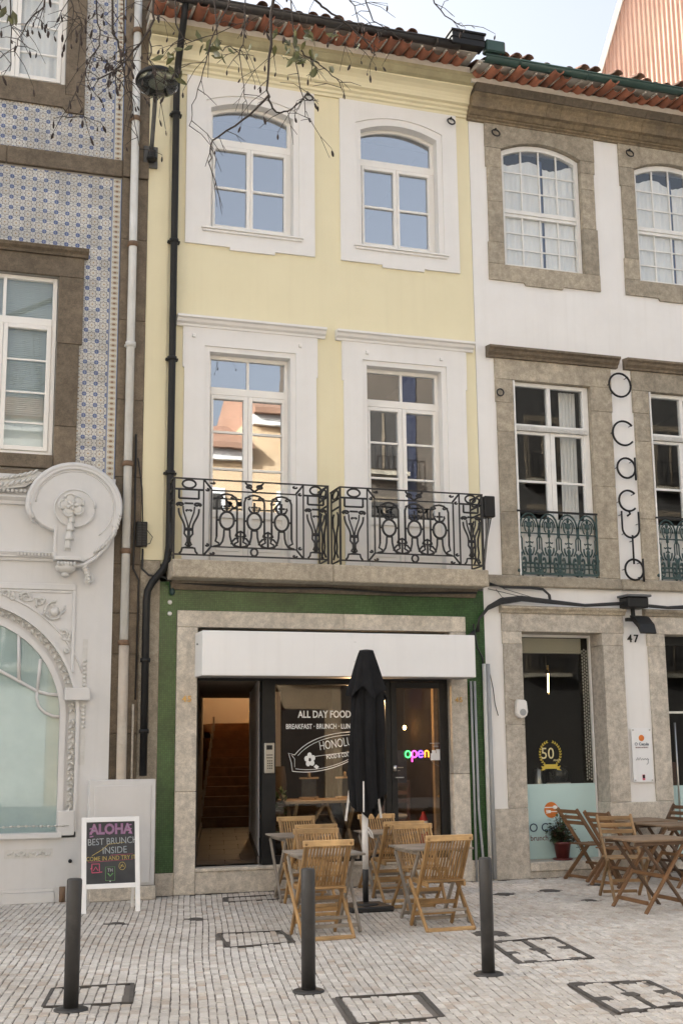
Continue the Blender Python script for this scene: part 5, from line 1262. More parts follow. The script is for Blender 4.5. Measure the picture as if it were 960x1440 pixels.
# windows
def left_window(z0, z1, kind):
    f0, f1 = -.165, 1.118; y0, y1 = .06, .13
    wn = MB(); wn.box(f0, f0 + .055, y0, y1, z0, z1); wn.box(f1 - .055, f1, y0, y1, z0, z1); wn.box(f0 + .055, f1 - .055, y0, y1, z0, z0 + .05); wn.box(f0 + .055, f1 - .055, y0, y1, z1 - .05, z1)
    zt = z1 - .05
    if kind == 'blind':
        wn.box(f0 + .055, f1 - .055, y0 - .006, y1, 6.955, 7.05); zt = 6.955
    o = wn.build('window', Y['pvc'], tb, .005)
    c = (f0 + f1) / 2
    if kind == 'blind':
        B('mullion', Y['pvc'], o, c - .02, c + .02, y0 + .004, y1, 7.05, z1 - .05)
        for p0, p1 in ((f0 + .05, c - .018), (c + .018, f1 - .05)): pane(o, p0, p1, 7.045, z1 - .046, .095)
    for p0, p1 in ((f0 + .055, c), (c, f1 - .055)):
        lf = MB(); a, d = y0 - .015, y1 - .012
        lf.box(p0 + .002, p0 + .058, a, d, z0 + .052, zt - .002); lf.box(p1 - .058, p1 - .002, a, d, z0 + .052, zt - .002); lf.box(p0 + .058, p1 - .058, a, d, z0 + .052, z0 + .11); lf.box(p0 + .058, p1 - .058, a, d, zt - .055, zt - .002)
        lf.build('casement', Y['pvc'], o, .005)
        bars = (6.50, 6.08, 5.69) if kind == 'blind' else (10.68, 11.07, 11.46)
        for z in bars: B('glazing_bar', Y['pvc'], o, p0 + .058, p1 - .058, y0 + .012, y0 + .035, z - .011, z + .011)
        pane(o, p0 + .054, p1 - .054, z0 + .106, zt - .05, .095)
    if kind == 'blind':
        z = 5.80
        b = MB()
        while z < 7.54: b.add([(f0 + .02, .14, z), (f1 - .02, .14, z), (f1 - .02, .162, z + .023), (f0 + .02, .162, z + .023), (f0 + .02, .14, z - .002), (f1 - .02, .14, z - .002), (f1 - .02, .162, z + .021), (f0 + .02, .162, z + .021)], [(0, 1, 2, 3), (7, 6, 5, 4), (0, 4, 5, 1), (3, 2, 6, 7)]); z += .026
        b.build('venetian_blind', Y['blind'], o)
        B('back_screen', Y['blind'], o, f0 + .01, f1 - .01, .20, .21, z0, 7.58)
    else:
        b = MB(); vs = []; n = 60
        for i in range(n + 1):
            x = f0 + (f1 - f0) * i / n; y = .17 + .022 * math.sin(i * .85) + .012 * math.sin(i * .31); vs += [(x, y, z0 - .1), (x, y, z1 + .1)]
        b.add(vs, [(2 * i, 2 * i + 2, 2 * i + 3, 2 * i + 1) for i in range(n)], None, 0, True); b.build('curtain', Y['curtain'], o)
left_window(5.28, 7.595, 'blind'); left_window(10.24, 12.38, 'curtain')
# roof of the tiled building, above the frame
MB().box(-6, 2.2, -.4, 9, 13.0, 13.3).build('roof', Y['oldterra'], tb)
# white rain pipe, its lower clay length and collars
T('rain_pipe', Y['whitepipe'], tb, [(2.03, -.11, 13.0), (2.03, -.11, 2.98)], .052, 14)
T('clay_pipe', Y['creampipe'], tb, [(2.032, -.11, 2.98), (2.035, -.11, 0)], .060, 14)
for z in (11.12, 9.85, 8.10, 6.75, 5.2, 4.10, 2.98): MB().tube([(2.03, -.11, z - .03), (2.03, -.11, z + .035)], .066, 14).box(1.96, 2.10, -.05, -.02, z - .01, z + .02).build('pipe_collar', Y['rust'] if z not in (6.75,) else Y['whitepipe'], tb)
T('thin_pipe', Y['granite2'], tb, [(2.165, -.06, 2.25), (2.165, -.06, .9)], .014, 6)
T('wall_cable', Y['cable'], tb, [(2.13, -.06, 5.6), (2.135, -.06, 4.5), (2.13, -.06, 3.9), (2.20, -.06, 3.76), (2.19, -.06, 2.3)], .012, 5); T('wall_cable', Y['cable'], tb, [(2.24, -.06, 4.15), (2.24, -.06, 3.9), (2.32, -.08, 3.82), (2.50, -.09, 3.80), (2.62, -.1, 3.74)], .014, 5)
T('wall_cable', Y['cable'], tb, [(2.16, -.06, 5.3), (2.22, -.06, 4.9), (2.235, -.06, 4.48)], .008, 5)
T('wall_cable', Y['cable'], tb, [(2.62, -.1, 3.74), (3.6, -.12, 3.70), (4.6, -.12, 3.715), (5.6, -.12, 3.68), (6.7, -.1, 3.72)], .016, 5)
t = thing('terminal_box', 'black ribbed terminal box on the party wall above the bent black downpipe', 'box', (2.22, -.09, 4.33))
MB().box(2.155, 2.29, -.10, -.04, 4.17, 4.485).build('case', Y['blackmetal'], t, .006)
for i in range(9):
    for x in (2.175, 2.235): B('terminal', Y['cable'], t, x, x + .04, -.115, -.099, 4.19 + .032 * i, 4.21 + .032 * i)
T('wire', Y['cable'], t, [(2.29, -.08, 4.38), (2.36, -.07, 4.30), (2.33, -.06, 4.22), (2.27, -.08, 4.2)], .005, 4)

# ornate grey shopfront
AX, AZ, AR = .145, 2.10, 1.158
def arch_poly(r, x1, z1, n=28):
    """region above an arch of radius r, up to z1 and out to x1 (mirrored)"""
    a = [(AX + r * math.cos(R(t_)), AZ + r * math.sin(R(t_))) for t_ in [180 * i / n for i in range(n + 1)]]
    return [(AX + r, AZ)] + a[1:-1] + [(AX - r, AZ)]
XSL, XSR = -3.2, 1.885
a_ = arch_poly(AR + .22, 0, 0)
b = MB()
b.prism([(AX + AR + .22, .0), (XSR, 0), (XSR, 5.0), (XSL, 5.0), (XSL, 0), (AX - AR - .22, 0)] + a_[::-1], -.10, .0)
sfo = b.build('shopfront', Y['grey'], tb)
# stepped arch mouldings and jambs
for r0, r1, y0, nm in ((AR, AR + .07, -.075, 'arch_frame'), (AR + .07, AR + .105, -.045, 'arch_step'), (AR + .185, AR + .222, -.125, 'arch_bead')):
    i_ = [(AX + r0, .78)] + arch_poly(r0, 0, 0) + [(AX - r0, .78)]; o_ = [(AX + r1, .78)] + arch_poly(r1, 0, 0) + [(AX - r1, .78)]
    n = len(i_); v = [(x, y0, z) for x, z in i_] + [(x, y0, z) for x, z in o_] + [(x, .05, z) for x, z in i_] + [(x, .05, z) for x, z in o_]
    f = []
    for k in range(n - 1): f += [(k, n + k, n + k + 1, k + 1), (2 * n + k, k, k + 1, 2 * n + k + 1), (n + k, 3 * n + k, 3 * n + k + 1, n + k + 1)]
    MB().add(v, f).build(nm, Y['grey'], sfo)
# back plate of the leaf moulding and the leaves
i_ = [(AX + AR + .105, .85)] + arch_poly(AR + .105, 0, 0); o_ = [(AX + AR + .185, .85)] + arch_poly(AR + .185, 0, 0)
n = len(i_); v = [(x, -.055, z) for x, z in i_] + [(x, -.055, z) for x, z in o_]
MB().add(v, [(k, n + k, n + k + 1, k + 1) for k in range(n - 1)]).build('leaf_bed', Y['relief'], sfo)
b = MB(); rr = AR + .145
path = [(AX + rr, .90 + .06 * i) for i in range(20)] + [(AX + rr * math.cos(R(t_)), AZ + rr * math.sin(R(t_))) for t_ in range(3, 95, 3)]
for i, (x, z) in enumerate(path):
    if 2.27 < z < 2.45 and x > 1: continue
    tx = path[min(i + 1, len(path) - 1)][0] - path[max(i - 1, 0)][0]; tz = path[min(i + 1, len(path) - 1)][1] - path[max(i - 1, 0)][1]
    a = math.atan2(tz, tx); s_ = 1 if i % 2 else -1
    b.blob((x + .014 * s_ * math.sin(a), -.07, z - .014 * s_ * math.cos(a)), .036, .028, .017, 7, 4, 0, a + .7 * s_)
    b.blob((x - .022 * s_ * math.sin(a), -.066, z + .022 * s_ * math.cos(a)), .018, .02, .010, 6, 4, 0, a - .5 * s_)
b.build('leaf_moulding', Y['relief'], sfo)['kind'] = 'stuff'
# bracket, bead slots, panel mouldings
B('arch_bracket', Y['grey'], sfo, 1.345, 1.635, -.20, -.095, 2.29, 2.435, bevel=.006)
for z0, z1, zz in ((2.46, 3.02, [2.47 + .048 * i for i in range(7)]), (1.54, 2.26, [1.98 + .048 * i for i in range(6)])):
    B('groove', Y['relief'], sfo, 1.545, 1.60, -.107, -.10, z0, z1)
    b = MB()
    for z in zz: b.blob((1.572, -.113, z), .024, .018, .019, 8, 5)
    b.build('bead_row', Y['relief'], sfo)
b = MB()
for x0, x1, z0, z1 in ((-2.0, 1.445, 3.60, 3.675), (1.405, 1.445, 2.62, 3.60)): b.box(x0, x1, -.125, -.1, z0, z1)
b.box(-2.0, 1.40, -.115, -.1, 3.565, 3.598)
b.build('spandrel_moulding', Y['grey'], sfo, .006)
b = MB()
aa = [(AX + (AR + .34) * math.cos(R(t_)), AZ + (AR + .34) * math.sin(R(t_))) for t_ in range(20, 121, 5)]
b.tube([(x, -.105, z) for x, z in aa], .014, 5); b.build('spandrel_arc', Y['grey'], sfo)
# foliage relief in the spandrel
b = MB(); rr_ = random.Random(3)
for (cx, cz, r0, sg) in ((1.20, 3.34, .13, 1), (.86, 3.50, .07, -1), (.62, 3.545, .05, 1), (1.33, 3.05, .07, -1), (1.36, 2.88, .035, 1), (1.02, 3.45, .06, 1), (.70, 3.50, .04, -1)):
    b.tube([(x, -.112, z) for x, z in spiral(cx, cz, r0, r0 * .18, rr_.random() * 6, 1.4, 20, sg)], [.018 - .0005 * i for i in range(21)], 6)
    for i in range(9):
        a = rr_.random() * 2 * PI; q = r0 * rr_.uniform(.55, 1.05); x, z = cx + q * math.cos(a), cz + q * math.sin(a)
        if math.hypot(x - AX, z - AZ) > AR + .37 and x < 1.39 and z < 3.56: b.blob((x, -.112, z), rr_.uniform(.022, .045), .022, .014, 7, 4, 0, a + .8)
b.blob((1.20, -.11, 3.34), .06, .04, .055)
b.build('spandrel_relief', Y['relief'], sfo)['kind'] = 'stuff'
# bands above
MB().sweep_x([(-.10, 3.94), (-.13, 3.94), (-.14, 3.97), (-.17, 3.985), (-.17, 4.0), (-.19, 4.035), (-.10, 4.06)], XSL, 1.16).build('string_band', Y['grey'], sfo)
b = MB()
for i in range(11): b.box(.735 + .040 * i, .758 + .040 * i, -.205, -.16, 3.995, 4.035)
b.build('dentil_row', Y['relief'], sfo)
MB().sweep_x([(-.10, 4.62), (-.14, 4.62), (-.15, 4.66), (-.20, 4.70), (-.20, 4.72), (-.10, 4.74)], XSL, .93).build('string_band', Y['grey'], sfo)
b = MB()
for i in range(40): b.blob((.90 - .05 * i, -.19, 4.775), .022, .022, .024, 7, 4)
b.build('bead_row', Y['relief'], sfo)
# the big scroll
CX, CZ = 1.385, 4.60
sc = [(1.17, 3.97), (1.40, 3.97), (1.50, 3.93), (1.62, 3.99), (1.74, 4.12), (1.86, 4.32)] + arc(CX, CZ + .0, .555, -28, 180, 26, .53) + [(.86, 4.52), (.92, 4.44), (1.0, 4.37), (1.10, 4.32), (1.17, 4.30)]
so_ = MB().prism(sc, -.24, -.09).build('scroll', Y['grey'], sfo, .012)
rim = [(1.40, 3.88), (1.52, 3.90), (1.64, 3.98), (1.77, 4.12), (1.87, 4.30)] + arc(CX, CZ, .545, -28, 180, 26, .52) + [(.855, 4.52), (.90, 4.44)]
MB().tube([(x, -.235, z) for x, z in rim], [.022 + .0012 * min(i, 12) for i in range(len(rim))], 8).build('scroll_rim', Y['grey'], so_)
MB().tube([(x, -.24, z) for x, z in arc(CX, CZ, .462, -50, 175, 26, .44)], .009, 5).build('scroll_line', Y['grey'], so_)
b = MB()
for i in range(12):     # leaves lapping the lower right rim
    t_ = i / 11; a = R(-62 + 60 * t_); x, z = CX + .02 + .52 * math.cos(a) * (1 - .0 * t_), CZ - .06 + .53 * math.sin(a)
    b.blob((x, -.255, z), .050 - .022 * t_, .03, .018, 7, 4, 0, a + PI / 2 + .45)
for i in range(7):
    a = R(150 + 9 * i); b.blob((CX + .53 * math.cos(a), -.25, CZ + .50 * math.sin(a)), .035, .02, .013, 7, 4, 0, a + PI / 2 + .5)
for i in range(6): b.blob((1.53 + .012 * i, -.22, 3.87 - .036 * i), .05 - .005 * i, .05, .026, 8, 4, 0, .9 - .2 * i)
b.tube([(x, -.2, z) for x, z in spiral(1.575, 3.73, .06, .015, R(90), 1.2, 14, -1)], .022, 6)
b.build('scroll_leaf', Y['relief'], so_)
MB().prism(arc(CX - .0, CZ - .02, .245, 0, 345, 30, .235), -.275, -.235).build('medallion', Y['grey'], so_, .012)
MB().prism([(1.15, 3.975), (1.185, 3.975), (1.185, 4.36), (1.15, 4.36)], -.26, -.2).build('scroll_post', Y['grey'], so_, .006)
ra = arc(CX, CZ, .548, -26, 178, 30, .523); rb_ = arc(CX, CZ, .492, -26, 178, 30, .468)
n = len(ra); v = [(x, -.262, z) for x, z in rb_] + [(x, -.262, z) for x, z in ra] + [(x, -.235, z) for x, z in rb_] + [(x, -.235, z) for x, z in ra]
f = []
for k in range(n - 1): f += [(k, n + k, n + k + 1, k + 1), (2 * n + k, k, k + 1, 2 * n + k + 1), (n + k, 3 * n + k, 3 * n + k + 1, n + k + 1)]
MB().add(v, f).build('scroll_band', Y['grey'], so_)
fx, fz = 1.345, CZ + .005
MB().tube([(x, -.276, z) for x, z in arc(CX, CZ - .02, .238, 0, 345, 30, .228)], .012, 6).build('medallion_rim', Y['grey'], so_)
for k in range(5):       # five rounded petals with curled lips round a small eye
    a = PI / 2 + 2 * PI * k / 5 + .25; b = MB(); cx, cz = fx + .088 * math.cos(a), fz + .082 * math.sin(a)
    b.blob((cx, -.30, cz), .072, .034, .068, 12, 7, 0, a); b.tube([(cx + .062 * math.cos(a + q), -.322, cz + .058 * math.sin(a + q)) for q in [(-1.25 + .25 * j) for j in range(11)]], .015, 6)
    b.build('petal', Y['relief'], so_)
for k in range(5):
    a = PI / 2 + 2 * PI * (k + .5) / 5 + .25; MB().blob((fx + .042 * math.cos(a), -.335, fz + .04 * math.sin(a)), .034, .022, .022, 8, 5, 0, a).build('inner_petal', Y['relief'], so_)
MB().lathe([(.006, -.02), (.024, -.012), (.026, .006), (.012, .016)], (0, 0), 10).build('flower_eye', Y['relief'], so_, 0, 1, Vector((WL[so_.name].x - fx, .345, -fz)))
for k, (zt, hh, r0, r1) in enumerate(((4.53, .125, .030, .052), (4.43, .125, .034, .060), (4.325, .135, .036, .066), (4.205, .12, .044, .040))):
    b = MB(); vs = []; nn_ = 20; rows = 7
    for i in range(rows + 1):
        t_ = i / rows; 
        for q in range(nn_):
            a = 2 * PI * q / nn_; lob = .80 + .20 * abs(math.cos(2.5 * a)); rad = (r0 + (r1 - r0) * t_ ** 1.4) * (1 - .25 * (1 - t_)) * lob * (1 if t_ < .95 else .80)
            vs.append((fx - .010 * k + rad * math.cos(a), -.30 + rad * .8 * math.sin(a), zt - hh * t_ - .016 * t_ * abs(math.cos(2.5 * a))))
    fs = [(i * nn_ + q, i * nn_ + (q + 1) % nn_, (i + 1) * nn_ + (q + 1) % nn_, (i + 1) * nn_ + q) for i in range(rows) for q in range(nn_)] + [tuple(range(nn_)), tuple(rows * nn_ + q for q in range(nn_))]
    b.add(vs, fs, None, 0, True).build('bellflower', Y['relief'], so_)
for q in range(5): MB().blob((fx - .035 + (q - 2) * .018, -.30, 4.075), .010, .012, .026, 6, 4).build('husk_tip', Y['relief'], so_)
MB().prism([(1.16, 3.945), (1.475, 3.945), (1.475, 3.985), (1.16, 3.985)], -.29, -.1).build('corbel_cap', Y['grey'], so_, .006)
b = MB(); b.blob((1.305, -.20, 3.865), .125, .10, .075, 12, 6)
for j in range(6): b.blob((1.21 + .038 * j, -.285, 3.90), .022, .02, .03, 7, 4)
b.blob((1.30, -.2, 3.78), .05, .06, .035); b.build('corbel', Y['relief'], so_)
# acanthus leaf sweeping in from the left
b = MB()
b.prism([(.10, 4.78), (.55, 4.79), (.80, 4.83), (.90, 4.90), (.99, 5.02), (.90, 5.03), (.70, 4.97), (.45, 4.90), (.10, 4.88)], -.20, -.10)
for i in range(13):
    t_ = i / 12; x = .12 + .78 * t_; z = 4.845 + .13 * t_ ** 2
    b.blob((x, -.20, z - .045), .055, .035, .02, 8, 4, 0, 1.0 - .3 * t_); b.blob((x, -.205, z + .035), .06, .03, .018, 8, 4, 0, .25 + .5 * t_)
b.build('acanthus_leaf', Y['relief'], sfo)
B('shop_top_ledge', Y['granite3'], tb, XSL, 1.0, -.07, .0, 5.002, 5.06)
# glazing of the shop window
gw = MB(); bars = [[(.2, 2.78), (.48, 2.70), (.80, 2.53), (1.03, 2.40), (1.16, 2.365), (1.30, 2.355)], [(.82, 2.53), (.81, 2.80), (.80, 3.06)], [(1.035, 2.40), (1.06, 2.78)], [(.5, 2.69), (.5, 3.21)], [(.2, 2.78), (.16, 3.26)]]
for bq in bars: gw.tube([(x, -.045, z) for x, z in bq], .021, 6)
gw.tube([(1.30 - .27 * math.sin(R(a)), -.045, 2.10 + .27 * math.cos(R(a)) if a < 95 else 2.1) for a in range(0, 0, 10)] or [(1.035, -.045, 2.40), (1.03, -.045, 2.32), (1.06, -.045, 2.22), (1.13, -.045, 2.15), (1.22, -.045, 2.11), (1.30, -.045, 2.10)], .019, 6)
gwo = gw.build('shop_window', Y['grey'], sfo)
pl = [(AX + AR + .01, .77)] + arch_poly(AR + .01, 0, 0) + [(AX - AR - .01, .77)]
MB().prism(pl, -.040, -.034).build('pane', Y['frontglass'], gwo); MB().prism(pl, -.020, -.012).build('aqua_screen', Y['tealcloth'], gwo)
B('shop_sill', Y['grey'], sfo, AX - AR - .1, 1.36, -.16, .0, .715, .778, bevel=.006); B('jamb_base', Y['grey'], sfo, 1.305, 1.50, -.145, -.095, .74, 1.02, bevel=.006)
B('stall_riser', Y['grey'], sfo, AX - AR - .22, AX + AR + .22, -.10, .0, .0, .714)
b = MB(); b.box(-1.2, 1.29, -.12, -.1, .12, .16); b.box(-1.2, .62, -.118, -.1, .60, .63); b.box(1.30, 1.50, -.118, -.1, .0, .17); b.box(-3, 1.30, -.135, -.1, .0, .118); b.build('plinth_moulding', Y['grey'], sfo, .004)
b = MB()
for i in range(14): b.blob((.78 + .035 * i, -.105, .545 + .018 * math.sin(i * 1.9)), .024, .016, .014, 7, 4, 0, i * .8)
b.box(.73, 1.27, -.104, -.1, .50, .60); b.build('plinth_relief', Y['relief'], sfo)
b = MB()
for i in range(20): b.blob((1.42 - .042 * i, -.145, .855 - .004 * math.sin(i * .4)), .024, .008 if i % 2 else .015, .015 if i % 2 else .008, 7, 4)
b.build('chain', Y['steel'], sfo)
# little round vent and rusty pipe stub
MB().tube([(1.47, -.115, .45), (1.47, -.09, .45)], .022, 10).build('vent', Y['blackmetal'], sfo); T('drain_stub', Y['rust'], sfo, [(1.39, -.12, .0), (1.39, -.12, .17)], .035, 8)
# service cabinet on its stone base
t = thing('meter_cabinet', 'pale grey service cabinet against the wall behind the chalkboard sign', 'cabinet', (2.05, -.14, 0))
B('case', Y['grey'], t, 1.65, 2.42, -.28, -.11, .16, 1.365, bevel=.006)
B('door', Y['grey'], t, 1.71, 2.365, -.296, -.281, .19, 1.30, bevel=.004); B('door_edge', Y['grey'], t, 2.372, 2.412, -.29, -.281, .19, 1.30)
t = thing('stone_block', 'stained brown stone block under the grey service cabinet', 'stone block', (2.05, -.14, 0))
B('block', Y['granite2'], t, 1.68, 2.44, -.30, -.05, .0, .155, bevel=.01)

# neighbour further left, outside the picture
nb = thing('plain_building', 'plain rendered building further along the row', 'building', (-13, 0, 0))
wall_mb(-22, -6.02, 0, 12.8, [(-9.5 - 3 * i, -8.2 - 3 * i, z, z + 2) for i in range(4) for z in (4.5, 8.5)], .0, .3).build('wall', Y['oppcream'], nb)
MB().box(-22, -6.02, .3, 9, 0, 12.7).build('body', Y['room'], nb); MB().box(-22.2, -6.02, -.4, 9.4, 12.8, 13.1).build('roof', Y['oldterra'], nb)
eb = thing('end_building', 'rendered building further along the row past the white house', 'building', (18, 0, 0))
wall_mb(12.62, 24, 0, 12.0, [(13.5 + 3 * i, 14.8 + 3 * i, z, z + 2) for i in range(3) for z in (4.5, 8.5)], .0, .3).build('wall', Y['oppcream'], eb)
MB().box(12.62, 24, .3, 9, 0, 11.9).build('body', Y['room'], eb); MB().box(12.62, 24.2, -.4, 9.4, 12.0, 12.3).build('roof', Y['oldterra'], eb)
for h_, nm in ((yh, 'back_wall'), (wh, 'back_wall'), (tb, 'back_wall')):
    x0, x1 = {yh: (XL, XR), wh: (WX0, WX1), tb: (-6, XL)}[h_]
    B(nm, Y['room'], h_, x0, x1, 12.0 if h_ is yh else 9.8, 12.2 if h_ is yh else 10.0, 0, 11.2)
MB().add([(XL + .02, .35, 0), (XL + .02, 12, 0), (XL + .02, 12, 11.2), (XL + .02, .35, 11.2)], [(0, 1, 2, 3)]).build('party_wall', Y['room'], yh)

# ------------------------------------------------------------------ buildings across the street, seen in the window glass
OPP = [(-34, -20, 11, 'oppcream'), (-20, -8, 13, 'opporange'), (-8, 3, 12, 'oppcream'), (3, 9.5, 11.5, 'opporange'), (9.5, 12.6, 12.8, 'opporange'), (12.6, 19, 18.5, 'oppdark'), (19, 27, 18.0, 'oppblue'), (27, 42, 13, 'oppcream')]
OL = ['cream building across the street at the far left', 'orange building across the street with a tall front', 'cream house across the street opposite the tiled building', 'orange house across the street with a low roof',
      'narrow sunlit orange house reflected in the balcony windows', 'brown fronted house, coloured dark for shade, reflected in the balcony windows', 'blue tiled house across the street', 'cream building across the street at the far right']
for (x0, x1, hh, mt), lb in zip(OPP, OL):
    yb_ = -24.0; t = thing('facing_house', lb, 'building', ((x0 + x1) / 2, yb_, 0), 'houses across the street')
    W_ = x1 - x0; n = max(1, int(W_ / 2.6)); hs = []
    for i in range(n):
        cx = x0 + W_ * (i + .5) / n
        for z in (4.3, 7.9) + ((11.2,) if hh > 13.6 else ()): hs.append((cx - .55, cx + .55, z, z + 2.1))
    b = wall_mb(x0 + .01, x1 - .01, 0, hh, [], 0, -8)
    b.v = [(p[0], yb_ + p[1], p[2]) for p in b.v]
    b.build('wall', Y[mt], t)
    if mt == 'oppdark':
        for i in range(3): MB().box(x0 + .3 + 2.1 * i, x0 + .75 + 2.1 * i, yb_ + .001, yb_ + .03, .5, hh - .5).build('tile_strip', Y['oppstrip'], t)
    for a, c, e, g in hs:
        MB().box(a - .15, c + .15, yb_ + .001, yb_ + .06, e - .15, g + .2).build('window_surround', Y['trim'] if mt not in ('oppblue', 'oppdark') else Y['granite3'], t)
        w_ = B('window', Y['darkroom'], t, a, c, yb_ + .061, yb_ + .085, e, g)
        B('sash', Y['pvc'] if mt not in ('oppblue', 'oppdark') else Y['granite3'], w_, (a + c) / 2 - .04, (a + c) / 2 + .04, yb_ + .086, yb_ + .11, e, g)
        MB().box(a - .3, c + .3, yb_ + .06, yb_ + .5, e - .3, e - .16).build('balcony', Y['granite'], t)
        b = MB()
        for k in range(9): x = a - .28 + (c - a + .56) * k / 8; b.box(x - .012, x + .012, yb_ + .46, yb_ + .485, e - .16, e + .75)
        b.box(a - .3, c + .3, yb_ + .455, yb_ + .49, e + .75, e + .79); b.build('railing', Y['iron'], t)
    MB().prism([(yb_ + .5, hh), (yb_ + .5, hh + .18), (yb_ - 4, hh + 1.9), (yb_ - 8.2, hh + .18), (yb_ - 8.2, hh)], x0, x1, 0, 'x').build('roof', Y['oppterra'], t)
    MB().box(x0 + .01, x1 - .01, yb_ + .001, yb_ + .25, hh - .35, hh).build('cornice', Y['trim'] if mt != 'oppdark' else Y['granite'], t)
    MB().box((x0 + x1) / 2 - .9, (x0 + x1) / 2 + .9, yb_ + .001, yb_ + .04, 0, 2.9).build('door', Y['darkroom'], t)

# ------------------------------------------------------------------ white sign box above the shopfront
t = thing('sign_box', 'long plain white sign box over the cafe door and window', 'sign', (4.7, -.25, 2.84))
B('case', Y['sign'], t, 2.915, 6.475, -.50, -.032, 2.575, 3.115, bevel=.006)
B('underside', mat('grey_soffit', (.30, .30, .31), .6), t, 2.93, 6.46, -.485, -.04, 2.570, 2.5745)
for x in (2.912,): MB().tube([(2.917, -.20, 2.97), (2.908, -.20, 2.97)], .012, 8).build('bolt', Y['blackmetal'], t)
MB().box(4.83, 4.86, -.502, -.5005, 3.0, 3.004).box(4.83, 4.86, -.502, -.5005, 2.76, 2.764).build('screw_cover', Y['greypipe'], t)

# lettering on the shop window
ly = .130
sw = thing('window_lettering', 'white vinyl lettering and surfboard logo on the cafe window', 'lettering', (4.6, ly, 1.9))
text_mb('ALL DAY FOOD C', .125, 4.245, 2.085, ly, .003, bold=.0022, sx=.80).build('lettering', Y['whiteprint'], sw)
text_mb('BREAKFAST · BRUNCH · LUNCH', .088, 4.085, 1.945, ly, .003, bold=.0014, sx=.76).build('lettering', Y['whiteprint'], sw)
text_mb('HONOLULU', .155, 4.53, 1.675, ly, .003, bold=-.0008, rot=.14, sx=.66).build('lettering', Y['whiteprint'], sw)
text_mb('FOOD & COCKTAILS', .075, 4.62, 1.565, ly, .003, bold=.001, rot=.10, sx=.66).build('lettering', Y['whiteprint'], sw)
b = MB()
b.tube([(x, ly, z) for x, z in bez((4.20, 1.62), (4.45, 1.92), (5.0, 1.93), (5.32, 1.88), 16)], .005, 4); b.tube([(x, ly, z) for x, z in bez((4.17, 1.42), (4.55, 1.36), (5.0, 1.50), (5.32, 1.80), 16)], .005, 4)
b.tube([(x, ly, z) for x, z in bez((4.24, 1.61), (4.48, 1.88), (5.0, 1.895), (5.30, 1.85), 16)], .0035, 4); b.tube([(x, ly, z) for x, z in bez((4.21, 1.45), (4.55, 1.39), (5.0, 1.53), (5.29, 1.80), 16)], .0035, 4)
b.tube([(4.20, ly, 1.62), (4.12, ly, 1.645), (4.155, ly, 1.53), (4.17, ly, 1.42)], .005, 4); b.tube([(4.16, ly, 1.62), (4.20, ly, 1.57), (4.20, ly, 1.47)], .0035, 4)
b.tube([(4.47, ly, 1.60), (5.05, ly, 1.665)], .0035, 4)
b.build('board_outline', Y['whiteprint'], sw)
b = MB()
for k in range(5):
    a = 2 * PI * k / 5 + .4; b.prism([(4.40 + .045 * math.cos(a) + .030 * math.cos(q), 1.56 + .055 * math.sin(a) + .036 * math.sin(q)) for q in [2 * PI * j / 10 for j in range(10)]], ly - .0005 * k, ly + .003)
b.prism([(4.45, 1.47), (4.49, 1.44), (4.52, 1.47), (4.48, 1.50)], ly, ly + .003)
b.build('hibiscus', Y['whiteprint'], sw)
st_ = thing('window_sticker', 'small white sticker on the glass door beside the neon sign', 'sticker', (6.1, .11, 1.6))
b = MB(); b.box(6.02, 6.17, .112, .1155, 1.53, 1.62); b.box(6.04, 6.09, .112, .1155, 1.62, 1.66); b.box(6.10, 6.15, .112, .1155, 1.62, 1.67); b.build('print', Y['chalkwhite'], st_)
b = MB(); b.box(6.01, 6.18, .112, .1155, 1.745, 1.752); b.box(6.06, 6.13, .112, .1155, 1.70, 1.71); b.box(6.07, 6.12, .112, .1155, 1.72, 1.728); b.build('print_line', Y['greypipe'], st_)
sw.location.x += .035
st_.location.x += .05
# neon sign
nz, ny = 1.61, .30
ns = thing('neon_open_sign', 'small lit neon sign reading open in four colours behind the glass door', 'neon sign', (5.85, ny, nz))
x = 5.73 + .05
def nl(name, paths, mt):
    b = MB()
    for p in paths: b.tube([(a, ny, z) for a, z in p], .0095, 6)
    b.build('letter', mt, ns)
el = lambda cx, r0, r1, a0, a1, n=16: [(cx + r0 * math.cos(R(a0 + (a1 - a0) * i / n)), nz + r1 * math.sin(R(a0 + (a1 - a0) * i / n))) for i in range(n + 1)]
nl('o', [el(5.765, .036, .042, 0, 360)], Y['neon_g'])
nl('p', [el(5.855, .034, .042, 0, 360), [(5.822, nz + .03), (5.822, nz - .10)]], Y['neon_p'])
nl('e', [[(5.915, nz)] + [(5.975, nz)] + el(5.945, .032, .042, 0, 320)], Y['neon_v'])
nl('n', [[(6.005, nz - .042), (6.005, nz + .03), (6.02, nz + .042), (6.04, nz + .042), (6.055, nz + .028), (6.055, nz - .042)]], Y['neon_o'])
ns.location.x += .06
T('flex', Y['greypipe'], ns, [(6.06, ny, nz - .04), (6.12, ny, nz - .12), (6.22, ny, nz - .17)], .004, 4); B('backing', Y['shopglass'], ns, 5.71, 6.08, ny + .02, ny + .026, nz - .09, nz + .07)

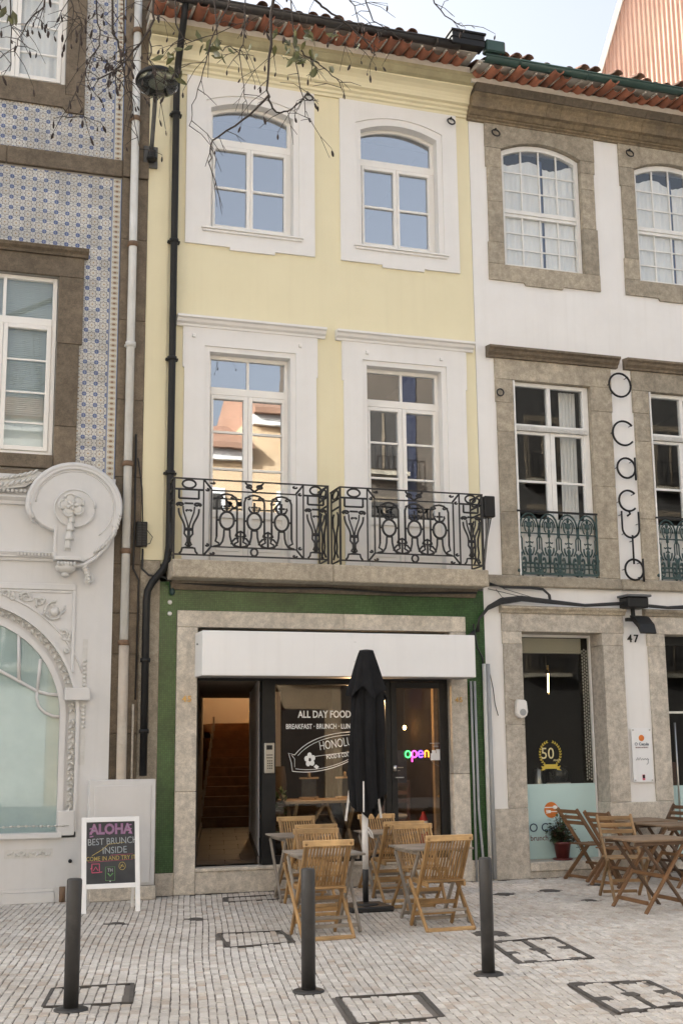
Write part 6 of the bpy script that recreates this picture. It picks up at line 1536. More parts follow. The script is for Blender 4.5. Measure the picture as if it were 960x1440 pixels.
# ------------------------------------------------------------------ inside the cafe
t = thing('trestle_table', 'pale wooden trestle table with crossed legs just inside the cafe window', 'table', (4.75, .95, .3))
MB().box(4.25, 5.40, .65, 1.25, .99, 1.035).build('table_top', Y['post'], t, .006)
for x in (4.42, 5.2):
    for a, c in ((.70, 1.2), (1.2, .70)): MB().bar((x, a, .30), (x, c, .99), .05, .04, (1, 0, 0)).build('leg', Y['post'], t)
MB().bar((4.48, .95, .38), (4.86, .95, .97), .05, .04).build('brace', Y['post'], t); MB().bar((5.14, .95, .38), (4.90, .95, .97), .05, .04).build('brace', Y['post'], t)
for x, lb in ((4.64, 'small chalkboard easel on the trestle table, the one under the flower logo'), (5.14, 'small chalkboard easel on the trestle table, the one beside the parasol')):
    t = thing('table_easel', lb, 'easel', (x, .9, 1.036), 'small easels on the trestle table')
    B('board', Y['slatebd'], t, x - .10, x + .10, .88, .90, 1.07, 1.30); MB().box(x - .13, x + .13, .865, .905, 1.30, 1.322).box(x - .13, x + .13, .865, .905, 1.052, 1.07).build('rail', Y['post'], t)
    for s_ in (-1, 1): MB().bar((x + s_ * .10, .87, 1.037), (x + s_ * .09, .91, 1.05), .02, .02).build('foot', Y['post'], t)
    MB().lathe([(.03, 1.322), (.018, 1.35), (.022, 1.37), (.008, 1.39)], (x, .885), 8).build('clip', Y['post'], t)
t = thing('wicker_stool', 'dark wicker stool under the trestle table', 'stool', (4.98, 1.2, .3)); MB().lathe([(.16, .30), (.22, .45), (.22, .75), (.17, .80)], (4.98, 1.45), 14).build('seat', Y['wicker'], t)
t = thing('round_barrel', 'dark carved drum standing behind the trestle table', 'drum', (4.42, 1.9, .3)); MB().lathe([(.14, .30), (.19, .6), (.15, .9), (.19, 1.2), (.16, 1.45)], (4.42, 1.9), 14).build('body', Y['wicker'], t)
t = thing('shop_plant', 'leafy green plant in the corner behind the cafe window', 'plant', (4.18, .75, .3)); MB().lathe([(.10, .30), (.13, .52)], (4.18, .75), 12).build('pot', Y['blackmetal'], t)
def leaf_mb(b, c, d, L, W, up=Vector((0, 0, 1))):
    d = d.normalized(); s_ = d.cross(up)
    if s_.length < .05: s_ = d.cross(Vector((1, 0, 0)))
    s_.normalize(); nrm = s_.cross(d)
    p = [c, c + d * L * .35 + s_ * W * .5 + nrm * L * .04, c + d * L * .75 + s_ * W * .32, c + d * L - nrm * L * .1, c + d * L * .75 - s_ * W * .32, c + d * L * .35 - s_ * W * .5 + nrm * L * .04, c + d * L * .4]
    b.add(p, [(0, 1, 6), (1, 2, 6), (2, 3, 6), (3, 4, 6), (4, 5, 6), (5, 0, 6)])
r2 = random.Random(5); b = MB()
for i in range(90):
    d = Vector((r2.gauss(0, .7), r2.gauss(0, .7), r2.uniform(-.2, 1))); c = Vector((4.16 + r2.gauss(0, .07), .72 + r2.gauss(0, .1), r2.uniform(.55, 1.15)))
    leaf_mb(b, c, d, r2.uniform(.08, .15), .05)
b.build('foliage', Y['leafgreen'], t)
t = thing('cafe_chair', 'dark red wooden chair with pale cushion behind the glass door', 'chair', (5.95, 1.3, .3))
b = MB()
for x in (5.75, 6.13): MB().bar((x, 1.15, .3), (x, 1.12, 1.25), .04, .04, (1, 0, 0)).build('back_post', Y['darkwood'], t); MB().bar((x, 1.55, .3), (x, 1.55, .74), .04, .04, (1, 0, 0)).build('leg', Y['darkwood'], t)
for z in (.95, 1.06, 1.17): B('back_slat', Y['darkwood'], t, 5.77, 6.11, 1.12, 1.145, z, z + .05)
B('seat', Y['darkwood'], t, 5.74, 6.14, 1.15, 1.58, .70, .74); B('cushion', Y['cushion'], t, 5.76, 6.12, 1.12, 1.56, .742, .80, bevel=.02)
t = thing('menu_banner', 'navy cloth banner hanging on the chair back behind the glass door', 'banner', (5.93, 1.08, 1.4))
B('cloth', Y['navycloth'], t, 5.76, 6.10, 1.085, 1.10, 1.22, 1.66); MB().box(5.81, 6.05, 1.08, 1.0845, 1.42, 1.43).box(5.83, 6.0, 1.08, 1.0845, 1.38, 1.388).build('print', Y['greypipe'], t)
t = thing('fire_extinguisher', 'red fire extinguisher with white label inside the glass door', 'fire extinguisher', (6.22, .85, .3))
MB().lathe([(.055, .33), (.06, .36), (.06, .74), (.03, .80), (.02, .84)], (6.24, .85), 12).build('cylinder', Y['redpaint'], t); MB().lathe([(.0615, .58), (.0615, .72)], (6.24, .85), 12).build('label', Y['chalkwhite'], t)
MB().bar((6.22, .82, .86), (6.30, .82, .88), .02, .03).build('handle', Y['blackmetal'], t)
t = thing('wood_post', 'pale square timber post inside the glass door', 'post', (6.33, .6, .3)); B('post', Y['post'], t, 6.28, 6.37, .5, .58, .302, 3.09)
MB().tube([(6.325, .50, 1.05), (6.325, .47, 1.05)], .02, 8).build('hook', Y['brass'], t)
t = thing('lit_picture', 'small lit yellow picture on the back wall of the cafe', 'picture', (6.05, 3.2, 2.2)); B('panel', emit('lit_yellow_panel', (1, .62, .25), .55), t, 6.12, 6.44, 2.6, 2.62, 1.86, 2.20)
B('frame', Y['darkwood'], t, 6.09, 6.47, 2.621, 2.64, 1.83, 2.23)
for i, (x, y, z, lb) in enumerate(((5.2, .62, 2.42, 'small bulb added above the trestle table to light the easels'), (6.5, 2.2, 1.98, 'small glowing bulb beside the lit picture'))):
    t = thing('warm_bulb', lb, 'bulb', (x, y, z)); MB().blob((x, y, z), .028, .028, .034).build('bulb', Y['bulb'], t); T('flex', Y['cable'], t, [(x, y, z + .03), (x, y, 3.09)], .004, 4)
ld = bpy.data.lights.new('easel_light', 'POINT'); ld.energy = 17; ld.color = (1, .60, .30); ld.shadow_soft_size = .05  # added light, out of sight behind the parasol, brightens the easels
lo = bpy.data.objects.new('easel_light', ld); COL.objects.link(lo); lo.location = (5.2, .62, 2.33)

# ------------------------------------------------------------------ wall lamp
t = thing('wall_lamp', 'grey street lamp with round glass lens on a bracket on the house corner', 'street lamp', (2.24, -.03, 9.4))
B('wall_plate', Y['lamparm'], t, 2.15, 2.335, -.07, -.03, 9.22, 9.52, bevel=.006); MB().box(2.20, 2.29, -.20, -.07, 9.28, 9.42).lathe([(.055, 9.27), (.075, 9.29), (.075, 9.31)], (2.245, -.16), 12).build('gear_box', Y['blackmetal'], t, .008)
T('arm', Y['lamparm'], t, [(2.235, -.16, 9.42), (2.235, -.22, 9.55), (2.225, -.42, 9.85), (2.21, -.58, 10.0), (2.20, -.64, 10.03)], .028, 8)
def tilt(b, c, ax, ang):
    M_ = Matrix.Translation(Vector(c)) @ Matrix.Rotation(ang, 4, ax) @ Matrix.Translation(-Vector(c)); b.v = [tuple(M_ @ Vector(p)) for p in b.v]; return b
lc = (2.20, -.82, 10.03)
tilt(MB().lathe([(.275, 10.0), (.285, 10.02), (.27, 10.06), (.20, 10.12), (.08, 10.16), (.03, 10.17)], lc[:2], 24), lc, 'X', R(-8)).build('hood', Y['blackmetal'], t)
tilt(MB().lathe([(.10, 9.90), (.20, 9.92), (.255, 9.965), (.262, 9.999)], lc[:2], 24), lc, 'X', R(-8)).build('lens', Y['lampglass'], t)
tilt(MB().lathe([(.05, 9.95), (.11, 9.985), (.12, 9.99)], lc[:2], 14), lc, 'X', R(-8)).build('reflector', Y['lampinner'], t)

# ------------------------------------------------------------------ bollards
BL = ['dark metal bollard in front of the chalkboard sign, leftmost of the three', 'dark metal bollard in front of the near cafe chair, the middle one', 'dark metal bollard in front of the green tiled corner, rightmost of the three']
for (x, y, r_), lb, ht in zip(FEET, BL, (.86, .86, .87)):
    t = thing('bollard', lb, 'bollard', (x, y, 0), 'three bollards along the pavement')
    MB().lathe([(.051, .01), (.052, ht - .015), (.047, ht - .003), (.035, ht)], (x, y), 20).build('post', Y['bollard'], t)
    MB().lathe([(.115, -.005), (.115, .010), (.10, .017), (.056, .019)], (x, y), 20).build('base_flange', Y['bollard'], t)

# ------------------------------------------------------------------ chalkboard A-sign
t = thing('chalkboard_sign', 'white framed chalkboard A-sign with chalked writing standing by the grey cabinet', 'sign', (1.80, -1.1, 0))
def sp_(u, v, d=0): return (u, -1.245 + .22 * v - d, v)     # leaning front panel: height v, tilted back
def sbar(x0, x1, z0, z1, name, mt, d0=0, d1=.03):
    v = [sp_(x0, z0, d1), sp_(x1, z0, d1), sp_(x1, z1, d1), sp_(x0, z1, d1), sp_(x0, z0, d0), sp_(x1, z0, d0), sp_(x1, z1, d0), sp_(x0, z1, d0)]
    return MB().add(v, [(0, 1, 2, 3), (0, 4, 5, 1), (1, 5, 6, 2), (2, 6, 7, 3), (3, 7, 4, 0), (7, 6, 5, 4)]).build(name, mt, t, .003)
xa, xb = 1.49, 2.115
sbar(xa, xa + .05, 0, .985, 'leg', Y['boardframe']); sbar(xb - .05, xb, 0, .985, 'leg', Y['boardframe'])
sbar(xa + .05, xb - .05, .935, .985, 'top_rail', Y['boardframe']); sbar(xa + .05, xb - .05, .245, .295, 'bottom_rail', Y['boardframe'])
bdp = sbar(xa + .05, xb - .05, .295, .935, 'chalkboard', Y['slatebd'], .004, .018)
for s_ in (xa + .02, xb - .05): MB().bar((s_ + .02, -.86, 0), (s_ + .02, -1.02, .975), .045, .025, (1, 0, 0)).build('rear_leg', Y['boardframe'], t)
MB().bar((xa, -.90, .30), (xb, -.90, .30), .02, .05).build('rear_rail', Y['boardframe'], t)
def chalk(body, size, x, v, mt, bold=0, sx=1, rot=0):
    b = text_mb(body, size, x, v, 0, .0012, 'CENTER', bold, rot, sx)
    b.v = [sp_(p[0], p[2], .0195) for p in b.v]; b.build('chalk_lettering', mt, bdp)
def chalkline(pts, r, mt): MB().tube([sp_(a, z, .0195) for a, z in pts], r, 4).build('chalk_drawing', mt, bdp)
chalk('ALOHA', .145, 1.805, .81, Y['chalkpink'], .007, .92); chalk('ALOHA', .145, 1.805, .81, Y['chalkblue'], -.003, .92)
for k in range(3): chalkline([(1.575, .865 - .042 * k), (1.615, .872 - .042 * k)], .006, Y['chalkpink']); chalkline([(1.995, .895 - .042 * k), (2.03, .90 - .042 * k)], .006, Y['chalkpink'])
chalk('BEST BRUNCH', .098, 1.825, .70, Y['chalkblue'], 0, .86, .03); chalk('INSIDE', .098, 1.845, .605, Y['chalkblue'], 0, .92, .03)
chalk('COME IN AND TRY IT', .062, 1.805, .535, Y['chalkyellow'], .001, .88, .015)
chalkline([(1.60, .585), (1.70, .64), (1.78, .70), (1.95, .715)], .003, Y['chalkyellow']); chalkline([(1.56, .520), (2.04, .535)], .002, Y['chalkred']); chalkline([(1.80, .585), (2.04, .592)], .002, Y['chalkred'])
for q in ([(1.60, .41), (1.68, .41), (1.68, .50), (1.60, .50), (1.60, .41)], [(1.615, .43), (1.64, .47), (1.665, .43)], [(1.585, .45), (1.60, .46)], [(1.69, .415), (1.71, .415)]): chalkline(q, .006, Y['chalkred'])
chalkline([(1.925 + .035 * math.cos(a * PI / 8), .47 + .04 * math.sin(a * PI / 8)) for a in range(17)], .003, Y['chalkyellow']); chalkline([(1.905, .45), (1.93, .49), (1.945, .46), (1.91, .48)], .004, Y['chalkyellow'])
chalkline([(1.745, .325), (1.845, .325), (1.845, .465), (1.745, .465), (1.745, .325)], .0025, Y['chalkgreen']); chalkline([(1.77, .40), (1.795, .37), (1.825, .40)], .006, Y['chalkgreen']); chalk('TH', .05, 1.795, .415, Y['chalkwhite'], 0, .9)
chalkline([(1.79, .318), (1.80, .318)], .008, Y['chalkwhite'])

# ------------------------------------------------------------------ folding teak chairs and tables of the cafe
def slat_chair(label):
    t = thing('teak_folding_chair', label, 'chair', (0, 0, 0), 'teak folding chairs at the cafe tables')
    hw = .215
    up0, up1 = lambda v: Vector((0, -.235 + .50 * (.87 - v) / .87, v)), None
    for s_ in (-1, 1):
        MB().bar(up0(.0) + Vector((s_ * hw, 0, 0)), up0(.865) + Vector((s_ * hw, 0, 0)), .024, .042, (0, 1, 0)).build('upright', Y['teak'], t, .004)
        MB().bar((s_ * (hw + .028), .21, .445), (s_ * (hw + .028), -.225, .0), .022, .042, (0, 1, 0)).build('leg', Y['teak'], t, .004)
        MB().bar((s_ * (hw - .022), -.13, .415), (s_ * (hw - .022), .24, .435), .022, .04).build('seat_rail', Y['teak'], t, .003)
    q = up0(.855)
    MB().bar(q + Vector((-.245, 0, 0)), q + Vector((.245, 0, 0)), .028, .058).build('top_rail', Y['teaklight'], t, .006)
    q2 = up0(.44); MB().bar(q2 + Vector((-hw, 0, 0)), q2 + Vector((hw, 0, 0)), .024, .045).build('lower_rail', Y['teak'], t, .004)
    for i in range(13):
        x = -.186 + .031 * i
        MB().bar(up0(.455) + Vector((x, .0, 0)), up0(.83) + Vector((x, .0, 0)), .0165, .010, (0, 1, 0)).build('back_slat', Y['teak'], t)
    for i in range(7):
        y = -.10 + .054 * i; MB().bar((-hw + .01, y, .447 + .003 * i * .3), (hw - .01, y, .447 + .003 * i * .3), .042, .014).build('seat_slat', Y['teak'], t, .002)
    MB().bar((-hw - .03, -.215, .018), (hw + .03, -.215, .018), .03, .035).build('foot_rail', Y['teaklight'], t, .004)
    for z in (.12, .225): q = up0(z); MB().bar(q + Vector((-hw, 0, 0)), q + Vector((hw, 0, 0)), .022, .038).build('stretcher', Y['teak'], t, .003)
    MB().bar((-hw - .02, -.06, .17), (hw + .02, -.06, .17), .02, .03).build('rear_stretcher', Y['teakgrey'], t, .003)
    return t
# x, y of the chair centre, turn (0: back to the street), label
CH = [(3.42, -3.70, .02, 'teak chair turned away at the near left table, right behind the middle bollard'),
      (3.76, -2.58, PI - .05, 'teak chair facing the street across the near left table'),
      (3.96, -1.48, .03, 'turned away teak chair further back in the left file, third from the street'),
      (4.18, -.36, PI + .02, 'teak chair in the left file closest to the cafe window, facing the street'),
      (4.66, -3.60, .02, 'teak chair turned away at the near right table, left of the right-hand bollard'),
      (4.93, -2.32, PI - .02, 'teak chair facing the street across the near right table'),
      (5.02, -1.42, .0, 'turned away teak chair further back in the right file, behind the parasol base'),
      (5.22, -.36, PI, 'teak chair in the right file closest to the glass door, facing the street')]
c0 = slat_chair(CH[0][3])
for i, (x, y, rz, lb) in enumerate(CH):
    o = c0 if i == 0 else copy_tree(c0)
    o.location = (x, y, 0); o.rotation_euler = (0, 0, rz); o['label'] = lb
def slat_table(label):
    t = thing('folding_table', label, 'table', (0, 0, 0), 'grey teak folding tables outside the cafe')
    W_, D_, H_ = .66, .66, .725
    for i in range(8):
        y = -D_ / 2 + .041 + .0826 * i; MB().box(-W_ / 2, W_ / 2, y - .037, y + .037, H_ - .02, H_).build('top_slat', Y['teakgrey'], t, .003)
    for s_ in (-1, 1):
        MB().box(s_ * .26 - .014, s_ * .26 + .014, -D_ / 2 + .02, D_ / 2 - .02, H_ - .055, H_ - .021).build('top_batten', Y['teakgrey'], t, .003)
        MB().bar((s_ * .29, -.26, 0), (s_ * .29, .24, H_ - .055), .024, .04, (0, 1, 0)).build('leg', Y['teakgrey'], t, .003)
        MB().bar((s_ * .232, .26, 0), (s_ * .232, -.24, H_ - .055), .024, .04, (0, 1, 0)).build('leg', Y['teakgrey'], t, .003)
    MB().bar((-.29, -.22, .06), (.29, -.22, .06), .024, .035).build('stretcher', Y['teakgrey'], t, .003); MB().bar((-.23, .22, .06), (.23, .22, .06), .024, .035).build('stretcher', Y['teakgrey'], t, .003)
    return t
TB = [(3.57, -3.27, 'grey folding table at the near left, between two facing teak chairs'), (4.00, -.92, 'grey folding table at the back of the left file near the stair door'),
      (4.76, -3.10, 'grey folding table at the near right, between two facing teak chairs'), (5.12, -.88, 'grey folding table at the back of the right file behind the parasol')]
t0 = slat_table(TB[0][2])
for i, (x, y, lb) in enumerate(TB):
    o = t0 if i == 0 else copy_tree(t0); o.location = (x, y, 0); o['label'] = lb; o.rotation_euler = (0, 0, .02 * (i - 1))

# ------------------------------------------------------------------ closed parasol
ux, uy = 4.405, -2.08
t = thing('closed_parasol', 'closed black parasol on a white wrapped pole with a square black base', 'parasol', (ux, uy, 0))
MB().box(ux - .24, ux + .24, uy - .24, uy + .24, .0, .055).build('base_slab', Y['plasticblack'], t, .012)
MB().lathe([(.15, .055), (.12, .075), (.05, .085)], (ux, uy), 14).build('base_dome', Y['plasticblack'], t)
MB().lathe([(.032, .08), (.032, .42), (.028, .425)], (ux, uy), 12).build('socket', Y['plasticblack'], t)
T('pole', Y['polewhite'], t, [(ux, uy, .40), (ux + .01, uy, .9), (ux + .045, uy, 2.70)], .024, 12)
T('wrap', Y['polewhite'], t, [(ux + .003, uy - .003, .42), (ux, uy, .7), (ux + .004, uy, 1.02)], .034, 12)
MB().tube([(ux + .03, uy - .02, .86), (ux + .07, uy - .03, .80), (ux + .085, uy - .03, .74), (ux + .06, uy - .03, .76), (ux + .03, uy - .03, .82)], .008, 5).build('tie_cord', Y['polewhite'], t)
# draped canopy: folds hanging round the pole, hem uneven
b = MB(); n = 112; rows = 40; vs = []
hem = [.30, .02, .10, .26, .12, .05, .24]; fold = [1.15, .8, 1.25, .9, 1.1, .75, 1.2]; NF = 7
for i in range(rows + 1):
    s_ = i / rows
    for k in range(n):
        a = 2 * PI * k / n; fi = (k / n + .035 * math.sin(s_ * 3.2) + .02 * s_) % 1 * NF; j = int(fi) % NF; fr = fi - int(fi)
        h0, h1 = hem[j], hem[(j + 1) % NF]; hm = h0 + (h1 - h0) * fr + .05 * (1 - abs(2 * fr - 1)); amp_ = fold[j] * (1 - fr) + fold[(j + 1) % NF] * fr
        z = 2.745 - s_ * (1.84 - hm)
        base = .05 + .105 * min(1, (s_ / .30)) ** .8 + .012 * math.sin(s_ * 6 + a) + (.022 * (s_ - .3) if s_ > .3 else 0)
        ridge = abs(math.sin(PI * fi)) ** .7
        rad = base + (.008 + .058 * min(1, s_ * 1.9)) * (ridge - .55) * amp_ * 1.35 + .007 * math.sin(13 * a + s_ * 9) * s_ + .004 * math.sin(29 * a - s_ * 17)
        vs.append((ux + rad * math.cos(a), uy + rad * .85 * math.sin(a), z))
fs = [(i * n + k, i * n + (k + 1) % n, (i + 1) * n + (k + 1) % n, (i + 1) * n + k) for i in range(rows) for k in range(n)]
fs.append(tuple(range(n)))
vs = [(p[0] + .045, p[1], p[2]) for p in vs]; b.add(vs, fs, None, 0, True); cn = b.build('canopy', Y['fabric'], t)
# short upper cape (wind vent) lying over the folds
b = MB(); n = 84; rows = 12; vs = []
for i in range(rows + 1):
    s_ = i / rows
    for k in range(n):
        a = 2 * PI * k / n; z = 2.77 - s_ * (.47 + .055 * math.sin(4 * a + .7) + .02 * math.sin(7 * a)); rad = .080 + .120 * s_ ** .85 + .032 * s_ * math.sin(7 * a + .4) + .010 * s_ * math.sin(15 * a) + (.012 * (s_ > .9))
        vs.append((ux + rad * math.cos(a), uy + rad * .85 * math.sin(a), z))
fs = [(i * n + k, i * n + (k + 1) % n, (i + 1) * n + (k + 1) % n, (i + 1) * n + k) for i in range(rows) for k in range(n)]; fs.append(tuple(range(n)))
vs = [(p[0] + .045, p[1], p[2]) for p in vs]; b.add(vs, fs, None, 0, True); b.build('vent_cape', Y['fabric'], cn)
MB().lathe([(.075, 2.762), (.08, 2.775), (.02, 2.785)], (ux + .045, uy), 14).build('top_cap', Y['plasticblack'], t)
for a, dz in ((2.9, 0), (.25, .02), (4.4, .1)):
    MB().bar((ux + .15 * math.cos(a), uy + .12 * math.sin(a), 1.35), (ux + .21 * math.cos(a), uy + .17 * math.sin(a), .93 + dz), .016, .024).build('rib', Y['polewhite'], t)

# ------------------------------------------------------------------ brown slatted chairs and tables of the neighbouring cafe
def ladder_chair(label, mt='acacia', ml='acacia'):
    t = thing('brown_folding_chair', label, 'chair', (0, 0, 0), 'brown folding chairs outside the second cafe')
    hw = .20; up = lambda v: Vector((0, -.27 + .56 * (1 - v / .90) + (.05 * max(0, v - .45) / .45) * -1, v))
    for s_ in (-1, 1):
        pts = [up(v) + Vector((s_ * hw, 0, 0)) for v in (0, .42, .90)]
        for p, q in zip(pts[:-1], pts[1:]): MB().bar(p, q, .026, .05, (0, 1, 0)).build('upright', Y[mt], t, .006)
        MB().bar((s_ * (hw + .03), .20, .445), (s_ * (hw + .03), -.23, 0), .026, .05, (0, 1, 0)).build('leg', Y[ml], t, .005)
    for z in (.72, .79, .865): q = up(z); MB().bar(q + Vector((-hw, 0, 0)), q + Vector((hw, 0, 0)), .018, .046).build('back_slat', Y[mt], t, .004)
    for i in range(6): y = -.12 + .066 * i; MB().bar((-hw - .01, y, .45), (hw + .01, y, .45), .052, .016).build('seat_slat', Y[mt], t, .003)
    for y, z in ((-.19, .05), (.10, .20)): MB().bar((-hw, y, z), (hw, y, z), .02, .035).build('stretcher', Y[mt], t, .003)
    return t
RC = [(8.02, -.42, -1.42, 'brown folding chair beside the potted plant, seen from its side', 'acacia'), (8.00, -1.15, -1.30, 'brown folding chair at the middle table, just right of the one by the plant', 'acacia'),
      (7.47, -2.22, PI - .25, 'lighter brown folding chair behind the near brown table', 'acacialight'), (9.25, -.36, 1.75, 'brown folding chair against the pale stone pier by the far table', 'acaciadark'),
      (8.95, -1.9, 2.0, 'brown folding chair at the right edge between the near and middle tables', 'acacia')]
protos = {}
for x, y, rz, lb, mt in RC:
    if mt in protos: o = copy_tree(protos[mt]); o['label'] = lb
    else: o = protos[mt] = ladder_chair(lb, mt, mt)
    o.location = (x, y, 0); o.rotation_euler = (0, 0, rz)
def plank_table(label):
    t = thing('brown_folding_table', label, 'table', (0, 0, 0), 'brown folding tables outside the second cafe')
    W_, D_, H_ = .74, .70, .735
    for i in range(8): y = -D_ / 2 + .0437 + .0875 * i; MB().box(-W_ / 2, W_ / 2, y - .039, y + .039, H_ - .02, H_).build('top_plank', Y['acaciatop'], t, .003)
    for s_ in (-1, 1):
        MB().box(-W_ / 2 + .03, W_ / 2 - .03, s_ * .30 - .013, s_ * .30 + .013, H_ - .06, H_ - .021).build('top_batten', Y['acaciadark'], t, .003)
        MB().bar((-.27, s_ * .33, 0), (.22, s_ * .33, H_ - .06), .024, .05, (0, 1, 0)).build('leg', Y['acacia'], t, .004); MB().bar((.27, s_ * .275, 0), (-.22, s_ * .275, H_ - .06), .024, .05, (0, 1, 0)).build('leg', Y['acaciadark'], t, .004)
    for x in (-.22, .22): MB().bar((x, -.30, .10), (x, .30, .10), .024, .04).build('stretcher', Y['acacia'], t, .003)
    MB().bar((-.02, -.31, .36), (-.02, .31, .36), .024, .04).build('stretcher', Y['acacia'], t, .003)
    return t
RT = [(7.23, -3.16, 0, 'brown slatted table nearest the street outside the second cafe'), (8.75, -1.35, .05, 'brown slatted table in the middle of the second cafe seating'), (8.78, -.42, .0, 'brown slatted table nearest the second cafe wall')]
q0 = plank_table(RT[0][3])
for i, (x, y, rz, lb) in enumerate(RT):
    o = q0 if i == 0 else copy_tree(q0); o.location = (x, y, 0); o.rotation_euler = (0, 0, rz); o['label'] = lb

# ------------------------------------------------------------------ plants
pxx, pyy, pz = 7.93, .13, .206
t = thing('potted_plant', 'bushy plant in a dark red pot on the cafe window sill', 'plant', (pxx, pyy, pz))
MB().lathe([(.125, pz), (.135, pz + .015), (.13, pz + .022)], (pxx, pyy), 18).build('saucer', Y['pot'], t)
MB().lathe([(.082, pz + .023), (.112, pz + .20), (.12, pz + .20), (.12, pz + .235), (.10, pz + .235), (.098, pz + .21)], (pxx, pyy), 20).build('pot', Y['pot'], t)
r4 = random.Random(21); fb = MB(); fr_ = MB(); fg = MB(); sm_ = MB()
for i in range(34):
    a = r4.random() * 2 * PI; ro = r4.uniform(.05, .2); hz = r4.uniform(.02, .26)
    tip = Vector((pxx + ro * math.cos(a), min(pyy + ro * .55 * math.sin(a), .29), pz + .24 + hz)); root = Vector((pxx + .03 * math.cos(a), pyy + .03 * math.sin(a), pz + .21))
    sm_.tube([root, (root + tip) / 2 + Vector((0, 0, .03)), tip], .003, 4)
    for j in range(15):
        c = root.lerp(tip, r4.uniform(.35, 1.1)) + Vector((r4.gauss(0, .025), r4.gauss(0, .02), r4.gauss(0, .02))); c.y = min(c.y, .285)
        leaf_mb(fr_ if r4.random() < .28 else fb, c, Vector((r4.gauss(0, 1), r4.gauss(0, 1) - .4, r4.uniform(-.5, .6))), r4.uniform(.045, .075), r4.uniform(.034, .055))
for i in range(5):
    top = Vector((pxx + r4.uniform(-.12, .06), pyy - .02, pz + r4.uniform(.50, .66))); root = Vector((pxx + r4.uniform(-.03, .03), pyy, pz + .22))
    sm_.tube([root, (root + top) / 2 + Vector((.02, 0, 0)), top], .004, 4)
    for j in range(16): leaf_mb(fg, root.lerp(top, r4.uniform(.55, 1.05)) + Vector((r4.gauss(0, .025), r4.gauss(0, .02), 0)), Vector((r4.gauss(0, 1), r4.gauss(0, 1), r4.uniform(-.3, .8))), r4.uniform(.04, .06), .032)
for dx, dz in ((.17, .17), (-.17, .21), (.26, .12), (.22, .06)):
    sm_.tube([(pxx, pyy - .05, pz + .24), (pxx + dx * .7, pyy - .12, pz + .26), (pxx + dx, pyy - .13, pz + dz)], .003, 4)
    for j in range(6): leaf_mb(fb, Vector((pxx + dx + r4.gauss(0, .015), pyy - .13, pz + dz + r4.gauss(0, .02))), Vector((r4.gauss(0, 1), r4.gauss(0, 1), r4.gauss(0, 1))), .035, .024)
sm_.build('stem', Y['bark'], t)
for q, mt in ((fb, 'leaf'), (fr_, 'leafred'), (fg, 'leafgreen')): q.build('foliage', Y[mt], t)
t = thing('snake_plant', 'spiky green plant in a lime pot behind the second cafe door', 'plant', (9.72, .55, 1.5))
B('stand', Y['darkwood'], t, 9.62, 9.95, .45, .75, .10, 1.45); MB().lathe([(.05, 1.451), (.06, 1.62), (.05, 1.62)], (9.74, .55), 12).build('pot', Y['lime'], t)
b = MB()
for i in range(14): leaf_mb(b, Vector((9.74 + r4.gauss(0, .02), .55, 1.60)), Vector((r4.gauss(0, .35), r4.gauss(0, .3), 1)), r4.uniform(.2, .36), .04)
b.build('foliage', Y['leafgreen'], t)

# ------------------------------------------------------------------ bare street tree: trunk stands left of the frame, twigs hang into it
tr = thing('bare_street_tree', 'bare street tree whose drooping twigs with dark seed pods hang in front of the houses', 'tree', (-1.6, -6.0, 0))
MB().tube([(-1.6, -6.0, -.05), (-1.58, -6.0, .4), (-1.5, -5.95, 2.5), (-1.35, -5.9, 4.5), (-1.1, -5.8, 6.4)], [.23, .18, .155, .135, .11], 12).build('trunk', Y['bark'], tr)
limbs = [[(-1.1, -5.8, 6.4), (-.4, -5.6, 7.8), (.6, -5.4, 8.9), (1.5, -5.3, 9.35), (2.6, -5.25, 9.4), (3.6, -5.2, 9.35)], [(-1.1, -5.8, 6.4), (-.9, -5.4, 7.8), (-.2, -5.0, 8.6), (.5, -5.0, 8.75), (1.2, -5.1, 8.8)], [(2.6, -5.25, 9.4), (3.3, -5.2, 9.2), (4.0, -5.2, 9.25), (4.8, -5.2, 9.1)], [(-1.1, -5.8, 6.4), (-1.6, -6.4, 8), (-2.2, -7, 9.6)]]
for L in limbs: MB().tube(L, [.085 - .013 * i for i in range(len(L))], 8).build('limb', Y['bark'], tr)
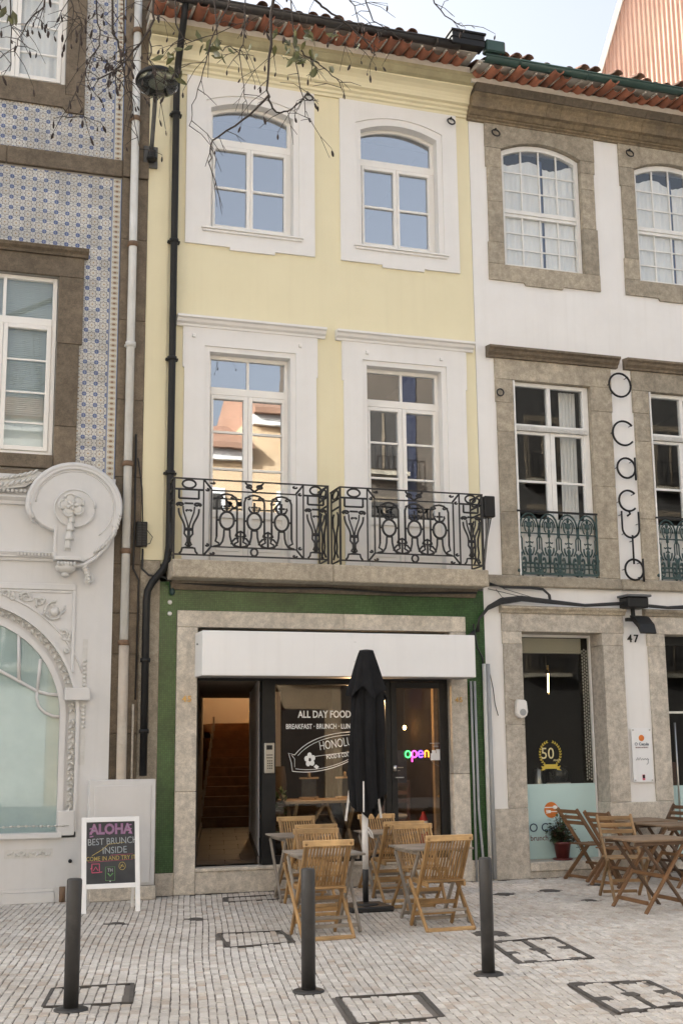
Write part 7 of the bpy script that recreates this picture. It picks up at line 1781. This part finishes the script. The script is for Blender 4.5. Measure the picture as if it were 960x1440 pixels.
BR = {'B1': [(2.59, 9.38), (2.57, 8.47), (2.53, 7.89), (2.52, 7.5)], 'B1a': [(2.52, 7.5), (2.28, 7.22), (2.02, 6.99), (2.0, 6.77), (2.04, 6.57)], 'B1b': [(2.52, 7.5), (2.58, 7.37), (2.7, 7.39), (2.84, 7.52), (2.9, 7.62)],
      'B2': [(2.85, 9.35), (2.9, 8.53), (3.03, 8.36), (3.26, 8.22), (3.45, 8.04), (3.49, 7.99)], 'B2b': [(2.8, 9.35), (2.81, 8.44), (2.84, 8.03), (2.93, 7.54), (2.99, 7.44)], 'B3': [(3.48, 9.2), (3.58, 8.66), (3.73, 8.53), (3.93, 8.42)],
      'B3b': [(4.02, 9.2), (4.16, 8.74), (4.38, 8.55), (4.56, 8.55)], 'B4': [(1.5, 9.3), (1.47, 8.26), (1.45, 7.97), (1.26, 7.67), (1.08, 7.46), (0.99, 7.41)], 'B4b': [(1.45, 7.97), (1.45, 7.74), (1.49, 7.51), (1.53, 7.31)],
      'B5': [(0.96, 8.78), (1.0, 8.17), (1.04, 7.92), (0.94, 7.68), (0.81, 7.29), (0.76, 7.12)], 'B6': [(1.14, 8.8), (1.15, 8.1), (1.18, 7.96), (1.24, 7.77), (1.29, 7.51), (1.32, 7.48)], 'B6b': [(1.23, 8.8), (1.24, 7.94), (1.28, 7.67), (1.32, 7.41), (1.4, 6.92)],
      'B7': [(0.69, 8.76), (0.74, 8.09), (0.81, 7.93), (0.85, 7.84)], 'B8': [(0.2, 8.7), (0.25, 7.96), (0.27, 7.73), (0.27, 7.37)], 'B9': [(2.2, 9.36), (2.15, 8.39), (1.96, 7.86), (1.92, 7.65), (1.83, 7.29), (1.78, 7.01)],
      'B10': [(2.37, 9.36), (2.34, 8.28), (2.31, 7.99), (2.34, 7.65), (2.35, 7.51)], 'B11': [(1.68, 9.3), (1.66, 8.16), (1.77, 7.9), (2.01, 8.01), (2.4, 8.23)], 'B12': [(2.84, 8.05), (2.94, 8.0), (3.08, 7.92), (3.22, 7.8), (3.27, 7.66)],
      'B13': [(3.16, 9.3), (3.22, 8.6), (3.33, 8.32), (3.29, 8.02)], 'B14': [(0.51, 8.72), (0.53, 8.01), (0.44, 7.83), (0.35, 7.65), (0.3, 7.44)], 'B15': [(2.01, 9.3), (2.09, 8.1), (2.21, 8.05), (2.31, 7.99)]}
r5 = random.Random(33); pods = []; leaves = []
thick = {'B1': .024, 'B2': .018, 'B4': .016, 'B6': .014, 'B1a': .013, 'B1b': .012}
def smooth_path(P, n=4):
    o = []
    for i in range(len(P) - 1):
        p0 = P[max(i - 1, 0)]; p1 = P[i]; p2 = P[i + 1]; p3 = P[min(i + 2, len(P) - 1)]
        for k in range(n):
            t_ = k / n
            o.append(tuple(.5 * ((2 * b_) + (-a + c) * t_ + (2 * a - 5 * b_ + 4 * c - d) * t_ * t_ + (-a + 3 * b_ - 3 * c + d) * t_ ** 3) for a, b_, c, d in zip(p0, p1, p2, p3)))
    return o + [P[-1]]
for key, P in BR.items():
    y0 = -5.2 + (0 if key[:2] in ('B1',) and key in ('B1', 'B1a', 'B1b') else r5.uniform(-.25, .25)); 
    if key in ('B4b', 'B4'): y0 = -5.2
    Q = smooth_path([(x, y0, z) for x, z in P]); Q = [(x + r5.gauss(0, .007), y + r5.gauss(0, .012), z) for x, y, z in Q]
    th = thick.get(key, .010); N = len(Q)
    MB().tube(Q, [.82 * th * (1 - .66 * i / N) for i in range(N)], 6).build('branch', Y['bark'], tr)
    tw = MB(); left = sum(p[0] for p in P) / len(P) < 1.7
    for i in range(3, N):
        for _ in range(2 if left else 1):
            if r5.random() < .55:
                c = Vector(Q[i]); d = Vector((r5.gauss(0, .8), r5.gauss(0, .6), r5.uniform(-.9, .35))).normalized(); L = r5.uniform(.10, .34)
                pts = [c, c + d * L * .5 + Vector((0, 0, -.015)), c + d * L + Vector((0, 0, -.10 * L / .3))]
                tw.tube(pts, [.0042, .0033, .0022], 4)
                if r5.random() < .55:
                    e = pts[1]; d2 = (d + Vector((r5.gauss(0, .8), r5.gauss(0, .5), -.5))).normalized(); e2 = e + d2 * L * .5; tw.tube([e, e2], [.003, .002], 4)
                    if r5.random() < .6 and key != 'B1a': pods.append(e2)
                if r5.random() < (.7 if left else .3) and key not in ('B1a', 'B12'): pods.append(pts[2])
    tw.build('twigs', Y['bark'], tr)['kind'] = 'stuff'
pm = MB(); pm.tube([(0, 0, 0), (0, 0, -.03), (0, 0, -.045), (0, 0, -.085), (0, 0, -.115), (0, 0, -.125)], [.002, .0025, .011, .0165, .010, .002], 6)
po = pm.build('seed_pod', Y['pod'], tr); pods = pods[:290]
for i, p in enumerate(pods):
    o = po if i == 0 else link('seed_pod', po.data, tr)
    o.location = Vector(p) - Vector((-1.6, -6, 0)); s_ = r5.uniform(.45, .8); o.scale = (s_, s_, s_ * r5.uniform(.8, 1.2)); o.rotation_euler = (r5.gauss(0, .22), r5.gauss(0, .22), r5.random() * 6)
po.data.transform(Matrix.Translation(WL[tr.name]))
LV = [(2.02, 7.95), (2.05, 8.03), (1.97, 7.88), (2.0, 7.82), (2.83, 8.06), (2.80, 7.98), (2.88, 7.92), (2.95, 7.86), (2.78, 7.88), (2.72, 8.02), (2.66, 7.95), (2.90, 8.0), (.26, 7.95), (.24, 7.88), (1.63, 7.70), (1.70, 7.62), (1.66, 7.78), (2.76, 8.10), (2.84, 8.14), (2.68, 8.08), (2.14, 7.92), (2.70, 7.86), (2.92, 8.06)] + [(2.80 + r5.gauss(0, .16), 8.08 + r5.gauss(0, .10)) for _ in range(26)] + [(2.02 + r5.gauss(0, .08), 7.92 + r5.gauss(0, .10)) for _ in range(9)] + [(1.68 + r5.gauss(0, .06), 7.72 + r5.gauss(0, .07)) for _ in range(4)] + [(.22, 7.99), (.27, 7.92), (3.3, 8.15), (3.4, 8.2)]
lm_ = MB(); leaf_mb(lm_, Vector((0, 0, 0)), Vector((0, 0, -1)), .13, .055, Vector((0, 1, 0)))
lo_ = lm_.build('leaf', Y['olive'], tr)
for i, (x, z) in enumerate(LV):
    o = lo_ if i == 0 else link('leaf', lo_.data, tr)
    o.location = Vector((x, -5.2 + r5.gauss(0, .06), z)) - Vector((-1.6, -6, 0)); o.rotation_euler = (r5.gauss(0, .5), r5.gauss(0, .7), r5.gauss(0, .9)); s_ = r5.uniform(.7, 1.15); o.scale = (s_, s_, s_)
lo_.data.transform(Matrix.Translation(WL[tr.name]))
